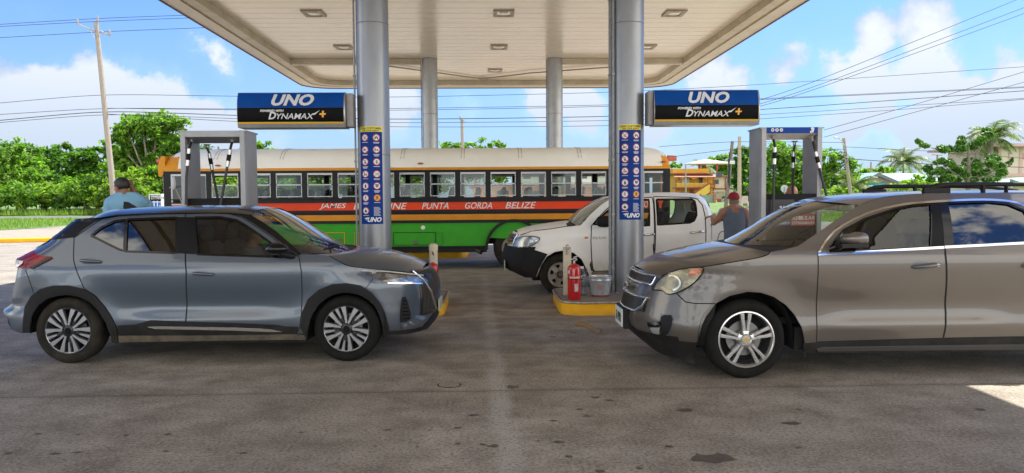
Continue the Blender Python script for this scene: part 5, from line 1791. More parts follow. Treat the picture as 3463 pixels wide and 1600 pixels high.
        mb = MB(); mb.lathe([(0, -.03), (Rr * .16, -.03), (Rr * .20, -.01), (Rr * .26, .015), (Rr * .30, .02)], (0, 0, 0), 'Y', 24); mb.build('hub', mat('rusty_hub', (.09, .07, .06), .7, metal=.3, var=.3, vscale=20), w, smooth=40)
        for k in range(6):
            a = rot + 2 * math.pi * (k + .5) / 6
            mb = MB(); mb.lathe([(0, -.0), (.012, .0), (.014, .02)], (math.cos(a) * Rr * .42, 0, math.sin(a) * Rr * .42), 'Y', 8); mb.build('wheel_nut', mat('nut_steel', (.12, .11, .10), .4, metal=.7), w)
    return w
def well(car, x, z, r, half):
    mb = MB(); mb.lathe([(r - .012, -half), (r, -.5), (r, .5), (r - .012, half)], (x, 0, z), 'Y', 40, -.12, math.pi + .12); mb.build('wheel_well', arch_dark, car.root, smooth=60)
    mb = MB(); mb.box(x - r, x + r, -.42, .42, .2, z + r * .8); mb.build('inner_wing', arch_dark, car.root)
steelw = mat('dusty_steel_wheel', (.36, .33, .29), .6, metal=.3, col2=(.20, .16, .12), vscale=9)

def seats(car, spots, z0=.45):
    """simple upholstered seats: (x, y, z, lean sign)"""
    for (x, y, z, h) in spots:
        st = bpy.data.objects.new('seat', None); COL.objects.link(st); st.parent = car.root; st.location = (x, y, 0); st.empty_display_size = .1
        sg = -car.sgn
        mb = MB(); mb.obox((sg * .0, 0, z), (.24, 0, 0), (0, .24, 0), (0, 0, .08)); mb.build('cushion', seat_dk, st)
        lean = Vector((sg * .22, 0, 1)).normalized(); pr = Vector((1, 0, -sg * .22)).normalized()
        mb = MB(); c0 = Vector((sg * .26, 0, z + .06))
        vs = []
        for t, wd, th in ((0, .23, .075), (.45, .24, .07), (.85, .20, .06), (1, .15, .045)):
            c = c0 + lean * h * t
            for (a, b) in ((-1, -1), (1, -1), (1, 1), (-1, 1)): vs.append(c + pr * th * a + Vector((0, wd * b, 0)))
        fs = [(0, 1, 2, 3), (12, 13, 14, 15)] + [(4 * i + j, 4 * i + (j + 1) % 4, 4 * i + 4 + (j + 1) % 4, 4 * i + 4 + j) for i in range(3) for j in range(4)]
        mb.add(vs, fs); b_ = mb.build('backrest', seat_dk, st, smooth=50)
        mb = MB(); c = c0 + lean * (h + .10); mb.add(*ellip(c, (.06, .13, .095), 14, 8)); mb.build('headrest', seat_dk, st, smooth=60)
# ============================================================ grey hatchback
def smo(t):
    t = max(0, min(1, t)); return t * t * (3 - 2 * t)
def A(*p): return [(x / 1.859, 640 + y / 1.859) for x, y in p]
def B(*p): return [(800 + x / 1.859, 640 + y / 1.859) for x, y in p]
def F_(*p): return [(1200 + x / 3.5, 820 + y / 3.5) for x, y in p]
def Fq(*p): return F_(*p)
KX, KY, KR = -2.95, 8.66, R(-1.6)
kw = [(.15, .80), (.24, .835), (.34, .868), (.45, .872), (.55, .868), (.66, .872), (.78, .885), (.90, .888), (.98, .876), (1.05, .852), (1.12, .826), (1.30, .755), (1.44, .69), (1.50, .645), (1.56, .58)]
def kfe(x, z):
    b = 0.
    for (cx, cz) in kfe.c:
        r_ = math.hypot(x - cx, (z - cz))
        b += .020 * math.exp(-((r_ - .40) / .13) ** 2) * (1 if z > .2 else .5)
    # pressed crease low on the doors, scooped above it
    if kfe.x0 < x < kfe.x1:
        e = smo((x - kfe.x0) / .6) * smo((kfe.x1 - x) / .6)
        b += e * (.009 * math.exp(-((z - .42) / .055) ** 2) - .014 * math.exp(-((z - .58) / .10) ** 2))
    return b
kfe.c = []; kfe.x0 = kfe.x1 = 0
nose_k = F_((845, 262), (900, 310), (965, 410), (988, 560), (985, 700), (975, 850), (945, 930), (900, 990))
tail_k = A((455, 190), (320, 315), (215, 375), (108, 436), (106, 495), (92, 580), (76, 650), (78, 715), (42, 740), (42, 800), (68, 880), (110, 905))
K = Car('grey_hatchback', KX, KY, KR, 'blue grey crossover hatchback with black roof parked nose to the right in the foreground', 'car', kw, nose_k, tail_k, 1, feats=kfe, n_f=2.3, L_f=.85, n_r=2.7, L_r=.5)
wf = K.plane(872 * 1.3444, 828.5 * 1.3444, -.85); wr = K.plane(173 * 1.3444, 838 * 1.3444, -.85)
kfe.c = [(wf.x, wf.z), (wr.x, wr.z)]; kfe.x0 = wr.x + .35; kfe.x1 = wf.x - .35
kp = mat('blue_grey_paint', (.064, .081, .106), .28, metal=.25, spec=.4, coat=.75, dirt=((.19, .16, .12), .16, .55, .55))
rail_roof = A((455, 190), (600, 182), (740, 163), (900, 155), (1100, 151), (1300, 149), (1450, 150), (1578, 163))
cen_roof = A((670, 133), (820, 120), (960, 111), (1118, 105), (1290, 101), (1470, 101), (1610, 106), (1700, 120))
rail_ws = B((90, 163), (170, 210), (250, 265), (330, 335), (410, 408))
cen_ws = B((212, 120), (310, 168), (430, 242), (565, 322), (690, 392))
rail_hd = B((410, 408), (500, 412), (585, 420), (640, 453), (700, 484), (810, 496), (1000, 514), (1100, 525), (1160, 537))
cen_hd = B((690, 392), (725, 380), (770, 373), (830, 370), (900, 378), (985, 392), (1085, 420), (1150, 448), (1188, 470))
front_edge = F_((780, 385), (830, 470), (862, 560), (893, 660), (915, 750), (930, 830), (860, 990), (600, 1035), (400, 1045))
arch_f = B((925, 935), (915, 850), (890, 770), (850, 710), (780, 665), (690, 645), (610, 660), (540, 700), (490, 760), (455, 840), (440, 945))
arch_r = A((703, 960), (700, 920), (670, 840), (620, 760), (570, 710), (500, 675), (420, 662), (330, 675), (260, 710), (215, 770), (195, 830), (190, 900))
arch_f_o = B((957, 895), (955, 860), (935, 780), (900, 710), (850, 650), (780, 605), (690, 590), (600, 597), (520, 630), (450, 690), (415, 770), (405, 868))
arch_r_o = A((745, 958), (735, 870), (700, 800), (660, 740), (600, 670), (520, 625), (430, 605), (340, 605), (260, 625), (200, 670), (160, 740), (150, 820), (148, 900))
rear_edge = A((135, 906), (70, 880), (44, 800), (46, 738), (80, 718), (80, 650), (100, 560), (112, 495), (110, 438), (215, 380), (320, 318), (400, 245))
body_o = rail_roof + rail_ws[1:] + rail_hd[1:] + front_edge + smooth_poly(arch_f, 1) + A((1300, 952), (745, 962)) + smooth_poly(arch_r, 1) + rear_edge
body_o = body_o[::-1]
w_q = A((572, 291), (640, 238), (720, 201), (789, 192), (781, 388), (752, 380), (690, 350))
w_r = A((798, 190), (1113, 179), (1110, 401), (788, 391))
w_f = A((1223, 178), (1380, 176), (1487, 195)) + B((60, 230), (130, 277), (200, 327), (262, 378), (300, 427)) + A((1243, 409))
d_r = A((650, 181), (760, 165), (960, 156), (1166, 154), (1164, 400), (1170, 520), (1175, 720), (1173, 912), (742, 914), (733, 866), (700, 800), (660, 740), (600, 670), (530, 625), (492, 540), (462, 440), (466, 305))
d_f = A((1170, 154), (1330, 151), (1440, 155)) + B((35, 178), (110, 225), (200, 285), (300, 360), (395, 430), (408, 520), (412, 620), (408, 780), (398, 868), (378, 905)) + A((1178, 913), (1176, 720), (1172, 520), (1168, 400))
K.panel('body', body_o, kp, holes=[d_r, d_f, w_q], res=.035, edge=.012)
K.panel('door', d_r, kp, holes=[w_r, w_q] if False else [w_r, A((572, 291), (640, 238), (720, 201), (789, 192), (781, 388), (752, 380), (690, 350))], res=.035, edge=.012)
K.panel('door', d_f, kp, holes=[w_f], res=.035, edge=.012)
for nm, w_, gm in (('quarter_window', w_q, g_dark), ('rear_window', w_r, g_dark), ('front_window', w_f, g_mid)):
    K.panel(nm, w_, gm, off=-.012, res=.06, flat=.85)
    K.strip('window_trim', w_, .022, gloss_black, off=.002, sm=0, closed=True)
for ln in (d_r, d_f):
    K.strip('door_gap', ln, .009, seamm, sm=0, closed=True)
K.strip('bumper_gap', B((860, 560), (830, 600), (812, 625)), .006, seamm)
K.strip('bumper_gap', A((160, 505), (185, 570), (212, 655)), .006, seamm)
# black pillars and roof sides
K.panel('rear_pillar', A((322, 318), (380, 262), (446, 200), (520, 205), (590, 211), (520, 258), (466, 303)), mat('satin_black', (.006, .006, .007), .35, spec=.15), off=.004, res=.06)
K.panel('roof_side', A((448, 190), (600, 181), (740, 162), (900, 154), (1100, 150), (1300, 148), (1450, 149), (1578, 162)) + B((170, 210), (250, 265), (330, 335), (408, 407), (392, 420), (300, 350), (200, 277), (110, 217), (35, 172)) + A((1440, 156), (1330, 153), (1160, 157), (960, 160), (760, 171), (650, 187), (590, 209), (520, 204)), gloss_black, off=.005, res=.05)
K.panel('door_pillar', A((1116, 177), (1221, 176), (1241, 410), (1113, 403)), MATS['satin_black'], off=.003, res=.06)
K.loft('roof', list(zip(rail_roof, cen_roof)), gloss_black, k1=3.2)
K.loft('windscreen', list(zip(rail_ws, cen_ws)), g_clear, k1=2.2)
K.loft('hood', list(zip(rail_hd[1:], cen_hd[1:])), kp, k1=2.6, res=.05)
K.strip('hood_gap', rail_hd[2:], .008, seamm, off=.003)
K.loft('cowl', list(zip(B((395, 400), (500, 415)), B((680, 388), (735, 382)))), blackp, k1=2.2, off=-.004)
K.loft('tailgate', [(p, ('d', -.10, .0)) for p in A((455, 190), (400, 245), (320, 318), (215, 380), (112, 438), (112, 495), (100, 560), (80, 650), (80, 718), (46, 738), (44, 800), (70, 880), (135, 906))], kp, k1=1.6)
K.loft('rear_glass', [(p, ('d', -.108, .004)) for p in A((445, 200), (400, 245), (320, 318), (225, 374))], g_dark, k1=1.6, off=.006)
K.panel('glass_edge', A((446, 200), (400, 243), (322, 314), (225, 374), (205, 372), (300, 300), (400, 222), (440, 192)), g_dark, off=.008, res=.08)
# claddings
K.panel('wheel_arch', arch_f_o + arch_f[::-1], blackp, off=.012, res=.05, edge=.05)
K.panel('wheel_arch', arch_r_o + arch_r[::-1], blackp, off=.012, res=.05, edge=.05)
K.panel('sill_cladding', A((742, 856), (850, 850), (950, 823), (1170, 832), (1400, 838), (1640, 848)) + B((250, 852), (310, 862), (388, 864), (378, 905), (425, 910), (440, 945)) + A((1300, 952), (747, 962), (742, 912)), blackp, off=.010, res=.06, edge=.03)
K.panel('sill_dust', A((747, 918), (1170, 916), (1480, 914)) + B((200, 911), (370, 908), (430, 914), (436, 943)) + A((1300, 950), (750, 960)), mat('dusty_sill', (.13, .10, .065), .9, col2=(.05, .042, .032), vscale=9), off=.0125, res=.06)
K.panel('sill_trim', A((930, 863), (1000, 861), (1480, 868)) + B((150, 874), (230, 882), (285, 893), (200, 893)) + A((1480, 885), (1174, 879), (980, 875)), silver_trim, off=.016, res=.06, edge=.01)
# lights
K.panel('tail_light', A((108, 440), (170, 408), (215, 385), (232, 412), (328, 424), (325, 440), (250, 478), (205, 503), (110, 495)), mat('tail_red', (.30, .004, .008), .2, spec=.4, col2=(.12, .004, .01), vscale=5), off=.006, res=.05, dome=.012)
K.panel('reverse_lens', A((112, 452), (155, 456), (150, 470), (125, 488), (112, 492)), mat('lens_white', (.5, .48, .46), .15, coat=.8), off=.020, res=.05)
K.panel('tail_light_surround', A((205, 503), (250, 478), (326, 438), (329, 430), (300, 428), (240, 470), (190, 490)), gloss_black, off=.018, res=.05)
hl_o = F_((60, 340), (140, 330), (300, 345), (480, 365), (640, 380), (780, 400), (850, 450), (862, 478), (700, 480), (380, 478), (230, 415))
K.panel('headlight', hl_o, mat('lamp_housing', (.03, .03, .033), .25), off=.0, res=.05, dome=.006)
hl = K.panel('headlight_reflector', F_((350, 370), (440, 378), (640, 392), (770, 420), (820, 455), (700, 470), (440, 468), (370, 420)), mat('lamp_chrome', (.50, .51, .53), .18, metal=.7, col2=(.16, .16, .17), vscale=22), off=.007, res=.04)
K.panel('headlight_lens', hl_o, g_lens, off=.014, res=.06, dome=.012)
K.strip('light_bar', F_((385, 480), (560, 484), (700, 484), (860, 484)), .012, chrome, off=.010)
K.strip('light_bar', F_((70, 338), (300, 350), (640, 384), (790, 405)), .008, mat('lamp_trim', (.5, .48, .42), .3), off=.028)
fog = F_((555, 650), (600, 640), (625, 700), (660, 840), (655, 900), (600, 940), (530, 945), (535, 800))
K.panel('fog_recess', fog, blackp, off=.004, res=.04)
for k in range(6):
    K.strip('fog_slat', F_((565, 690 + k * 42), (600 + k * 9, 688 + k * 42)), .010, gloss_black, off=.010, sm=0)
K.panel('front_skirt', F_((340, 1048), (400, 1045), (600, 1035), (800, 985), (860, 930), (925, 838), (962, 850), (930, 930), (850, 1010), (620, 1072), (345, 1078)), blackp, off=.014, res=.05, edge=.04)
K.panel('lower_scoop', F_((533, 955), (560, 1028), (700, 1012), (790, 985), (860, 870), (790, 860), (680, 850), (640, 935)), kp, off=.012, res=.04, dome=.03, domer=.05)
# front end
zt = K.plane(*F_((845, 262))[0], 0).z
K.nose_skin('bumper_core', .28, zt - .01, blackp, ym=.90, off=-.04)
K.nose_skin('grille', .40, zt - .015, mat('grille_black', (.01, .01, .011), .25, coat=.5), ym=.62, off=.004)
def kpt(f, z, off):
    d = K.Lf * (1 - (1 - min(1, abs(f)) ** K.nf) ** (1 / K.nf)); return Vector((sinterp(z, K.nose) - d + off, f * sinterp(z, K.wz), z))
for q0 in (0, 1):
    gr_ = MB(); P_ = []
    for i in range(15):
        z0 = .45 + (zt - .49) * i / 14
        for j in range(0, 25):
            jj = j if i % 2 == 0 else 24 - j
            P_.append(kpt(lerp(-.58, .58, jj / 24), z0 + (.016 if (jj + q0) % 2 else -.016), .012 + q0 * .003))
    gr_.tube(P_, .0035, 5); gr_.build('grille_mesh', mat('grille_chips', (.16, .16, .17), .2, metal=.8), K.root)
for sg in (-1, 1):   # V shaped chrome band round the grille
    pts = []; mb = MB()
    for (z, f) in ((zt - .02, .60), (zt - .12, .55), (zt - .25, .44), (.50, .34), (.44, .28)):
        d = K.Lf * (1 - (1 - f ** K.nf) ** (1 / K.nf)); pts.append((sinterp(z, K.nose) - d + .018, sg * f * sinterp(z, K.wz), z))
    mb.tube(pts, .016, 8); mb.build('grille_trim', chrome, K.root, smooth=50)
mb = MB(); x = sinterp(.47, K.nose) + .02
mb.box(x, x + .012, -.19, .19, .40, .53); mb.build('number_plate', mat('plate_yellow_green', (.45, .50, .18), .5, col2=(.3, .3, .3), vscale=12), K.root)
# mirror
mc = K.pt(*B((268, 398))[0], .12)
mb = MB(); vs, fs = ellip((0, 0, 0), (1, 1, 1), 20, 12)
vs = [(mc.x + v[0] * .125 * (1 if v[0] > 0 else .85), mc.y + v[1] * .085, mc.z + v[2] * (.062 if v[2] > 0 else .055)) for v in vs]
mb.add(vs, fs); mir = mb.build('mirror', gloss_black, K.root, smooth=70)
q = K.pt(*B((345, 425))[0]); mb = MB(); mb.tube([q + Vector((.02, .02, 0)), mc + Vector((.03, .02, -.045))], [.035, .03], 8); mb.build('mirror_stalk', blackp, K.root, smooth=50)
# handles
for (px, py) in (A((573, 452))[0], A((1278, 533))[0]):
    x, z = K.s_(px, py)
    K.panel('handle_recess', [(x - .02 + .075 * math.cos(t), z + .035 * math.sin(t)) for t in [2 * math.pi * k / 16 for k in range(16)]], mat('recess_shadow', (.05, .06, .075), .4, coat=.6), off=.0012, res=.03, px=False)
    a, b_ = Vector((x - .085, -K.W(x - .08, z) - .030, z + .008)), Vector((x + .09, -K.W(x + .09, z) - .022, z - .004))
    mb = MB(); mb.tube([a + Vector((-.006, .02, 0)), a, a.lerp(b_, .5) + Vector((0, -.008, 0)), b_, b_ + Vector((.012, .02, 0))], [.012, .017, .016, .014, .010], 10)
    mb.build('door_handle', kp, K.root, smooth=60)
# wheels, wells, underside, cabin
Rk = .328
for c in (wf, wr):
    for side in (-1, 1):
        wheel(K.root, (c.x, side * .865, Rk), Rk, .232, .21, 'ten', rubber if c is wf else mudded('muddy_tyre', .5), side, rot=R(8) if c is wf else R(20))
    well(K, c.x, Rk + .02, .40, .845)
mb = MB(); mb.box(wr.x - .5, wf.x + .45, -.5, .5, .22, .46); mb.box(wr.x + .42, wf.x - .42, -.80, .80, .19, .40)
mb.build('underbody', arch_dark, K.root)
mb = MB(); mb.box(wf.x - .75, wf.x - .25, -.66, .66, .42, .88, .05); mb.build('dashboard', cabin, K.root, smooth=40)
mb = MB(); mb.box(wr.x - .45, wf.x - .3, -.70, .70, .40, .46); mb.build('cabin_floor', cabin, K.root)
seats(K, [(wf.x - 1.15, -.36, .62, .50), (wf.x - 1.15, .36, .62, .50), (wf.x - 1.95, -.40, .64, .48), (wf.x - 1.95, .40, .64, .48)])
mb = MB(); c = Vector((wf.x - .72, .36, .98)); mb.tube([c + Vector((.05 * math.cos(t) * 1.5, .18 * math.sin(t), .16 * math.cos(t))) for t in [2 * math.pi * k / 20 for k in range(21)]], .014, 6); mb.build('steering_wheel', cabin, K.root, smooth=60)
mb = MB(); a = K.plane(*A((835, 100))[0], 0.)
mb.prism([(a.x - .10, a.z - .04), (a.x + .07, a.z - .04), (a.x - .05, a.z + .035), (a.x - .09, a.z + .04)], 'Y', -.015, .015)
mb.build('roof_aerial', MATS['satin_black'], K.root)
mb = MB(); a, b_ = B((505, 408))[0], B((600, 398))[0]
mb.tube([K.pt(*B((512, 409))[0]) + Vector((0, .25, .03)), K.pt(*B((512, 409))[0]) + Vector((.1, .5, .05)), K.pt(*B((480, 400))[0]) + Vector((.0, .7, .05))], .010, 6); mb.build('wiper', blackp, K.root)
# ============================================================ brown grey sport utility
def Q(*p): return [(2050 + x / 1.7506, 640 + y / 1.7506) for x, y in p]
def V(*p): return [(2700 + x / 1.566, 560 + y / 1.566) for x, y in p]
def E(*p): return [(2080 + x / 2.834, 880 + y / 2.834) for x, y in p]
EY = 7.68
ew = [(.20, .84), (.30, .870), (.42, .885), (.55, .880), (.68, .882), (.80, .893), (.95, .905), (1.05, .902), (1.12, .888), (1.18, .862), (1.30, .820), (1.42, .765), (1.52, .705), (1.58, .65), (1.64, .60)]
def efe(x, z):
    b = 0.
    for (cx, cz) in efe.c:
        r_ = math.hypot(x - cx, z - cz)
        b += .018 * math.exp(-((r_ - .43) / .13) ** 2)
    if efe.x0 < x < efe.x1:
        e = smo((x - efe.x0) / .6) * smo((efe.x1 - x) / .6)
        b += e * (.008 * math.exp(-((z - .46) / .06) ** 2) - .013 * math.exp(-((z - .64) / .11) ** 2))
    return b
efe.c = []; efe.x0 = efe.x1 = 0
nose_e = E((215, 70), (195, 95), (172, 160), (148, 210), (130, 270), (108, 350), (92, 425), (84, 470), (84, 560), (108, 615), (135, 650), (240, 745), (330, 820))
tail_e = V((1850, 200), (1930, 330), (2000, 440), (2030, 520), (2032, 700), (2044, 760), (2044, 850), (1990, 940))
EQ = Car('brown_suv', 3.9, EY, 0., 'brown metallic sport utility car with roof rails cut off by the right edge', 'car', ew, nose_e, tail_e, -1, feats=efe, n_f=2.3, L_f=.85, n_r=2.8, L_r=.5, zb=1.12)
ef_ = EQ.plane(2523.5, 1163, -.88); er_ = Vector((ef_.x + 3.02, ef_.y, ef_.z))
efe.c = [(ef_.x, ef_.z), (er_.x, er_.z)]; efe.x0 = ef_.x + .40; efe.x1 = er_.x - .40
ep = mat('mocha_paint', (.100, .085, .073), .33, metal=.3, spec=.4, coat=.7, dirt=((.16, .13, .10), .22, .42, .25))
er_roof = V((320, 210), (420, 172), (560, 154), (700, 147), (900, 146), (1195, 143), (1400, 150), (1600, 170), (1850, 205))
ec_roof = Q((1190, 70), (1300, 47)) + V((340, 147), (467, 138), (646, 133), (912, 130), (1096, 133), (1275, 150), (1530, 190))
er_ws = Q((1140, 335), (1250, 260), (1350, 188), (1430, 135), (1495, 95))
ec_ws = Q((735, 318), (860, 250), (985, 170), (1090, 110), (1190, 70))
er_hd = Q((1140, 335), (1045, 360), (970, 372), (955, 390), (890, 408), (740, 432), (580, 458), (480, 468), (400, 488), (330, 512), (276, 524))
ec_hd = Q((735, 318), (715, 316), (690, 317), (650, 322), (600, 330), (500, 350), (400, 372), (330, 392), (270, 413), (218, 436), (183, 458))
fe = E((365, 160), (345, 215), (300, 300), (262, 390), (240, 440), (150, 470), (145, 560), (165, 628), (280, 718), (400, 748), (520, 767), (782, 790))
earch = E((800, 740), (830, 630), (870, 545), (965, 415), (1100, 342), (1270, 302), (1400, 312), (1520, 350), (1640, 430), (1720, 520), (1790, 640), (1818, 760), (1822, 800))
def ring_px(c, r, a0, a1, n=12):
    o = []
    for k in range(n + 1):
        t = R(lerp(a0, a1, k / n)); p = EQ.M @ Vector((c.x + r * math.cos(t), -.90, c.z + r * math.sin(t)))
        v = CR.transposed() @ (p - CAM); o.append((CX + v.x / -v.z * FPX, CY - v.y / -v.z * FPX))
    return o
rarch = ring_px(er_, .405, 190, -10)
body_e = er_hd[::-1] + er_ws[1:] + er_roof[1:] + V((1930, 330), (2000, 440), (2030, 520), (2032, 700), (2040, 760), (2036, 850), (1980, 905)) + rarch[::-1] + V((1315, 905), (765, 916), (95, 935)) + earch[::-1] + fe[::-1]
ew_f = V((168, 458), (200, 385), (240, 342), (350, 284), (500, 234), (600, 212), (701, 202), (704, 434), (340, 452))
ew_r = V((784, 197), (1000, 190), (1110, 203), (1195, 238), (1240, 300), (1262, 402), (1000, 418), (818, 426))
ew_q = V((1300, 262), (1450, 290), (1580, 340), (1660, 392), (1500, 400), (1325, 404))
ed_f = V((103, 470), (112, 448), (150, 385), (202, 330), (330, 262), (430, 228), (520, 208), (640, 193), (738, 188), (762, 330), (776, 470), (783, 600), (778, 780), (765, 914), (95, 934), (97, 700))
ed_r = V((744, 187), (880, 180), (1000, 178), (1100, 184), (1160, 195), (1230, 225), (1290, 280), (1320, 400), (1370, 520), (1370, 640), (1335, 760), (1310, 905), (769, 914), (782, 780), (787, 600), (780, 470), (766, 330))
EQ.panel('body', body_e, ep, holes=[ed_f, ed_r, ew_q], res=.035, edge=.012)
EQ.panel('door', ed_f, ep, holes=[ew_f], res=.035, edge=.012)
EQ.panel('door', ed_r, ep, holes=[ew_r], res=.035, edge=.012)
for nm, w_, gm in (('front_window', ew_f, g_mid), ('rear_window', ew_r, g_dark), ('quarter_window', ew_q, g_dark)):
    EQ.panel(nm, w_, gm, off=-.012, res=.06, flat=.85)
    EQ.strip('window_trim', w_, .02, gloss_black, off=.002, sm=0, closed=True)
for ln in (ed_f, ed_r): EQ.strip('door_gap', ln, .009, seamm, sm=0, closed=True)
EQ.panel('door_pillar', V((703, 199), (738, 195), (770, 431), (705, 434)), MATS['satin_black'], off=.004, res=.06)
EQ.panel('door_pillar', V((742, 194), (782, 193), (817, 428), (773, 431)), gloss_black, off=.004, res=.06)
EQ.strip('window_chrome', V((104, 470), (400, 456), (700, 438), (771, 434)), .020, chrome, off=.006, sm=0)
EQ.strip('window_chrome', V((775, 433), (1000, 422), (1262, 408), (1660, 396)), .022, chrome, off=.006, sm=0)
EQ.strip('window_chrome', V((106, 468), (114, 450), (152, 388), (204, 333), (330, 266), (430, 232), (520, 212), (640, 197), (738, 192), (880, 184), (1000, 182), (1100, 188), (1160, 199), (1230, 228), (1300, 250), (1450, 280), (1590, 334), (1662, 394)), .018, chrome, off=.007, sm=1)
EQ.loft('roof', list(zip(er_roof, ec_roof)), ep, k1=3.0)
EQ.loft('windscreen', list(zip(er_ws, ec_ws)), g_clear, k1=2.2)
EQ.loft('hood', list(zip(er_hd[2:], ec_hd[2:])), ep, k1=2.5, res=.05)
EQ.strip('hood_gap', er_hd[2:-1], .009, seamm, off=.003)
EQ.loft('cowl', list(zip(er_hd[:4], ec_hd[:4])), blackp, k1=2.2, off=-.004)
EQ.loft('tailgate', [(p, ('d', .12, 0.)) for p in V((1850, 205), (1930, 330), (2000, 440), (2030, 520), (2032, 700), (2040, 760), (2036, 850), (1980, 905))], ep, k1=1.6)
EQ.loft('rear_glass', [(p, ('d', .125, .004)) for p in V((1860, 225), (1930, 330), (1990, 425))], g_dark, k1=1.6, off=.005)
EQ.panel('tail_light', V((1960, 430), (2022, 520), (2026, 640), (1900, 560), (1880, 480)), MATS['tail_red'], off=.008, res=.06)
EQ.strip('bumper_gap', E((590, 316), (640, 370), (690, 412), (962, 416)), .009, seamm)
EQ.strip('fuel_flap_gap', V((1480, 480), (1600, 480), (1600, 590), (1480, 590)), .006, seamm, closed=True)
# black lower parts
EQ.panel('front_skirt', E((140, 610), (190, 650), (280, 716), (400, 746), (520, 765), (782, 788), (762, 995), (560, 948), (400, 868), (240, 742), (150, 660)), blackp, off=.010, res=.05, edge=.04)
EQ.panel('sill_cladding', V((35, 941), (95, 935), (765, 915), (1195, 906), (1312, 905), (1315, 985), (765, 986), (200, 990), (35, 990)), blackp, off=.006, res=.06, edge=.05)
EQ.panel('side_step', V((95, 968), (130, 960), (765, 950), (1308, 944), (1310, 970), (765, 972), (100, 980)), mat('step_plastic', (.045, .043, .042), .45), off=.022, res=.06, edge=.03, dome=.010, domer=.02)
EQ.panel('mud_flap', E((1800, 790), (1826, 790), (1822, 930), (1808, 935)), blackp, off=.006, res=.05)
# headlight
hl_e = E((360, 285), (400, 220), (450, 165), (520, 120), (600, 90), (720, 70), (845, 66), (850, 90), (830, 140), (780, 200), (720, 250), (640, 295), (560, 325), (500, 328), (470, 300), (440, 288))
EQ.panel('headlight', hl_e, mat('yellowed_lamp', (.40, .35, .23), .2, coat=.6, col2=(.24, .22, .16), vscale=9), off=.001, res=.05, dome=.012)
EQ.panel('headlight_reflector', [(E((548, 222))[0][0] + 30 * math.cos(t), E((548, 222))[0][1] + 24 * math.sin(t)) for t in [2 * math.pi * k / 24 for k in range(24)]], mat('cloudy_reflector', (.20, .20, .18), .25, metal=.3, col2=(.30, .29, .25), vscale=12), off=.018, res=.04, dome=.012, domer=.05)
EQ.strip('reflector_ring', [(E((556, 222))[0][0] + 29 * math.cos(t), E((556, 222))[0][1] + 24 * math.sin(t)) for t in [-1.9 + 3.3 * k / 12 for k in range(13)]], .014, mat('pale_chrome', (.75, .74, .68), .25, metal=.7), off=.032)
EQ.panel('indicator', E((712, 100), (760, 84), (836, 80), (828, 110), (790, 145), (712, 148)), mat('indicator_orange', (.62, .14, .02), .2, coat=.8), off=.018, res=.04, dome=.008)
EQ.panel('headlight_lens', hl_e, glass('hazy_lens', (.90, .88, .78), base=.03, rough=.12), off=.030, res=.06, dome=.012)
EQ.strip('headlight_edge', hl_e, .010, seamm, off=.010, closed=True)
# fog lamp recess
EQ.panel('fog_recess', E((440, 520), (540, 525), (556, 560), (545, 640), (500, 718), (440, 724), (425, 690), (432, 600)), blackp, off=.004, res=.04)
EQ.panel('fog_arm', E((315, 592), (440, 587), (440, 640), (322, 636)), gloss_black, off=.012, res=.04, dome=.01)
EQ.panel('fog_scoop', E((335, 645), (430, 646), (442, 700), (400, 716), (352, 692)), mat('bare_silver', (.42, .41, .42), .3, metal=.5), off=.003, res=.04)
EQ.strip('recess_edge', E((430, 600), (436, 522), (540, 522), (560, 560), (548, 640), (502, 722), (438, 728), (360, 705), (325, 650), (310, 600)), .008, mat('recess_shadow', (.05, .06, .075), .4, coat=.6), off=.004)
# front face
zt = EQ.plane(*E((215, 70))[0], 0).z
def ez(y): return EQ.plane(*E((110, y))[0], 0).z
EQ.nose_skin('bumper_core', .30, zt - .01, ep, ym=.80, off=-.008)
EQ.nose_skin('bumper_inner', .28, zt - .04, blackp, ym=.97, off=-.05)
EQ.nose_skin('lower_grille', ez(428), ez(300), mat('grille_black', (.01, .01, .011), .25, coat=.5), ym=.56, off=.004)
EQ.nose_skin('upper_grille', ez(175), ez(100), MATS['grille_black'], ym=.57, off=.004)
EQ.nose_skin('bumper_lip', .27, ez(610), blackp, ym=.90, off=.012)
def npt(car, f, z, off=0.):
    up = max(0., min(1., (z - car.zb) / .2))
    d = lerp(car.Lf, car.Lup, up) * (1 - (1 - min(1, abs(f)) ** car.nf) ** (1 / car.nf))
    return Vector((sinterp(z, car.nose) - car.sgn * d + car.sgn * off, f * sinterp(z, car.wz), z))
def nframe(car, name, pts, r, m, off=.012):
    mb = MB(); P_ = []
    for a, b_ in zip(pts, pts[1:]):
        for k in range(8): P_.append(npt(car, lerp(a[0], b_[0], k / 8), lerp(a[1], b_[1], k / 8), off))
    P_.append(npt(car, *pts[-1], off)); mb.tube(P_, r, 8); return mb.build(name, m, car.root, smooth=60)
nframe(EQ, 'grille_frame', [(-.57, ez(105)), (0, ez(98)), (.57, ez(105))], .011, chrome)
nframe(EQ, 'grille_frame', [(-.58, ez(112)), (-.56, ez(185)), (0, ez(180)), (.56, ez(185)), (.58, ez(112))], .016, chrome)
nframe(EQ, 'grille_frame', [(-.56, ez(305)), (-.52, ez(380)), (-.42, ez(435)), (0, ez(440)), (.42, ez(435)), (.52, ez(380)), (.56, ez(305)), (0, ez(296)), (-.56, ez(305))], .014, chrome)
for (y0, y1) in ((105, 178), (305, 428)):
    mb = MB()
    for i in range(int((y1 - y0) / 13)):
        for j in range(-17, 18):
            f = j / 17 * .52 + (i % 2) * .015; p = npt(EQ, f, ez(y0 + 8 + i * 13), .008)
            mb.obox(p, (.005, 0, 0), (0, .006, 0), (0, 0, .005))
    mb.build('grille_mesh', mat('mesh_grey', (.08, .08, .08), .3, metal=.6), EQ.root)
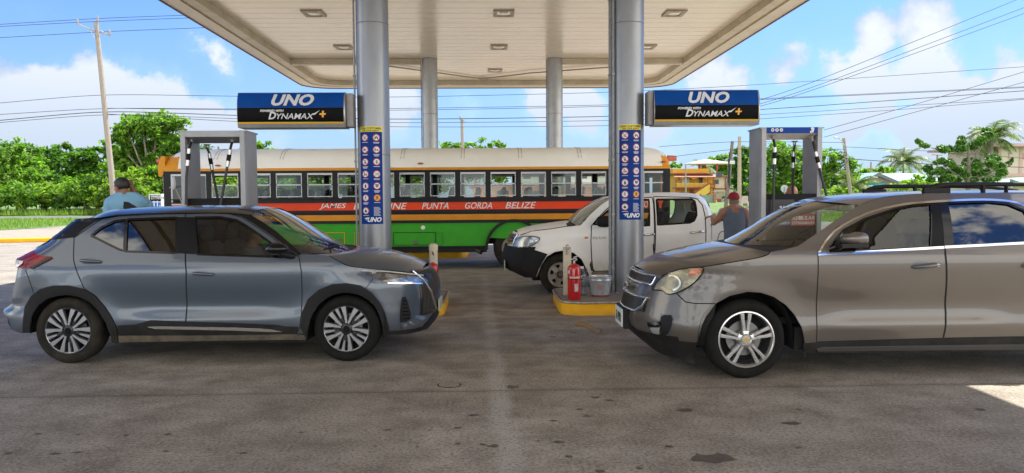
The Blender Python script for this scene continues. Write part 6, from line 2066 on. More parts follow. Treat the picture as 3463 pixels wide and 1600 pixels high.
mb = MB(); p = npt(EQ, 0, ez(238), .03); mb.add(*ellip(p, (.015, .11, .035), 16, 8)); mb.build('front_badge', chrome, EQ.root, smooth=60)
zc_ = ez(528); p = npt(EQ, 0, zc_, .05); xp = min(p.x, EQ.plane(*E((68, 528))[0], 0).x)
pl = empty('number_plate', (0, 0, 0)); pl.parent = EQ.root
mb = MB(); mb.box(xp, xp + .012, -.19, .19, zc_ - .085, zc_ + .085, .003); mb.build('plate', mat('plate_white', (.62, .64, .62), .45), pl)
mb = MB(); put_text(mb, 'E-1998', .125, lambda u, v, w: (xp - .002 - w, -u, zc_ - .045 + v), bold=.003, ext=.001, sx=.8); mb.build('plate_lettering', mat('plate_green_text', (.02, .05, .04), .5), pl)
mb = MB(); mb.box(xp + .012, xp + .09, -.22, .22, zc_ - .10, zc_ + .10, .01); mb.build('plate_holder', blackp, EQ.root)
# roof rails
for sg in (-1, 1):
    rr = []
    for (px, py) in V((655, 141), (690, 122), (735, 108), (800, 101), (1000, 99), (1195, 99), (1450, 106), (1600, 125), (1650, 150)):
        p = EQ.plane(px, py, -.58); rr.append(Vector((p.x, .58 * sg, p.z)))
    mb = MB(); mb.tube(rr, [.012, .022, .026, .022, .020, .020, .020, .018, .010], 8); rl = mb.build('roof_rail', blackp, EQ.root, smooth=60)
    for (a, b_, c) in ((660, 800, 142), (970, 985, 134), (1095, 1105, 134), (1380, 1395, 140)):
        p0, p1 = EQ.plane(*V((a, c))[0], -.58), EQ.plane(*V((b_, c))[0], -.58)
        zt_ = EQ.plane(*V((a, 104 if a > 700 else 118))[0], -.58).z
        mb = MB(); mb.box(p0.x, p1.x, .58 * sg - .02, .58 * sg + .02, p0.z - .06, zt_, .004); mb.build('rail_foot', blackp, rl)
# mirror
mc = EQ.pt(*V((262, 412))[0], .13)
mb = MB(); vs, fs = ellip((0, 0, 0), (1, 1, 1), 24, 14)
def sq(v, e=.7): return math.copysign(abs(v) ** e, v)
vs = [(mc.x + sq(v[0]) * .118, mc.y + sq(v[1]) * .07, mc.z + sq(v[2]) * (.060 if v[0] > 0 else .045)) for v in vs]
mb.add(vs, fs); mb.build('mirror', ep, EQ.root, smooth=70)
mb = MB(); mb.obox(mc + Vector((-.02, .0, -.055)), (.115, 0, .004), (0, .068, 0), (0, 0, .018)); q = EQ.pt(*V((165, 445))[0]); mb.tube([q + Vector((.03, .03, 0)), mc + Vector((-.06, .03, -.04))], [.04, .03], 8); mb.build('mirror_base', gloss_black, EQ.root, smooth=50)
for (px, py) in (V((668, 532))[0],):
    x, z = EQ.s_(px, py)
    for xx in (x, x + .98):
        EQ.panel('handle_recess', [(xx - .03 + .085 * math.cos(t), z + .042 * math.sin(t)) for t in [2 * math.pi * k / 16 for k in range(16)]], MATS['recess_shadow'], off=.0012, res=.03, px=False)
        a, b_ = Vector((xx - .10, -EQ.W(xx - .1, z) - .018, z - .008)), Vector((xx + .11, -EQ.W(xx + .11, z) - .032, z + .012))
        mb = MB(); mb.tube([a + Vector((-.01, .02, 0)), a, a.lerp(b_, .5) + Vector((0, -.012, 0)), b_, b_ + Vector((.012, .02, 0))], [.010, .016, .018, .020, .014], 10)
        hd = mb.build('door_handle', ep, EQ.root, smooth=60)
    mb = MB(); c = Vector((x + .095, -EQ.W(x + .1, z) - .050, z + .011)); mb.lathe([(0, 0), (.013, 0), (.015, .006)], c, 'Y', 14); mb.build('key_lock', chrome, EQ.root, smooth=30)
Re = .350
for c in (ef_, er_):
    for side in (-1, 1):
        wheel(EQ.root, (c.x, side * .885, Re), Re, .250, .23, 'five', rubber, side, rot=R(90))
    well(EQ, c.x, Re + .03, .43, .865)
mb = MB(); mb.box(ef_.x - .5, er_.x + .6, -.5, .5, .26, .50); mb.box(ef_.x + .45, er_.x - .45, -.82, .82, .24, .44); mb.build('underbody', arch_dark, EQ.root)
mb = MB(); mb.box(ef_.x + .38, ef_.x + .85, -.70, .70, .5, 1.0, .05); mb.build('dashboard', cabin, EQ.root, smooth=40)
mb = MB(); mb.box(ef_.x + .3, er_.x + .4, -.74, .74, .46, .52); mb.build('cabin_floor', cabin, EQ.root)
seats(EQ, [(ef_.x + 1.45, -.38, .72, .60), (ef_.x + 1.45, .38, .72, .60), (ef_.x + 2.35, -.42, .76, .56), (ef_.x + 2.35, .42, .76, .56)])
mb = MB(); c = Vector((ef_.x + .95, .38, 1.08)); mb.tube([c + Vector((.06 * math.cos(t) * 1.5, .19 * math.sin(t), .17 * math.cos(t))) for t in [2 * math.pi * k / 20 for k in range(21)]], .015, 6); mb.build('steering_wheel', cabin, EQ.root, smooth=60)
mb = MB(); q = [EQ.plane(*Q(p)[0], y) for p, y in (((935, 352), -.45), ((900, 330), -.40), ((850, 318), -.1), ((760, 322), .2))]
mb.tube([v + Vector((0, 0, .035)) for v in q], .014, 6); mb.build('wiper', blackp, EQ.root, smooth=50)

# ============================================================ white pickup
def H(*p): return [(1650 + x / 1.86, 640 + y / 1.86) for x, y in p]
def KK(*p): return [(2050 + x / 1.983, 250 + y / 1.983) for x, y in p]
def PP(*p): return [(1200 + x / 2.342, 450 + y / 2.342) for x, y in p]
HYc = 13.78
hw_ = [(.30, .80), (.42, .84), (.55, .862), (.70, .868), (.85, .880), (1.0, .878), (1.08, .862), (1.16, .835), (1.30, .79), (1.45, .72), (1.55, .67), (1.60, .63), (1.7, .58)]
def hfe(x, z):
    b = 0.
    for (cx, cz) in hfe.c: b += .03 * math.exp(-((math.hypot(x - cx, z - cz) - .42) / .10) ** 2)
    return b
hfe.c = []
nose_h = H((168, 262), (150, 272), (132, 300), (120, 345), (108, 378), (100, 420), (105, 470), (150, 512), (205, 545))
HXR = 2905
tail_h = [(HXR, 700), (HXR, 760), (HXR, 860), (HXR, 920), (HXR, 960)]
HX = Car('white_pickup', 2.6, HYc, 0., 'white double cab pickup truck with black front bumper parked behind the right island', 'pickup truck', hw_, nose_h, tail_h, -1, feats=hfe, n_f=2.5, L_f=.75, n_r=9, L_r=.12, zb=1.1)
hf_ = HX.plane(1895, 936, -.86); hr_ = Vector((hf_.x + 3.0, hf_.y, hf_.z)); hfe.c = [(hf_.x, hf_.z), (hr_.x, hr_.z)]
hp = mat('aged_white_paint', (.86, .84, .79), .38, spec=.5, coat=.25, col2=(.80, .77, .71), vscale=2.2, dirt=((.36, .26, .15), .36, .78, .95))
hr_hd = H((552, 228), (480, 236), (380, 252), (280, 262), (205, 290))
hc_hd = H((500, 198), (440, 205), (350, 218), (250, 236), (180, 256))
hr_ws = PP((1790, 732), (1860, 650), (1950, 570), (2030, 518)); hc_ws = PP((1690, 698), (1765, 620), (1855, 560), (1955, 512))
hr_rf = PP((2030, 518), (2110, 506), (2280, 502)) + KK((400, 823), (560, 826), (622, 838), (655, 868), (685, 930), (702, 1004))
hc_rf = PP((1955, 512), (2030, 497), (2200, 489)) + KK((330, 795), (500, 798), (585, 806), (625, 830), (660, 900), (680, 985))
harch = H((305, 555), (335, 480), (370, 425), (420, 395), (480, 385), (540, 400), (590, 440), (620, 500), (638, 545))
def ring2(car, c, r, a0, a1, yl, n=12):
    o = []
    for k in range(n + 1):
        t = R(lerp(a0, a1, k / n)); p = car.M @ Vector((c.x + r * math.cos(t), yl, c.z + r * math.sin(t)))
        v = CR.transposed() @ (p - CAM); o.append((CX + v.x / -v.z * FPX, CY - v.y / -v.z * FPX))
    return o
hra = ring2(HX, hr_, .42, 195, -15, -.87)
cab_o = hr_hd[::-1] + [H((562, 230))[0]] + hr_ws + hr_rf[1:] + KK((702, 1240), (700, 1340)) + H((640, 548)) + harch[::-1][1:] + H((300, 500), (262, 372), (170, 370), (175, 320))
hw_f = PP((1888, 722), (1925, 690), (1990, 628), (2060, 566), (2140, 530), (2328, 527), (2333, 732), (2200, 740))
hw_r = KK((337, 842), (572, 840), (594, 855), (604, 900), (606, 950), (590, 985), (560, 999), (345, 1013))
hd_f = PP((1873, 738), (1910, 690), (1985, 612), (2060, 548), (2130, 512), (2355, 510), (2366, 560), (2368, 900), (2362, 1080), (1888, 1096), (1876, 1000), (1870, 860))
hd_r = KK((318, 824), (560, 828), (610, 840), (645, 880), (664, 960), (667, 1140), (640, 1260), (600, 1330), (318, 1330))
HX.panel('cab', cab_o, hp, holes=[hd_f, hd_r], res=.06, edge=.012)
HX.panel('door', hd_f, hp, holes=[hw_f], res=.06, edge=.012)
HX.panel('door', hd_r, hp, holes=[hw_r], res=.06, edge=.012)
HX.panel('front_window', hw_f, g_clear, off=-.012, res=.1, flat=.9)
HX.panel('rear_window', hw_r, g_clear, off=-.012, res=.1, flat=.9)
for w_ in (hw_f, hw_r): HX.strip('window_trim', w_, .030, gloss_black, off=.002, sm=0, closed=True)
for ln in (hd_f, hd_r): HX.strip('door_gap', ln, .016, seamm, sm=0, closed=True)
HX.loft('roof', list(zip(hr_rf, hc_rf)), hp, k1=3.0)
HX.loft('windscreen', list(zip(hr_ws, hc_ws)), g_clear, k1=2.2)
HX.loft('hood', list(zip(hr_hd, hc_hd)), hp, k1=2.4)
HX.loft('cowl', list(zip(H((552, 228), (500, 235)) , H((505, 200), (470, 205)))), blackp, off=.006)
HX.strip('hood_gap', hr_hd, .012, seamm, off=.003)
# load bed
bed_o = KK((708, 1008)) + [(2600, 758), (2750, 757), (HXR - 8, 756), (HXR - 8, 900), (HXR - 14, 925)] + hra[::-1] + KK((708, 1345))
HX.panel('load_bed', bed_o, hp, res=.07, edge=.05)
HX.strip('bed_rail', KK((708, 1006)) + [(2600, 757), (2750, 756), (HXR - 8, 755)], .03, hp, off=.012)
HX.strip('bed_panel_press', KK((745, 1120), (760, 1060), (800, 1055)) + [(2800, 785)], .012, MATS['recess_shadow'], off=.002)
zb0 = HX.plane(*KK((708, 1008))[0], -.86).z; xb0 = HX.s_(*KK((715, 1008))[0])[0]; xb1 = HX.s_(HXR - 10, 800)[0]
mb = MB(); mb.box(xb0, xb1, -.78, .78, .62, .66); mb.box(xb0, xb0 + .04, -.80, .80, .62, zb0); mb.box(xb1 - .04, xb1, -.84, .84, .5, zb0 - .01); mb.build('bed_floor', hp, HX.root)
HX.panel('bumper', H((262, 372), (320, 390), (375, 408), (345, 455), (320, 500), (300, 552), (235, 548), (165, 515), (115, 470), (108, 420), (110, 378), (165, 372)), mat('bumper_black', (.012, .012, .013), .7, spec=.2, var=.2, vscale=6, dirt=((.12, .10, .08), .35, .6, .5)), off=.02, res=.05, edge=.04)
HX.nose_skin('bumper_front', .36, .80, MATS['bumper_black'], ym=.97, off=.03)
HX.panel('fog_blank', H((180, 440), (215, 450), (225, 480), (200, 495), (170, 470)), arch_dark, off=.026, res=.05)
zt2 = HX.plane(*H((168, 262))[0], 0).z
HX.nose_skin('nose_panel', .78, zt2 - .005, hp, ym=.97, off=-.01)
HX.nose_skin('grille', .84, zt2 - .05, MATS['grille_black'], ym=.60, off=.006)
nframe(HX, 'grille_frame', [(-.62, .84), (-.64, zt2 - .04), (0, zt2 - .03), (.64, zt2 - .04), (.62, .84), (0, .82), (-.62, .84)], .016, chrome, off=.012)
for zz in (.90, .96): nframe(HX, 'grille_bar', [(-.6, zz), (0, zz), (.6, zz)], .010, mat('bar_grey', (.2, .2, .2), .3, metal=.6), off=.014)
hl_h = H((165, 366), (172, 325), (205, 300), (262, 296), (328, 302), (322, 325), (288, 350), (240, 368))
HX.panel('headlight', hl_h, mat('old_reflector', (.55, .55, .52), .3, metal=.4, col2=(.25, .25, .25), vscale=14), off=.002, res=.05, dome=.02)
HX.panel('headlight_lens', hl_h, g_lens, off=.024, res=.06, dome=.012)
HX.strip('headlight_edge', hl_h, .018, mat('lamp_edge', (.10, .10, .10), .5), off=.012, closed=True)
HX.panel('side_indicator', H((608, 298), (630, 298), (630, 312), (608, 312)), MATS['indicator_orange'], off=.004, res=.05, dome=.006)
x, z = HX.s_(*H((702, 302))[0]); mb = MB(); x -= .02
put_text(mb, 'HILUX', .055, lambda u, v, w: (x + u, -HX.W(x + u, z) - .004 - w, z - .03 + v), ext=.003, bold=.0, sx=1.5, space=1.15); mb.build('door_badge', mat('badge_dark', (.30, .29, .28), .4, metal=.6), HX.root)
for (px, py) in (KK((608, 1060))[0], KK((272, 1078))[0]):
    x, z = HX.s_(px, py); mb = MB(); a, b_ = Vector((x - .11, -HX.W(x, z) - .02, z - .008)), Vector((x + .11, -HX.W(x, z) - .028, z + .010))
    mb.tube([a + Vector((-.01, .02, 0)), a, b_, b_ + Vector((.01, .02, 0))], [.012, .018, .022, .016], 8); mb.build('door_handle', chrome, HX.root, smooth=60)
mc = HX.pt(*H((722, 218))[0], .14); mb = MB(); vs, fs = ellip((0, 0, 0), (1, 1, 1), 20, 12)
vs = [(mc.x + sq(v[0]) * .125, mc.y + sq(v[1]) * .07, mc.z + sq(v[2]) * .095) for v in vs]; mb.add(vs, fs); mb.build('mirror', blackp, HX.root, smooth=70)
HX.panel('sill', PP((1876, 1098), (2362, 1082), (2600, 1078), (2600, 1110), (2200, 1120), (1876, 1128)), mat('muddy_sill', (.34, .26, .15), .9, col2=(.15, .11, .07), vscale=6), off=.004, res=.08, edge=.05)
HX.panel('rust_patch', PP((1858, 1040), (1872, 1012), (1880, 1060), (1905, 1095), (1870, 1090)), mat('rust_brown', (.05, .03, .02), .9), off=.003, res=.05)
HX.panel('rust_patch', PP((2358, 880), (2372, 870), (2372, 930), (2360, 940)), MATS['rust_brown'], off=.0185, res=.05)
Rh = .338
muddy_h = mudded('muddy_tyre_dark', .5)
for c in (hf_, hr_):
    for side in (-1, 1): wheel(HX.root, (c.x, side * .86, Rh), Rh, .208, .22, 'steel', muddy_h, side, rot=R(15))
    well(HX, c.x, Rh + .05, .43, .83)
mb = MB(); mb.box(hf_.x - .5, hr_.x + .9, -.5, .5, .28, .60); mb.box(hf_.x + .45, hr_.x - .45, -.78, .78, .36, .58); mb.build('chassis', arch_dark, HX.root)
mb = MB(); mb.box(hf_.x + .55, hf_.x + .95, -.7, .7, .6, 1.08, .05); mb.build('dashboard', cabin, HX.root, smooth=40)
mb = MB(); mb.box(hf_.x + .5, xb0 - .03, -.75, .75, .56, .62); mb.build('cabin_floor', cabin, HX.root)
seats(HX, [(hf_.x + 1.45, -.38, .78, .52), (hf_.x + 1.45, .38, .78, .52), (hf_.x + 2.15, -.38, .78, .50), (hf_.x + 2.15, .38, .78, .50)])
mb = MB(); mb.box(HX.plane(1758, 900, -.2).x - .62, HX.plane(1758, 900, -.2).x - .60, 0, .001, .1, .101) if False else None
pz = HX.plane(*H((110, 466))[0], -.1)
mb = MB(); mb.obox((pz.x - .02, -.35, pz.z), (.006, 0, 0), (0, .19, 0), (0, 0, .085)); mb.build('number_plate', mat('plate_pale', (.62, .66, .50), .5, col2=(.08, .2, .1), vscale=14), HX.root)
# ============================================================ passenger bus
BY = 17.9
b_w = 1.22
bus = empty('passenger_bus', (-1.6, BY + b_w, 0), label='old school bus in white, red, yellow and green standing behind the pump islands', cat='bus')
def bx(px, py=671): return at(px, py, BY).x + 1.6
X0, X1 = bx(552), bx(2266)
bcream = mat('bus_roof_cream', (.88, .86, .78), .5, spec=.3, col2=(.80, .77, .68), vscale=1.2)
borange = mat('bus_orange_yellow', (.72, .30, .012), .5, spec=.3, col2=(.60, .24, .012), vscale=3)
bblack = mat('bus_black', (.007, .007, .008), .45, spec=.25, var=.2, vscale=6)
bred = mat('bus_red', (.78, .055, .008), .45, spec=.25, col2=(.68, .048, .008), vscale=1.6)
bgreen = mat('bus_green', (.035, .34, .010), .45, spec=.25, col2=(.028, .28, .010), vscale=2.2, dirt=((.10, .10, .05), .45, .9, .5))
ZR0, ZW1, ZW0, ZRD1, ZRD0, ZY1, ZY0, ZG1, ZG0 = 2.30, 2.20, 1.66, 1.53, 1.355, 1.25, 1.12, 1.03, .53
def bar(name, x0, x1, z0, z1, m, y0=-b_w, t=.03, par=bus, both=True):
    mb = MB(); mb.box(x0, x1, y0 - .0, y0 + t, z0, z1); o = mb.build(name, m, par)
    if both:
        q = o.copy(); COL.objects.link(q); q.parent = par; q.scale = (1, -1, 1)
    return o
# roof: rounded section with rounded ends
def roof_sec(t):   # t -1..1 across
    a = abs(t)
    return (t * (b_w + .01), ZR0 + .50 * (1 - a ** 3.2) ** (1 / 1.9))
mb = MB()
xs = [X0 + .24 * 0, X0 + .02, X0 + .08, X0 + .18, X0 + .34, X0 + .6] + [lerp(X0 + .6, X1 - .5, k / 20) for k in range(1, 21)] + [X1 - .34, X1 - .18, X1 - .08, X1 - .02, X1]
sc_ = [.50, .66, .80, .90, .97, 1.] + [1.] * 20 + [.97, .90, .80, .66, .48]
n = 28; V_ = []
for x, s_ in zip(xs, sc_):
    for k in range(n + 1):
        y, z = roof_sec(-1 + 2 * k / n); V_.append((x, y * (.94 + .06 * s_), ZR0 + (z - ZR0) * s_))
Fc = [(i * (n + 1) + k, i * (n + 1) + k + 1, (i + 1) * (n + 1) + k + 1, (i + 1) * (n + 1) + k) for i in range(len(xs) - 1) for k in range(n)]
Fc += [tuple(range(n + 1)), tuple(range(len(V_) - n - 1, len(V_)))]
c0 = len([x for x in xs if x < X0 + .3])
mb.add(V_, Fc); roof = mb.build('roof', [bcream, borange], bus, smooth=50)
cx0 = X0 + .36; cx1 = X1 - .16
for p in roof.data.polygons:
    c = p.center
    # painted end caps with a curved edge
    if c.x < X0 + .18 + .30 * max(0, 1 - (c.z - ZR0) / .34) or c.x > X1 - .10 - .10 * max(0, 1 - (c.z - ZR0) / .34): p.material_index = 1
mb = MB()
mb.prism([(X0 - .10, ZR0 - .16), (X0 - .02, ZR0 - .16), (X0 + .05, ZR0 + .02), (X0 + .05, ZR0 + .30), (X0 - .05, ZR0 + .28), (X0 - .12, ZR0 + .05)], 'Y', -b_w + .03, b_w - .03); mb.build('front_visor', borange, bus)
bar('drip_rail', X0 + .06, X1, ZR0 - .045, ZR0 + .012, borange, y0=-b_w - .03, t=.06)
bar('window_header', X0 + .02, X1, ZW1, ZR0 - .047, bblack, y0=-b_w - .005)
for k, px in enumerate((716, 941, 1351, 1556, 1752, 1955, 2140)):
    x = bx(px, 540)
    mb = MB(); P_ = []
    for q in range(15):
        y, z = roof_sec(-1 + 2 * (q + .5) / 15 * .98); P_.append((x, y * 1.004, z + .004))
    for dx in (-.03, .04): mb.tube([(p[0] + dx + .05, p[1], p[2]) for p in P_], .005, 4)
    mb.build('roof_seam', mat('seam_rivets', (.30, .25, .18), .7), bus)
# window band: posts, sashes, panes
posts = [706, 815, 924, 1030, 1133, 1238, 1342, 1445.5, 1548, 1650.5, 1753, 1855.5, 1957, 2059, 2168]
g_bus = glass('bus_glass', (.80, .83, .80), base=.02)
alf = mat('window_aluminium', (.38, .38, .37), .35, metal=.5)
for i, px in enumerate(posts):
    x = bx(px, 620)
    mb = MB(); mb.box(x - .058, x + .058, -b_w - .012, -b_w + .035, ZW0 - .03, ZW1 + .001); o = mb.build('window_post', bblack, bus)
    q = o.copy(); COL.objects.link(q); q.parent = bus; q.scale = (1, -1, 1)
for i in range(len(posts)):
    xa = bx(posts[i], 620) + .06
    xb = bx(posts[i + 1], 620) - .06 if i + 1 < len(posts) else bx(2252, 620)
    for sg in ((-1, 1)):
        mb = MB(); y = sg * (b_w - .012)
        zm = 1.935
        for (x0, x1, z0, z1) in ((xa, xb, zm - .012, zm + .014), (xa, xb, ZW0, ZW0 + .02), (xa, xb, ZW1 - .045, ZW1 - .002), (xa, xa + .018, ZW0 + .021, ZW1 - .046), (xb - .018, xb, ZW0 + .021, ZW1 - .046)):
            mb.box(x0, x1, y - .012, y + .012, z0, z1)
        w_ = mb.build('window_frame', alf, bus)
        mb = MB(); mb.box(xa + .02, xb - .02, y - .002, y + .002, ZW0 + .02, zm - .013); mb.build('pane', g_bus, w_)
        if i % 3: 
            mb = MB(); mb.box(xa + .02, xb - .02, y - .002 + sg * .008, y + .002 + sg * .008, zm + .014, ZW1 - .046); mb.build('pane', g_bus, w_)
# driver window and door posts at the front
xa, xb = bx(578, 600), bx(700, 600)
mb = MB()
for (x0, x1, z0, z1) in ((xa, xb, 1.50, 1.53), (xa, xb, 2.15, 2.19), (xa, xa + .03, 1.531, 2.149), (xb - .03, xb, 1.531, 2.149)): mb.box(x0, x1, -b_w - .01, -b_w + .03, z0, z1)
w_ = mb.build('driver_window_frame', alf, bus); mb = MB(); mb.box(xa + .03, xb - .03, -b_w, -b_w + .004, 1.53, 2.15); mb.build('pane', glass('bus_dark_glass', (.10, .11, .12), base=.03), w_)
mb = MB(); mb.box(X0 + .02, xa - .001, -b_w - .004, -b_w + .05, 1.1, ZW1); mb.build('corner_post', bblack, bus); mb = MB(); mb.box(X0 + .02, xa, b_w - .05, b_w, 1.1, ZW1); mb.build('corner_post', bblack, bus)
mb = MB(); mb.box(X0 - .03, X0 - .02, -b_w + .08, b_w - .08, 1.35, ZW1 + .05); mb.build('windscreen', g_bus, bus)
mb = MB(); mb.box(X0 - .02, X0 + .04, -b_w + .001, b_w, .95, 1.34); mb.build('front_panel', bred, bus)
mb = MB(); mb.prism([(X0 - .02, .55), (X0 - .02, 1.40), (X0 - .25, 1.36), (X0 - .38, 1.2), (X0 - .40, .55)], 'Y', -1.1, 1.1); mb.build('engine_cover', borange, bus)
# rear end
mb = MB(); mb.box(X1 - .16, X1, -b_w - .003, -b_w + .14, ZG0, ZR0 - .05); mb.build('rear_post', bblack, bus); mb = MB(); mb.box(X1 - .16, X1, b_w - .14, b_w, ZG0, ZR0 - .05); mb.build('rear_post', bblack, bus)
mb = MB(); mb.box(X1 - .05, X1 + .02, -b_w + .14, b_w - .14, ZG0, 1.66); mb.box(X1 - .05, X1 + .02, -b_w + .14, b_w - .14, 2.1, ZR0); mb.box(X1 - .05, X1 + .02, -.5, .5, 1.66, 2.1); mb.build('rear_panel', borange, bus)
# side bands
XB = bx(700, 600)
bar('belt_panel', X0 + .02, X1 - .16, ZRD1, ZW0 - .03, bblack, y0=-b_w, t=.04)
bar('rub_rail', X0 + .1, X1 - .16, ZW0 - .05, ZW0 - .025, bblack, y0=-b_w - .035, t=.03)
bar('rub_rail', X0 + .1, X1 - .16, ZRD1 + .0, ZRD1 + .03, bblack, y0=-b_w - .03, t=.03)
bar('red_band', X0 + .02, X1 - .16, ZRD0, ZRD1 - .001, bred, y0=-b_w - .001, t=.04)
bar('black_band', X0 + .02, X1 - .16, ZY1, ZRD0 - .001, bblack, y0=-b_w, t=.04)
bar('rub_rail', X0 + .1, X1 - .16, 1.29, 1.315, bblack, y0=-b_w - .035, t=.035)
bar('yellow_band', X0 + .02, X1 - .16, ZY0, ZY1 - .001, borange, y0=-b_w - .001, t=.04)
for k in range(4): bar('yellow_rib', X0 + .1, X1 - .16, ZY0 + .012 + k * .031, ZY0 + .028 + k * .031, borange, y0=-b_w - .018, t=.018)
bar('black_band', X0 + .02, X1 - .16, ZG1, ZY0 - .001, bblack, y0=-b_w, t=.04)
bar('rub_rail', X0 + .1, X1 - .16, 1.055, 1.08, bblack, y0=-b_w - .035, t=.035)
# green skirt with the wheel arch cut out
wc = at(1739, 840, BY); wx, wz, Rb = wc.x + 1.6, .47, .47
wx2 = bx(640, 800)
def skirt(x0, x1, z0, z1, cuts, m, name, y):
    o = [(x0, z0)]
    for (cx, r) in cuts:
        if x0 < cx < x1 or True:
            a = math.asin(min(1, (z0 - wz) / r))
            for k in range(17):
                t = lerp(math.pi - a, a, k / 16); o.append((cx + r * math.cos(t), wz + r * math.sin(t)))
    o += [(x1, z0), (x1, z1), (x0, z1)]
    mb = MB(); mb.prism(o, 'Y', y, y + .03); q = mb.build(name, m, bus)
    r_ = q.copy(); COL.objects.link(r_); r_.parent = bus; r_.scale = (1, -1, 1)
skirt(X0 + .02, X1 - .16, ZG0, ZG1 - .001, [(wx2, .60), (wx, .60)], bgreen, 'green_skirt', -b_w - .001)
mb = MB(); arc = [(wx + .60 * math.cos(t), wz + .60 * math.sin(t)) for t in [lerp(math.pi + .05, -.05, k / 24) for k in range(25)]]
arc2 = [(wx + .66 * math.cos(t), wz + .66 * math.sin(t)) for t in [lerp(math.pi + .05, -.05, k / 24) for k in range(25)]]
mb.prism(arc + arc2[::-1], 'Y', -b_w - .06, -b_w + .05); mb.build('arch_flare', bblack, bus, smooth=40)
bar('skirt_rail', X0 + .5, wx - .62, .38, .50, bblack, y0=-b_w + .06, t=.05)
bar('skirt_rail', X0 + .3, wx - .66, .505, .528, bblack, y0=-b_w - .02, t=.03)
mb = MB(); mb.box(X0 + .3, X1 - .3, -.9, .9, .55, .95); mb.build('chassis', arch_dark, bus)
mb = MB(); mb.box(X0 + .1, X1 - .06, -b_w + .05, b_w - .05, .96, 1.02); mb.build('floor', cabin, bus)
for x in (wx, wx2):
    for side in (-1, 1):
        wheel(bus, (x, side * (b_w - .02), Rb), Rb, .285, .28, 'steel', mudded('muddy_tyre_dark', .5), side, rot=R(10), name='wheel')
    mb = MB(); mb.lathe([(.585, -b_w + .04), (.585, b_w - .04)], (x, 0, wz), 'Y', 36, -.1, math.pi + .1); mb.build('wheel_well', arch_dark, bus, smooth=60)
# lettering
wl = mat('bus_lettering', (.72, .70, .66), .5)
for (txt, x0, x1, y0, y1) in (('JAMES', 1080, 1171, 708, 686), ('BUS', 1196, 1256, 708, 686), ('LINE', 1300, 1377, 707, 685), ('PUNTA', 1427, 1517, 706, 684), ('GORDA', 1573, 1664, 705, 683), ('BELIZE', 1709, 1813, 704, 682), ('TO', 2168, 2192, 700, 680)):
    a, b_ = at(x0, y0, BY), at(x1, y1, BY)
    vs, fs = text_mesh(txt, 1., shear=.28, bold=.006, ext=.004)
    mx0, mx1 = min(v[0] for v in vs), max(v[0] for v in vs); my0, my1 = min(v[1] for v in vs), max(v[1] for v in vs)
    mb = MB(); mb.add([((v[0] - mx0) / (mx1 - mx0) * (b_.x - a.x) + a.x + 1.6, -b_w - .004 - max(0, v[2]) * .5, ZRD0 + .018 + (v[1] - my0) / (my1 - my0) * .142) for v in vs], fs)
    mb.build('lettering', wl, bus)
# small fittings
def sq_line(px0, py0, px1, py1, m, name, w=.012, th=.012):
    a, b_ = at(px0, py1, BY), at(px1, py0, BY); mb = MB(); x0, x1, z0, z1 = a.x + 1.6, b_.x + 1.6, a.z, b_.z
    for q in ((x0, x1, z1 - w, z1), (x0, x1, z0, z0 + w), (x0, x0 + w, z0 + w + .001, z1 - w - .001), (x1 - w, x1, z0 + w + .001, z1 - w - .001)): mb.box(q[0], q[1], -b_w - .001 - th, -b_w - .001, q[2], q[3])
    return mb.build(name, m, bus)
sq_line(1330, 785, 1474, 830, bblack, 'hatch_edge'); sq_line(1090, 786, 1166, 836, borange, 'hatch_edge'); sq_line(1200, 786, 1214, 836, borange, 'hatch_edge', .008)
sq_line(1474, 787, 1497, 830, mat('hatch_green_edge', (.02, .15, .012), .6), 'hatch_edge', .006)
for (px, py) in ((1405, 819), (1150, 812)):
    a = at(px, py, BY); mb = MB(); mb.box(a.x + 1.6 - .045, a.x + 1.6 + .045, -b_w - .02, -b_w - .001, a.z - .045, a.z + .045, .006); mb.build('hatch_latch', mat('latch', (.10, .12, .08), .5), bus)
mb = MB(); a = at(1430.5, 770, BY); mb.lathe([(0, -.015), (.042, -.012), (.05, 0)], (a.x + 1.6, -b_w - .001, a.z), 'Y', 20); mb.build('reflector', mat('reflector_cream', (.7, .68, .6), .3), bus, smooth=40)
for (px, py) in ((1422, 553), (737, 560), (2244, 547)):
    a = at(px, py, BY); y, z = roof_sec(-.93); mb = MB(); mb.add(*ellip((a.x + 1.6, -b_w - .01, a.z), (.07, .025, .022), 14, 8)); mb.build('marker_lamp', mat('marker_rusty', (.35, .08, .04), .4), bus, smooth=60)
for (x, s_) in ((X0 - .05, -1), (X1 + .02, 1)):
    mb = MB(); mb.tube([(x, -b_w + .35, 2.50), (x + s_ * .20, -b_w + .35, 2.50)], [.075, .06], 14); mb.build('warning_lamp', mat('warning_red', (.55, .12, .07), .4), bus, smooth=50)
mb = MB(); a = at(1577, 838, BY + .2); mb.tube([(a.x + 1.5, -b_w + .25, .50), (a.x + 1.75, -b_w + .18, .47), (bx(1628, 860), -b_w + .0, .38)], .055, 14, cap=False); mb.build('exhaust_pipe', mat('sooty_pipe', (.06, .05, .045), .6, metal=.4), bus, smooth=50)
a = at(588, 619, BY - .3); mb = MB(); mb.add(*ellip((a.x + 1.6, -b_w - .3, a.z), (.05, .04, .15), 16, 10)); mr = mb.build('mirror', mat('mirror_grey', (.42, .42, .42), .3), bus, smooth=60)
mb = MB(); mb.tube([(a.x + 1.6 - .17, -b_w - .1, a.z - .10), (a.x + 1.6, -b_w - .28, a.z - .05), (a.x + 1.6 + .06, -b_w - .02, a.z - .45)], .014, 6); mb.build('mirror_arm', mat('arm_beige', (.45, .38, .26), .6), bus)
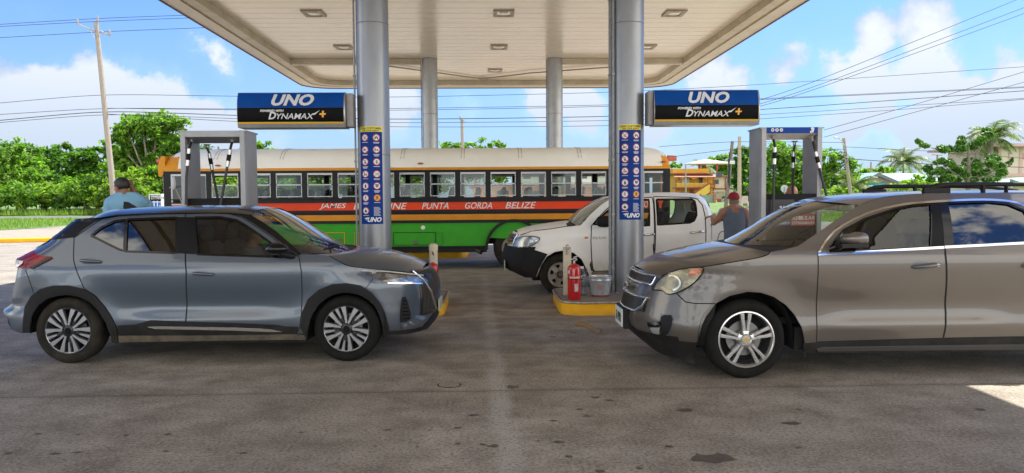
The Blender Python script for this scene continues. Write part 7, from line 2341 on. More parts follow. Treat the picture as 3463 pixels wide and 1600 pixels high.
# seats: rows of high backs
for i in range(17):
    x = X0 + 1.55 + i * .60
    if x > X1 - .5: break
    for sg in (-1, 1):
        mb = MB(); vs = []
        for (z, w0, t0, dx) in ((1.25, .50, .05, 0), (1.62, .50, .055, .06), (1.80, .46, .05, .09), (1.86, .36, .03, .10)):
            for (a, b_) in ((-1, -1), (1, -1), (1, 1), (-1, 1)): vs.append((x + dx + t0 * a, sg * .72 + w0 * .8 * b_, z))
        mb.add(vs, [(0, 1, 2, 3), (12, 13, 14, 15)] + [(4 * k + j, 4 * k + (j + 1) % 4, 4 * k + 4 + (j + 1) % 4, 4 * k + 4 + j) for k in range(3) for j in range(4)])
        mb.box(x - .02, x + .40 - .02, sg * .72 - .42, sg * .72 + .42, 1.30, 1.42, .02)
        mb.build('seat', mat('bus_seat', (.06, .065, .08), .6, col2=(.16, .15, .15), vscale=3), bus, smooth=40)
# ============================================================ pumps and small things on the islands
pgrey = mat('pump_grey', (.34, .34, .35), .45, metal=.35, col2=(.27, .27, .28), vscale=2.5, dirt=((.12, .11, .10), .2, 1.4, .55))
plight = mat('pump_underside', (.62, .58, .52), .5)
pblue = mat('pump_blue', (.004, .045, .26), .45, spec=.15)
pblack = mat('pump_black', (.007, .007, .008), .5, spec=.15, var=.2, vscale=8)
hose = mat('hose_rubber', (.012, .012, .013), .45)
fit = mat('hose_fitting', (.52, .50, .48), .3, metal=.8)
white_p = mat('print_white2', (.72, .72, .72), .45)
def pump(xa, xb, Y, dep, sg, label, blue, hoses):
    """xa..xb outer front edges, sg: which way the camera sees the post sides"""
    cx = (xa + xb) / 2
    root = empty('fuel_pump', (cx, Y, IZ), label=label, cat='fuel pump', group='fuel pumps with overhead hoses')
    w = xb - xa; h = w / 2; pw = .085
    zt = at(2670, 430 if sg > 0 else 441, Y).z if sg > 0 else at(720, 441, Y).z
    zt -= IZ
    for s_ in (-1, 1):
        mb = MB(); xo = s_ * h; xi = s_ * (h - pw)
        # chamfered post
        P_ = [(xi, .0), (xo - s_ * .02, .0), (xo, .05), (xo, dep - .05), (xo - s_ * .02, dep), (xi, dep)]
        mb.prism(P_, 'Z', 0, zt - .02); mb.build('post', pgrey, root)
        mb = MB(); mb.box(min(xo, xi) - .006, max(xo, xi) + .006, -.004, dep + .004, zt - .019, zt); mb.build('post_cap', pgrey, root)
    xi = h - pw - .001
    z1 = zt - .088
    mb = MB(); mb.prism([(0.004, zt - .004), (.004, z1), (dep * .45, z1 - .07), (dep * .55, z1 - .07), (dep - .004, z1), (dep - .004, zt - .004)], 'X', -xi, xi); hd = mb.build('header', plight if blue else pgrey, root)
    if blue:
        mb = MB(); mb.box(-xi, h - pw, -.004, .0035, z1, zt - .002); mb.build('header_panel', pblue, hd)
        mb = MB(); put_text(mb, '3', .095, front(h - pw - .09, -.006, z1 + .012), bold=.006, shear=.2, ext=.001, sx=1.15); mb.build('pump_number', white_p, hd)
        for k in range(3):
            x = -xi + .085 + k * .062
            mb = MB(); mb.lathe([(0, 0), (.024, 0), (.024, .002)], (x, -.007, z1 + .048), 'Y', 20); bd = mb.build('grade_badge', white_p, hd)
            mb = MB(); put_text(mb, 'DRA'[k], .03, front(x, -.009, z1 + .038), ext=.0005, bold=.001); mb.build('badge_letter', pblack, bd)
    # cabinet
    zc1 = (at(2600, 656, Y).z if sg > 0 else at(720, 671, Y).z) - IZ
    mb = MB(); mb.box(-xi, xi, .04, dep - .04, .02, zc1, .008); cab = mb.build('cabinet', pblack, root)
    if blue:
        zf = zc1 - .10
        mb = MB(); mb.box(.08, xi - .03, .028, .039, zf - .32, zf - .02, .004); mb.build('display_panel', mat('panel_grey', (.06, .06, .065), .4), cab)
        mb = MB(); mb.box(.30, .42, .020, .027, zf - .19, zf - .05); mb.build('display', mat('lcd', (.30, .33, .24), .25), cab)
        mb = MB(); put_text(mb, 'Sale  $', .045, front(.10, .026, zf - .10), align='LEFT', ext=.0005); put_text(mb, 'Gallons', .040, front(.10, .026, zf - .17), align='LEFT', ext=.0005); mb.build('display_lettering', white_p, cab)
        mb = MB(); put_text(mb, '49.80', .05, front(.36, .018, zf - .105), ext=.0005); put_text(mb, '14.22', .05, front(.36, .018, zf - .17), ext=.0005); mb.build('display_digits', pblack, cab)
        mb = MB(); mb.box(.11, .17, .020, .027, zf - .27, zf - .22); mb.build('card_slot', white_p, cab)
        for i in range(6):
            for j in range(2):
                mb = MB(); mb.box(-.16 + j * .05, -.13 + j * .05, .022, .039, zf - .10 - i * .045, zf - .075 - i * .045, .002); mb.build('key', mat('key_grey', (.45, .46, .48), .5), cab)
        mb = MB(); mb.box(-xi + .02, .05, .030, .039, zf - .34, zf + .02, .003); mb.build('keypad_panel', mat('panel_black', (.012, .012, .014), .3), cab)
    # lower price-grade panels
    zp = 1.13
    for (x0, x1, m, tx) in ((-xi + .01, -.005, pblue, 'PREMIUM'), (.005, xi - .01, mat('panel_red', (.42, .02, .02), .4), 'REGULAR')):
        mb = MB(); mb.box(x0, x1, .026, .038, zp - .14, zp + .02, .003); pn = mb.build('grade_panel', m, root)
        mb = MB(); put_text(mb, tx, .075, front((x0 + x1) / 2, .024, zp - .055), shear=.2, bold=.002, ext=.001); put_text(mb, 'DYNAMAX+', .060, front((x0 + x1) / 2, .024, zp - .120), shear=.2, bold=.002, ext=.001); mb.build('panel_lettering', white_p, pn)
    for (p0, p1, p2, p3, k) in hoses:
        L_ = []
        org = Vector((cx, Y, IZ))
        def q(p): return at(p[0], p[1], Y + p[2]) - org
        a, b_, c, d = q(p0), q(p1), q(p2), q(p3)
        pts = [a, a.lerp(b_, .5) + Vector((0, -.01, -.01)), b_] + [b_.lerp(c, t) for t in (.25, .5, .75)] + [c, c.lerp(d, .5), d]
        mb = MB(); mb.tube(pts, .018, 10); hz = mb.build('hose', hose, root, smooth=60)
        mb = MB(); mb.lathe([(.05, .0), (.045, -.012), (.026, -.022)], a + Vector((0, 0, .01)), 'Z', 16); mb.tube([a, a.lerp(b_, .35)], [.026, .022], 10); mb.build('swivel', fit, hz, smooth=50)
        e = b_.lerp(c, .02); dirv = (c - b_).normalized()
        mb = MB()
        mb.tube([e, e + dirv * .07], .026, 10); mb.build('hose_coupling', fit, hz, smooth=50); mb = MB(); mb.tube([e + dirv * .16, e + dirv * .24], .027, 10); mb.build('breakaway_fitting', fit, hz, smooth=50)
        mb = MB(); mb.tube([e + dirv * .07, e + dirv * .16], .030, 10); mb.build('breakaway_sleeve', pblack, hz, smooth=50)
    return root
PY = 11.15
def zL(x, y): return (600 + x / 4.25, 420 + y / 4.25)
def zR(x, y): return (2500 + x / 3.305, 400 + y / 3.305)
pump(at(608, 600, PY).x, at(834, 600, PY).x, PY, .56, -1, 'grey fuel pump frame with three black hoses behind the grey hatchback', False,
     [((*zL(212, 225), .1), (*zL(170, 345), .0), (*zL(128, 760), -.02), (*zL(124, 1160), -.05), 0), ((*zL(425, 300), .5), (*zL(455, 410), .5), (*zL(575, 1050), .5), (*zL(580, 1080), .5), 1), ((*zL(795, 225), .1), (*zL(760, 360), .0), (*zL(690, 760), -.02), (*zL(620, 1160), -.05), 2)])
pump(at(2571, 600, PY).x, at(2784, 600, PY).x, PY, .54, 1, 'grey fuel pump frame with blue header numbered 3 behind the brown car', True,
     [((*zR(375, 205), .1), (*zR(398, 320), .0), (*zR(388, 650), -.03), (*zR(378, 1180), -.06), 0), ((*zR(620, 262), .5), (*zR(607, 370), .5), (*zR(598, 650), .5), (*zR(597, 850), .5), 1), ((*zR(808, 205), .1), (*zR(850, 370), .0), (*zR(920, 650), -.03), (*zR(985, 900), -.10), 2)])

# posts beside the islands' ends
cream_p = mat('cream_post_paint', (.62, .56, .42), .5, col2=(.50, .44, .32), vscale=5, dirt=((.22, .18, .12), .2, .5, .7))
def z8(x, y): return (1380 + x / 3.964, 800 + y / 3.964)
def z7(x, y): return (1860 + x / 4.577, 820 + y / 4.577)
Yb1 = 11.5
a = at(*z8(343, 370), Yb1); tp = at(*z8(343, 92), Yb1)
bp_ = empty('guard_post', (a.x, Yb1, IZ), label='cream pipe guard post with domed cap behind the left extinguisher', cat='guard post', group='cream guard posts on the islands')
r = (at(1481, 860, Yb1).x - at(1453, 860, Yb1).x) / 2
H_ = tp.z - IZ
mb = MB(); mb.lathe([(r, 0), (r, H_ - .09)], n=28); mb.build('pipe', cream_p, bp_, smooth=50)
mb = MB(); mb.lathe([(r + .006, H_ - .10), (r + .006, H_ - .03), (r * .8, H_ - .008), (r * .4, H_), (0, H_)], n=28); mb.build('cap', cream_p, bp_, smooth=50)
mb = MB(); mb.tube([(-.01, -r - .01, H_ - .12), (0, -r - .03, H_ - .15), (.01, -r - .01, H_ - .17)], .012, 8); mb.build('hook', mat('rusty_hook', (.12, .05, .03), .8), bp_, smooth=50)
Yb2 = at(0, 0, 11.7).y
g = gnd(*z7(250, 815), z=IZ); Yb2 = g.y
lp = at(*z7(205, 500), Yb2); rp = at(*z7(328, 500), Yb2); tz = at(*z7(260, 70), Yb2).z
bp2 = empty('guard_post', ((lp.x + rp.x) / 2, Yb2, IZ), label='cream steel channel post with a pipe clamp behind the red extinguisher beside the bucket', cat='guard post', group='cream guard posts on the islands')
w = (rp.x - lp.x) / 2
mb = MB(); mb.box(-w, w, -.03, .03, 0, tz - IZ, .006); mb.build('channel', cream_p, bp2)
mb = MB(); mb.tube([(0, -.06, tz - IZ - .005), (0, -.02, tz - IZ + .01)], .03, 12, cap=False); mb.tube([(0, -.035, tz - IZ - .03), (0, -.035, tz - IZ - .11)], .018, 8); mb.build('clamp', mat('clamp_steel', (.35, .33, .30), .4, metal=.7), bp2, smooth=50)
ered = mat('extinguisher_red', (.50, .010, .012), .25, coat=.6, col2=(.42, .008, .01), vscale=6)
def extinguisher(x, y, z, r, h, label):
    root = empty('fire_extinguisher', (x, y, z), label=label, cat='fire extinguisher', group='red fire extinguishers')
    mb = MB(); mb.lathe([(0, 0), (r * .96, 0), (r, .012), (r, h * .86), (r * .93, h * .93), (r * .70, h * .975), (r * .25, h), (r * .2, h * 1.02), (0, h * 1.02)], n=36); mb.build('cylinder', ered, root, smooth=50)
    mb = MB(); mb.tube([(0, 0, h), (0, 0, h * 1.10)], r * .18, 10); mb.tube([(0, 0, h * 1.08), (r * .45, -.01, h * 1.13)], r * .10, 8); mb.build('valve', fit, root, smooth=50)
    mb = MB(); mb.obox((-.0, 0, h * 1.15), (r * .42, 0, .006), (0, .012, 0), (0, 0, .006)); mb.obox((.02, 0, h * 1.205), (r * .30, 0, .01), (0, .012, 0), (0, 0, .006)); mb.build('lever', fit, root)
    mb = MB(); mb.lathe([(r + .002, h * .575), (r + .002, h * .595)], n=36); mb.build('strap', pblack, root, smooth=50)
    mb = MB(); mb.lathe([(r + .0015, h * .605), (r + .0015, h * .66)], n=40, a0=-2.4, a1=-.7); mb.build('torn_label', mat('torn_label', (.55, .15, .12), .5, col2=(.75, .70, .55), vscale=28), root, smooth=50)
    mb = MB(); mb.lathe([(r + .002, h * .24), (r + .002, h * .46)], n=12, a0=-1.62, a1=-1.05); mb.build('paper_label', mat('paper_label', (.62, .58, .60), .5, col2=(.4, .35, .4), vscale=30), root, smooth=50)
    mb = MB(); mb.lathe([(r + .002, h * .74), (r + .002, h * .83)], n=12, a0=-2.9, a1=-2.4); mb.build('paper_label', MATS['paper_label'], root, smooth=50)
    return root
g = gnd(*z7(378, 893), z=IZ); yy = g.y + .09
sc7 = FPX / (yy - .09) * 4.577
rr = (477 - 270) / 2 / sc7
extinguisher(at(*z7(374, 600), yy).x, yy, IZ, rr, at(*z7(374, 335), yy).z - IZ, 'red fire extinguisher on the corner of the right island beside the bucket')
yy = 11.25
extinguisher(at(*z8(333, 500), yy).x, yy, IZ, (408 - 262) / 2 / (FPX / yy * 3.964), at(*z8(333, 352), yy).z - IZ, 'red fire extinguisher behind the nose of the grey hatchback')
# bucket
g = gnd(*z7(780, 850), z=IZ); yy = g.y + .13
zinc = mat('galvanised_zinc', (.36, .39, .41), .38, metal=.65, col2=(.50, .53, .55), vscale=16)
k_ = FPX / yy * 4.577
cxb = at(*z7(780, 700), yy).x
bk_ = empty('metal_bucket', (cxb, yy, IZ), label='galvanised metal bucket with a rusty base at the foot of the right column', cat='bucket')
r0, r1, hb_ = 132 / k_, 182 / k_, (845 - 535) / k_
mb = MB(); mb.lathe([(0, .012), (r0 * 1.02, .012), (r0 * 1.04, .02), (lerp(r0, r1, .12), hb_ * .12), (lerp(r0, r1, .82), hb_ * .82), (r1 * 1.01, hb_ * .84), (r1 * 1.0, hb_ * .88), (r1, hb_), (r1 * 1.03, hb_ + .006), (r1 * 1.0, hb_ + .010), (r1 * .97, hb_), (r0 * .97, .03), (0, .03)], n=40); mb.build('pail', zinc, bk_, smooth=50)
mb = MB(); mb.lathe([(r0 * 1.03, 0), (r0 * 1.06, .0), (r0 * 1.05, hb_ * .10), (r0 * 1.03, hb_ * .10)], n=40); mb.build('rusty_base', mat('bucket_rust', (.16, .05, .03), .8, var=.3, vscale=15), bk_, smooth=50)
mb = MB(); mb.lathe([(0, hb_ * .86), (r1 * .96, hb_ * .86)], n=32); mb.build('dark_water', mat('dark_water', (.03, .03, .03), .15), bk_)
mb = MB(); mb.tube([(r1 * math.cos(t), -r1 * math.sin(t) * .98 - .012, hb_ + .004 - .012 * math.sin(t)) for t in [math.pi * k / 18 for k in range(19)]], .005, 6); mb.build('handle', fit, bk_, smooth=60)
mb = MB(); mb.lathe([(lerp(r0, r1, .62) * 1.012, hb_ * .60), (lerp(r0, r1, .40) * 1.014, hb_ * .38)], n=8, a0=-1.95, a1=-1.50); mb.build('red_mark', mat('red_smear', (.42, .16, .17), .5, col2=(.36, .30, .31), vscale=20), bk_, smooth=60)
# water bottle and blue capped bottle
pet = glass('clear_plastic', (.80, .84, .86), base=.10, rough=.06)
def bottle(x, y, r, h, label, capm):
    root = empty('plastic_bottle', (x, y, IZ), label=label, cat='bottle')
    prof = [(0, 0), (r * .95, .0)]
    for k in range(9): prof += [(r, .012 + h * .07 * k), (r * .95, .012 + h * .07 * k + h * .03)]
    prof += [(r, h * .68), (r * .85, h * .78), (r * .35, h * .93), (r * .3, h)]
    mb = MB(); mb.lathe(prof, n=28); mb.build('bottle_body', pet, root, smooth=30)
    mb = MB(); mb.lathe([(r * .36, h * .96), (r * .36, h * 1.03), (0, h * 1.03)], n=16); mb.build('cap', capm, root, smooth=40)
    mb = MB(); mb.tube([(r * .2, 0, h * .93), (r * .9, 0, h * .97), (r * .85, 0, h * .78)], r * .12, 6); mb.build('grip', pet, root, smooth=50)
g = gnd(*z7(505, 815), z=IZ)
bottle(at(*z7(498, 600), g.y).x, g.y + .05, .085, at(*z7(505, 385), g.y + .05).z - IZ, 'large clear ribbed plastic water bottle behind the right extinguisher', white_p)
g = gnd(*z7(930, 790), z=IZ)
bottle(at(*z7(905, 600), 12.1).x, 12.15, .07, at(*z7(865, 490), 12.1).z - IZ, 'plastic bottle with a blue cap half hidden behind the bucket', mat('cap_blue', (.02, .08, .45), .4))
# drain covers and a puddle on the forecourt are flat in the ground
def drain(px0, px1, py, label):
    a, b_ = gnd(px0, py), gnd(px1, py)
    root = empty('drain_cover', ((a.x + b_.x) / 2, a.y, .0), label=label, cat='drain cover')
    w = (b_.x - a.x) / 2
    mb = MB(); mb.lathe([(0, .0042), (w, .0042)], n=24); mb.build('cover', mat('cover_iron', (.045, .036, .028), .8), root)
    mb = MB()
    for k in range(6):
        y = -w * .7 + k * w * .28; hw2 = math.sqrt(max(0, w * w - y * y)) * .85
        mb.box(-hw2, hw2, y - w * .05, y + w * .05, .0044, .009)
    mb.build('ribs', mat('rib_dust', (.20, .17, .13), .9), root)
drain(1478, 1560, 1303, 'round iron drain cover set in the forecourt between the two cars')
mb = MB(); rng = random.Random(6); P_ = [gnd(*p) for p in ((1942, 1098), (1960, 1091), (1985, 1096), (2010, 1108), (2032, 1118), (2030, 1128), (2018, 1130), (2002, 1118), (1975, 1106), (1950, 1103))]
mb.add([(p.x, p.y, .0045) for p in P_], [tuple(range(len(P_)))]); tag(mb.build('wet_stain', mat('wet_rust_stain', (.10, .055, .02), .25)), kind='structure')
# ============================================================ people
def remesh(mb, vox, smooth_it=3, sub=False):
    me = bpy.data.meshes.new('tmp'); me.from_pydata(mb.v, [], mb.f)
    o = bpy.data.objects.new('tmp', me); COL.objects.link(o)
    bm = bmesh.new(); bm.from_mesh(me); bmesh.ops.recalc_face_normals(bm, faces=bm.faces); bm.to_mesh(me); bm.free()
    r = o.modifiers.new('r', 'REMESH'); r.mode = 'VOXEL'; r.voxel_size = vox; r.use_smooth_shade = True
    sm = o.modifiers.new('s', 'SMOOTH'); sm.factor = .5; sm.iterations = smooth_it
    out = bpy.data.meshes.new_from_object(o.evaluated_get(bpy.context.evaluated_depsgraph_get()))
    bpy.data.objects.remove(o); bpy.data.meshes.remove(me)
    return out

def limb(mb, pts, n=14):
    """pts: [(vec, radius)] tapered round limb with ball ends"""
    P_ = [Vector(p) for p, r in pts]; rs = [r for p, r in pts]
    mb.tube(P_, rs, n)
    for p, r in zip(P_, rs): mb.add(*ellip(p, (r, r, r), 12, 8))

def hand(mb, w, d, up, s=1., curl=.5):
    """palm, four fingers and a thumb from wrist w pointing along d; up = back of the hand"""
    d = Vector(d).normalized(); up = (Vector(up) - d * Vector(up).dot(d)).normalized(); sd = d.cross(up)
    w = Vector(w)
    mb.obox(w + d * .045 * s, d * .045 * s, sd * .038 * s, up * .012 * s)
    for k, L_ in enumerate((.068, .078, .074, .058)):
        b = w + d * .085 * s + sd * (.029 - k * .0195) * s
        m_ = b + (d * math.cos(curl * .5) - up * math.sin(curl * .5)) * L_ * .5 * s
        e = m_ + (d * math.cos(curl * 1.4) - up * math.sin(curl * 1.4)) * L_ * .5 * s
        limb(mb, [(b, .009 * s), (m_, .0085 * s), (e, .007 * s)], 8)
    b = w + d * .025 * s + sd * .038 * s
    limb(mb, [(b, .012 * s), (b + (d * .6 + sd * .7).normalized() * .032 * s, .010 * s), (b + (d * .9 + sd * .45).normalized() * .058 * s, .008 * s)], 8)

def head(mb, c, f, s=1., up=(0, 0, 1)):
    """head with brow, nose, lips, chin and ears; c = centre, f = facing"""
    up = Vector(up).normalized(); f = Vector(f); f = (f - up * f.dot(up)).normalized(); r = f.cross(up)
    def q(a, b, d): return c + r * a * s + f * b * s + up * d * s
    def el(p, ra, n=16, m=12):
        vs, fs = ellip((0, 0, 0), (1, 1, 1), n, m)
        mb.add([p + r * v[0] * ra[0] * s + f * v[1] * ra[1] * s + up * v[2] * ra[2] * s for v in vs], fs)
    c = Vector(c)
    el(q(0, -.012, .025), (.075, .095, .088)); el(q(0, .03, -.045), (.058, .062, .068)); el(q(0, .055, -.088), (.028, .024, .022))
    el(q(0, .096, -.012), (.012, .018, .026), 10, 8); el(q(0, .108, -.024), (.016, .012, .010), 10, 8)
    el(q(0, .082, -.056), (.024, .012, .009), 10, 8); el(q(0, .080, .028), (.048, .016, .012), 10, 8)
    for sg in (-1, 1): el(q(sg * .077, -.008, -.008), (.010, .018, .030), 10, 8)
    return q

def person(label, org, rz, spec, group=None):
    """spec: body(mb) builds the naked figure; garments = [(name, test(co, n), offset, material)]"""
    root = empty('person', org, rz, label, 'person', group)
    mb = MB(); spec['body'](mb)
    me = remesh(mb, spec.get('vox', .0115), 4)
    skin = spec['skin']
    me.materials.clear(); me.materials.append(skin)
    for p in me.polygons: p.use_smooth = True
    body = bpy.data.objects.new('body', me); COL.objects.link(body); body.parent = root
    for (nm, test, off, m) in spec['wear']:
        vn = [v.normal.copy() for v in me.vertices]
        keep = [p for p in me.polygons if test(p.center, p.normal)]
        idx = {}; V_ = []; F2 = []
        for p in keep:
            f = []
            for i in p.vertices:
                if i not in idx:
                    idx[i] = len(V_); co = me.vertices[i].co; w = off(co) if callable(off) else off
                    V_.append(co + vn[i] * w)
                f.append(idx[i])
            F2.append(tuple(f))
        g = bpy.data.meshes.new(nm); g.from_pydata([tuple(v) for v in V_], [], F2); g.materials.append(m); g.shade_smooth()
        go = bpy.data.objects.new(nm, g); COL.objects.link(go); go.parent = root
    for fn in spec.get('extra', []): fn(root)
    return root
def eyes(root, q, s=1.):
    for sg in (-1, 1):
        mb = MB(); mb.add(*ellip(q(sg * .030, .078, .008), (.012 * s, .012 * s, .009 * s), 12, 8)); mb.build('eye', mat('eye_white', (.55, .52, .48), .2), root, smooth=60)
        mb = MB(); mb.add(*ellip(q(sg * .030, .0865, .008), (.0055 * s, .005 * s, .0055 * s), 10, 6)); mb.build('iris', mat('iris_dark', (.02, .012, .01), .15), root, smooth=60)
skin1 = mat('tanned_skin', (.36, .17, .10), .5, col2=(.30, .13, .075), vscale=9)
skin2 = mat('brown_skin', (.23, .105, .06), .5, col2=(.19, .085, .05), vscale=9)
hair = mat('black_hair', (.012, .010, .009), .55, bump=.4, bscale=90)
def legs(mb, hz, sp=.10, fwd=0.):
    for sg in (-1, 1):
        limb(mb, [((sg * .09, 0, hz), .092), ((sg * (sp + .0), -.01, hz * .52), .062), ((sg * sp, .02, .10), .040)])
        limb(mb, [((sg * sp, .03, .05), .042), ((sg * (sp + .02), .15, .035), .035)])
# --- man in a grey tank top and red cap, seen from behind, leaning on the pickup bed
Ym = 12.35
def zm(x, y): return (2260 + x / 3.967, 480 + y / 3.967)
o = at(*zm(885, 1000), Ym); O = Vector((o.x, Ym, 0))
def mp_(x, y, dy=0.): return at(*zm(x, y), Ym + dy) - O
hc = mp_(878, 775, .03)
sh = mp_(0, 905).z
el_ = mp_(612, 1085, .10); hd_ = mp_(585, 1000, .42)
def body1(mb):
    q = head(mb, hc, (-.25, 1, -.05))
    limb(mb, [(hc + Vector((0, -.015, -.06)), .062), ((hc.x, -.02, sh + .02), .066)])
    [mb.add(*ellip((0, .0, sh - .09 - k * .05), (interp(k, [(0, .178), (2, .172), (5, .155), (7, .153), (10, .162)]), interp(k, [(0, .10), (5, .112), (10, .125)]), .11), 20, 12)) for k in range(11)]
    limb(mb, [((hc.x, -.01, sh + .03), .062), ((-.13, -.01, sh - .03), .058)]); limb(mb, [((hc.x, -.01, sh + .03), .062), ((.13, -.01, sh - .03), .058)])
    limb(mb, [((-.165, 0, sh - .05), .068), ((-.22, .04, sh - .14), .058), (el_, .046), (el_.lerp(hd_, .35), .044), (hd_, .028)])
    hand(mb, hd_, (-.5, .7, -.1), (0, 0, 1))
    e2 = Vector((.215, .03, sh - .34)); h2 = Vector((.16, .26, sh - .42))
    limb(mb, [((.165, 0, sh - .05), .066), ((.205, .01, sh - .18), .056), (e2, .044), (h2, .028)]); hand(mb, h2, (-.2, 1, -.1), (0, 0, 1))
    legs(mb, sh - .62)
tank = mat('tank_top_blue_grey', (.13, .155, .20), .85, col2=(.10, .125, .165), vscale=5, bump=.35, bscale=12)
jeans = mat('dark_shorts', (.03, .035, .045), .85)
def t_tank(c, n):
    if abs(c.x) > .20 or c.z < sh - .62: return False
    if c.z > sh + .01: return False
    if c.z > sh - .16:
        edge = .075 + .075 * min(1, max(0, (sh - .02 - c.z) / .14)) ** .8 
        lim = lerp(.135, .185, max(0, min(1, (sh - .02 - c.z) / .16)))
        if abs(c.x) > lim: return False
        if c.y < 0 and abs(c.x - hc.x) < .062 and c.z > sh - .055: return False
        if abs(c.x - hc.x) < .058 and c.z > sh - .02: return False
    return True
def cap(root, c=hc):
    mb = MB(); vs, fs = ellip((0, 0, 0), (.088, .108, .095), 28, 18)
    vs2 = [(c.x + v[0] + -.003, c.y - .012 + v[1], c.z + .030 + max(v[2], -.004 - .03 * max(0, -v[1] / .1))) for v in vs]; mb.add(vs2, fs)
    mb.build('cap', mat('cap_red', (.26, .010, .022), .8, bump=.2, bscale=60), root, smooth=60)
    mb = MB(); f = Vector((-.3, 1, -.12)).normalized(); r = Vector((1, .3, 0)).normalized(); b = c + Vector((0, 0, .035)) + f * .085
    vs = []
    for k in range(9):
        t = -1 + k / 4; vs += [b + r * .075 * t - f * .02 * t * t, b + r * .065 * t + f * (.075 - .05 * t * t)]
    mb.add(vs + [v + Vector((0, 0, .006)) for v in vs], [(2 * k, 2 * k + 1, 2 * k + 3, 2 * k + 2) for k in range(8)] + [(18 + 2 * k, 18 + 2 * k + 1, 18 + 2 * k + 3, 18 + 2 * k + 2) for k in range(8)]); mb.build('cap_peak', MATS['cap_red'], root, smooth=40)
    mb = MB(); mb.tube([c + Vector((.03 * math.cos(t) * 1.2 + .012, -.098 + .01 * math.cos(t) ** 2, .03 * math.sin(t) * .8 - .0)) for t in [math.pi * k / 10 for k in range(11)]], .006, 6); mb.build('cap_strap', MATS['cap_red'], root, smooth=60)
person('person in a red cap and blue grey tank top leaning on the white pickup bed', O, 0, {'body': body1, 'skin': skin1, 'wear': [('tank_top', t_tank, .010, tank), ('shorts', lambda c, n: c.z < sh - .58 and c.z > .45 and abs(c.x) < .21, .012, jeans), ('shoes', lambda c, n: c.z < .09, .008, pblack)],
        'extra': [cap, lambda r: (lambda m_: (m_.add(*ellip(hc + Vector((0, -.03, -.035)), (.078, .072, .045), 18, 10)), m_.build('hair', mat('grey_hair', (.20, .17, .15), .8), r, smooth=60)))(MB())]})
# --- person on the far side of the pickup reaching over the bed
Yq = 15.0
o = at(*zm(840, 900), Yq); O2 = Vector((o.x, Yq, 0))
sh2 = at(*zm(0, 905), Yq).z
w2 = at(*zm(618, 985), 13.9) - O2; h3 = at(*zm(588, 1000), 13.4) - O2
def body2(mb):
    hc2 = Vector((.02, -.12, sh2 + .16)); head(mb, hc2, (-.2, -1, -.1)); limb(mb, [(hc2 + Vector((0, .02, -.07)), .055), ((0, 0, sh2), .06)])
    for dz, rx in ((.10, .18), (.25, .165), (.42, .16), (.58, .165)): mb.add(*ellip((0, .0, sh2 - dz), (rx, .11, .15), 18, 12))
    s0 = Vector((-.17, -.02, sh2 - .05)); e = Vector((-.34, -.55, sh2 - .20))
    limb(mb, [(s0, .066), (e, .05), (w2, .034)]); hand(mb, w2, h3 - w2, (0, 0, 1))
    limb(mb, [((.17, -.02, sh2 - .05), .066), ((.24, -.2, sh2 - .3), .046), ((.2, -.5, sh2 - .25), .03)]); hand(mb, (.2, -.5, sh2 - .25), (0, -1, 0), (0, 0, 1))
    legs(mb, sh2 - .64)
shirtw = mat('pale_shirt', (.50, .56, .64), .85, bump=.3, bscale=12)
person('person in a pale shirt reaching over the pickup bed from its far side', O2, 0, {'body': body2, 'skin': skin1, 'wear': [('shirt', lambda c, n: sh2 - .62 < c.z < sh2 + .02 and abs(c.x) < .5 and c.y > -.78, .012, shirtw), ('trousers', lambda c, n: .1 < c.z < sh2 - .6, .012, jeans), ('shoes', lambda c, n: c.z < .1, .008, pblack)],
        'extra': [lambda r: (lambda m_: (m_.add(*ellip((.02, -.10, sh2 + .215), (.082, .095, .075), 18, 10)), m_.build('hair', hair, r, smooth=60)))(MB())]})
# --- man in light blue with his back to us, head turned left, one hand at the back of his head
Yl = 10.95
def zs5(x, y): return (340 + x / 4.6, 480 + y / 4.6)
o = at(*zs5(400, 900), Yl); O3 = Vector((o.x, Yl, IZ))
def m3(x, y, dy=0.): return at(*zs5(x, y), Yl + dy) - O3
hc3 = m3(318, 705); s3 = m3(0, 815).z - .03
f3 = Vector((-1, .35, -.42)).normalized()
ex, hx = m3(575, 905, .22), m3(470, 690, .10)
def body3(mb):
    body3.q = head(mb, hc3, f3, 1.04, up=(-.15, 0, 1))
    limb(mb, [(hc3 + Vector((.03, -.0, -.05)), .066), ((.0, 0, s3), .075)])
    mb.add(*ellip((.0, 0, s3 - .10), (.225, .125, .14), 22, 14)); mb.add(*ellip((0, .01, s3 - .26), (.205, .13, .18), 22, 14)); mb.add(*ellip((0, .02, s3 - .46), (.195, .135, .18), 22, 14))
    limb(mb, [((.0, 0, s3 + .02), .07), ((-.17, 0, s3 - .06), .072)]); limb(mb, [((.0, 0, s3 + .02), .07), ((.18, 0, s3 - .06), .074)])
    limb(mb, [((-.21, 0, s3 - .09), .075), ((-.265, .03, s3 - .26), .062), ((-.25, .12, s3 - .42), .045), ((-.10, .32, s3 - .36), .03)]); hand(mb, (-.10, .32, s3 - .36), (.5, 1, 0), (0, 0, 1))
    limb(mb, [((.20, .03, s3 - .08), .074), ((.24, .10, s3 - .12), .062), (ex, .050), (ex.lerp(hx, .5), .044), (hx, .030)]); hand(mb, hx, (-.5, -.1, .75), (.5, -.6, .2), curl=1.)
    legs(mb, s3 - .62)
shirtb = mat('light_blue_shirt', (.18, .36, .50), .85, col2=(.15, .31, .44), vscale=4, bump=.4, bscale=7)
def t_sh(c, n):
    if c.z < s3 - .60 or c.z > s3 + .045: return False
    if (c - hx).length < (c - Vector((.2, 0, s3 - .1))).length * .85 and c.x > .1: return False
    if c.z > s3 - .02 and (c - Vector((0, 0, c.z))).length < .07: return False
    return True
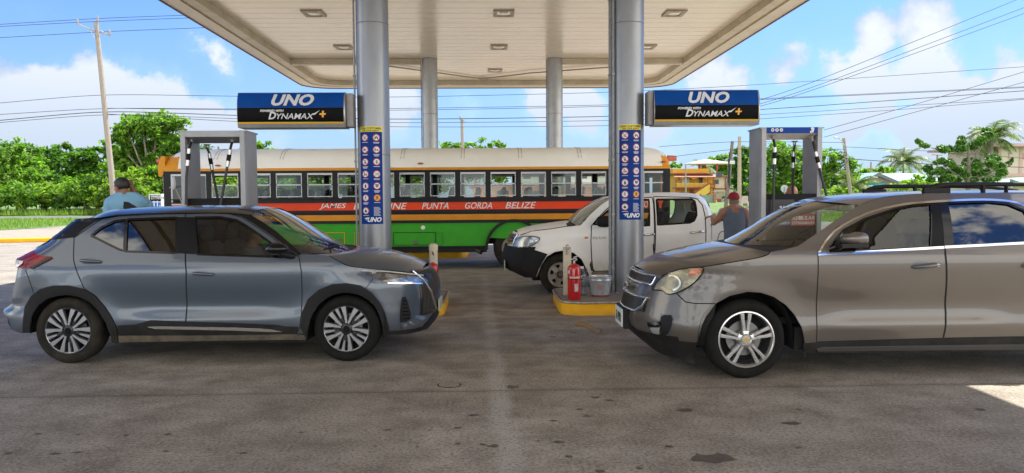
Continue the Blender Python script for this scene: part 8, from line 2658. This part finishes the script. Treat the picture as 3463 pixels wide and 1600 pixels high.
def hair3(root):
    mb = MB(); u = Vector((-.15, 0, 1)).normalized(); f = (f3 - u * f3.dot(u)).normalized(); r = f.cross(u)
    vs, fs = ellip((0, 0, 0), (1, 1, 1), 30, 20); out = []
    for v in vs:
        a, b, d = v[0] * .086, v[1] * .108 - .020, v[2] * .100 + .030
        low = -.028 if b < -.01 else lerp(-.02, .062, min(1, (b + .01) / .06))
        if d < low: d = low; a *= .90; b = b * .86
        out.append(hc3 + r * a * 1.04 + f * b * 1.04 + u * d * 1.04)
    mb.add(out, fs); mb.build('hair', hair, root, smooth=60)
    eyes(root, body3.q, 1.04)
person('person in a light blue shirt scratching the back of his head behind the grey hatchback', O3, 0, {'body': body3, 'skin': skin2, 'wear': [('shirt', t_sh, .013, shirtb), ('trousers', lambda c, n: .1 < c.z < s3 - .58 and abs(c.x) < .22, .012, jeans), ('shoes', lambda c, n: c.z < .1, .008, pblack)], 'extra': [hair3]})
# --- bald person standing behind the numbered pump
Yz = 12.35
o = at(2677, 648, Yz); O4 = Vector((o.x, Yz, 0)); hz4 = at(2677, 648, Yz).z
def body4(mb):
    head(mb, (0, 0, hz4 - .03), (0, 1, -.6), 1.12); s4 = hz4 - .24
    limb(mb, [((0, -.01, hz4 - .1), .06), ((0, -.02, s4), .065)])
    for dz, rx in ((.08, .19), (.24, .18), (.42, .17), (.58, .17)): mb.add(*ellip((0, .0, s4 - dz), (rx, .12, .15), 18, 12))
    for sg in (-1, 1):
        limb(mb, [((sg * .18, 0, s4 - .04), .066), ((sg * .24, .02, s4 - .32), .046), ((sg * .16, .22, s4 - .42), .03)]); hand(mb, (sg * .16, .22, s4 - .42), (0, 1, 0), (0, 0, 1))
    legs(mb, s4 - .64)
person('bald person bowed behind the pump numbered 3', O4, 0, {'body': body4, 'skin': skin1, 'wear': [('shirt', lambda c, n: hz4 - .86 < c.z < hz4 - .22 and abs(c.x) < .25, .012, mat('white_shirt', (.55, .55, .53), .85)), ('trousers', lambda c, n: .1 < c.z < hz4 - .84, .012, jeans), ('shoes', lambda c, n: c.z < .1, .008, pblack)]})
# --- driver sitting in the grey hatchback
Kd = K.M @ Vector((wf.x - 1.33, .36, 0))
def body5(mb):
    head(mb, (.06, 0, 1.22), (1, 0, 0), .95); limb(mb, [((.04, 0, 1.14), .055), ((0, 0, 1.06), .06)])
    for z, x in ((1.0, -.01), (.88, -.04), (.76, -.06)): mb.add(*ellip((x, 0, z), (.11, .19, .12), 18, 12))
    for sg in (-1, 1):
        limb(mb, [((0, sg * .18, 1.0), .06), ((.16, sg * .22, .82), .044), ((.42, sg * .14, .88), .03)]); hand(mb, (.42, sg * .14, .88), (.5, -sg * .5, .2), (0, 0, 1))
        limb(mb, [((.0, sg * .09, .72), .085), ((.42, sg * .10, .74), .06), ((.55, sg * .10, .50), .045)])
person('person in dark clothes sitting in the front of the grey hatchback', Kd, KR, {'body': body5, 'skin': skin2, 'vox': .016, 'wear': [('shirt', lambda c, n: .66 < c.z < 1.07 and c.x < .25, .012, mat('dark_shirt', (.10, .09, .09), .85)), ('trousers', lambda c, n: c.z < .82 and c.x > .0, .012, jeans)],
        'extra': [lambda r: (lambda m_: (m_.add(*ellip((.035, 0, 1.255), (.095, .088, .085), 18, 10)), m_.build('hair', hair, r, smooth=60)))(MB())]})
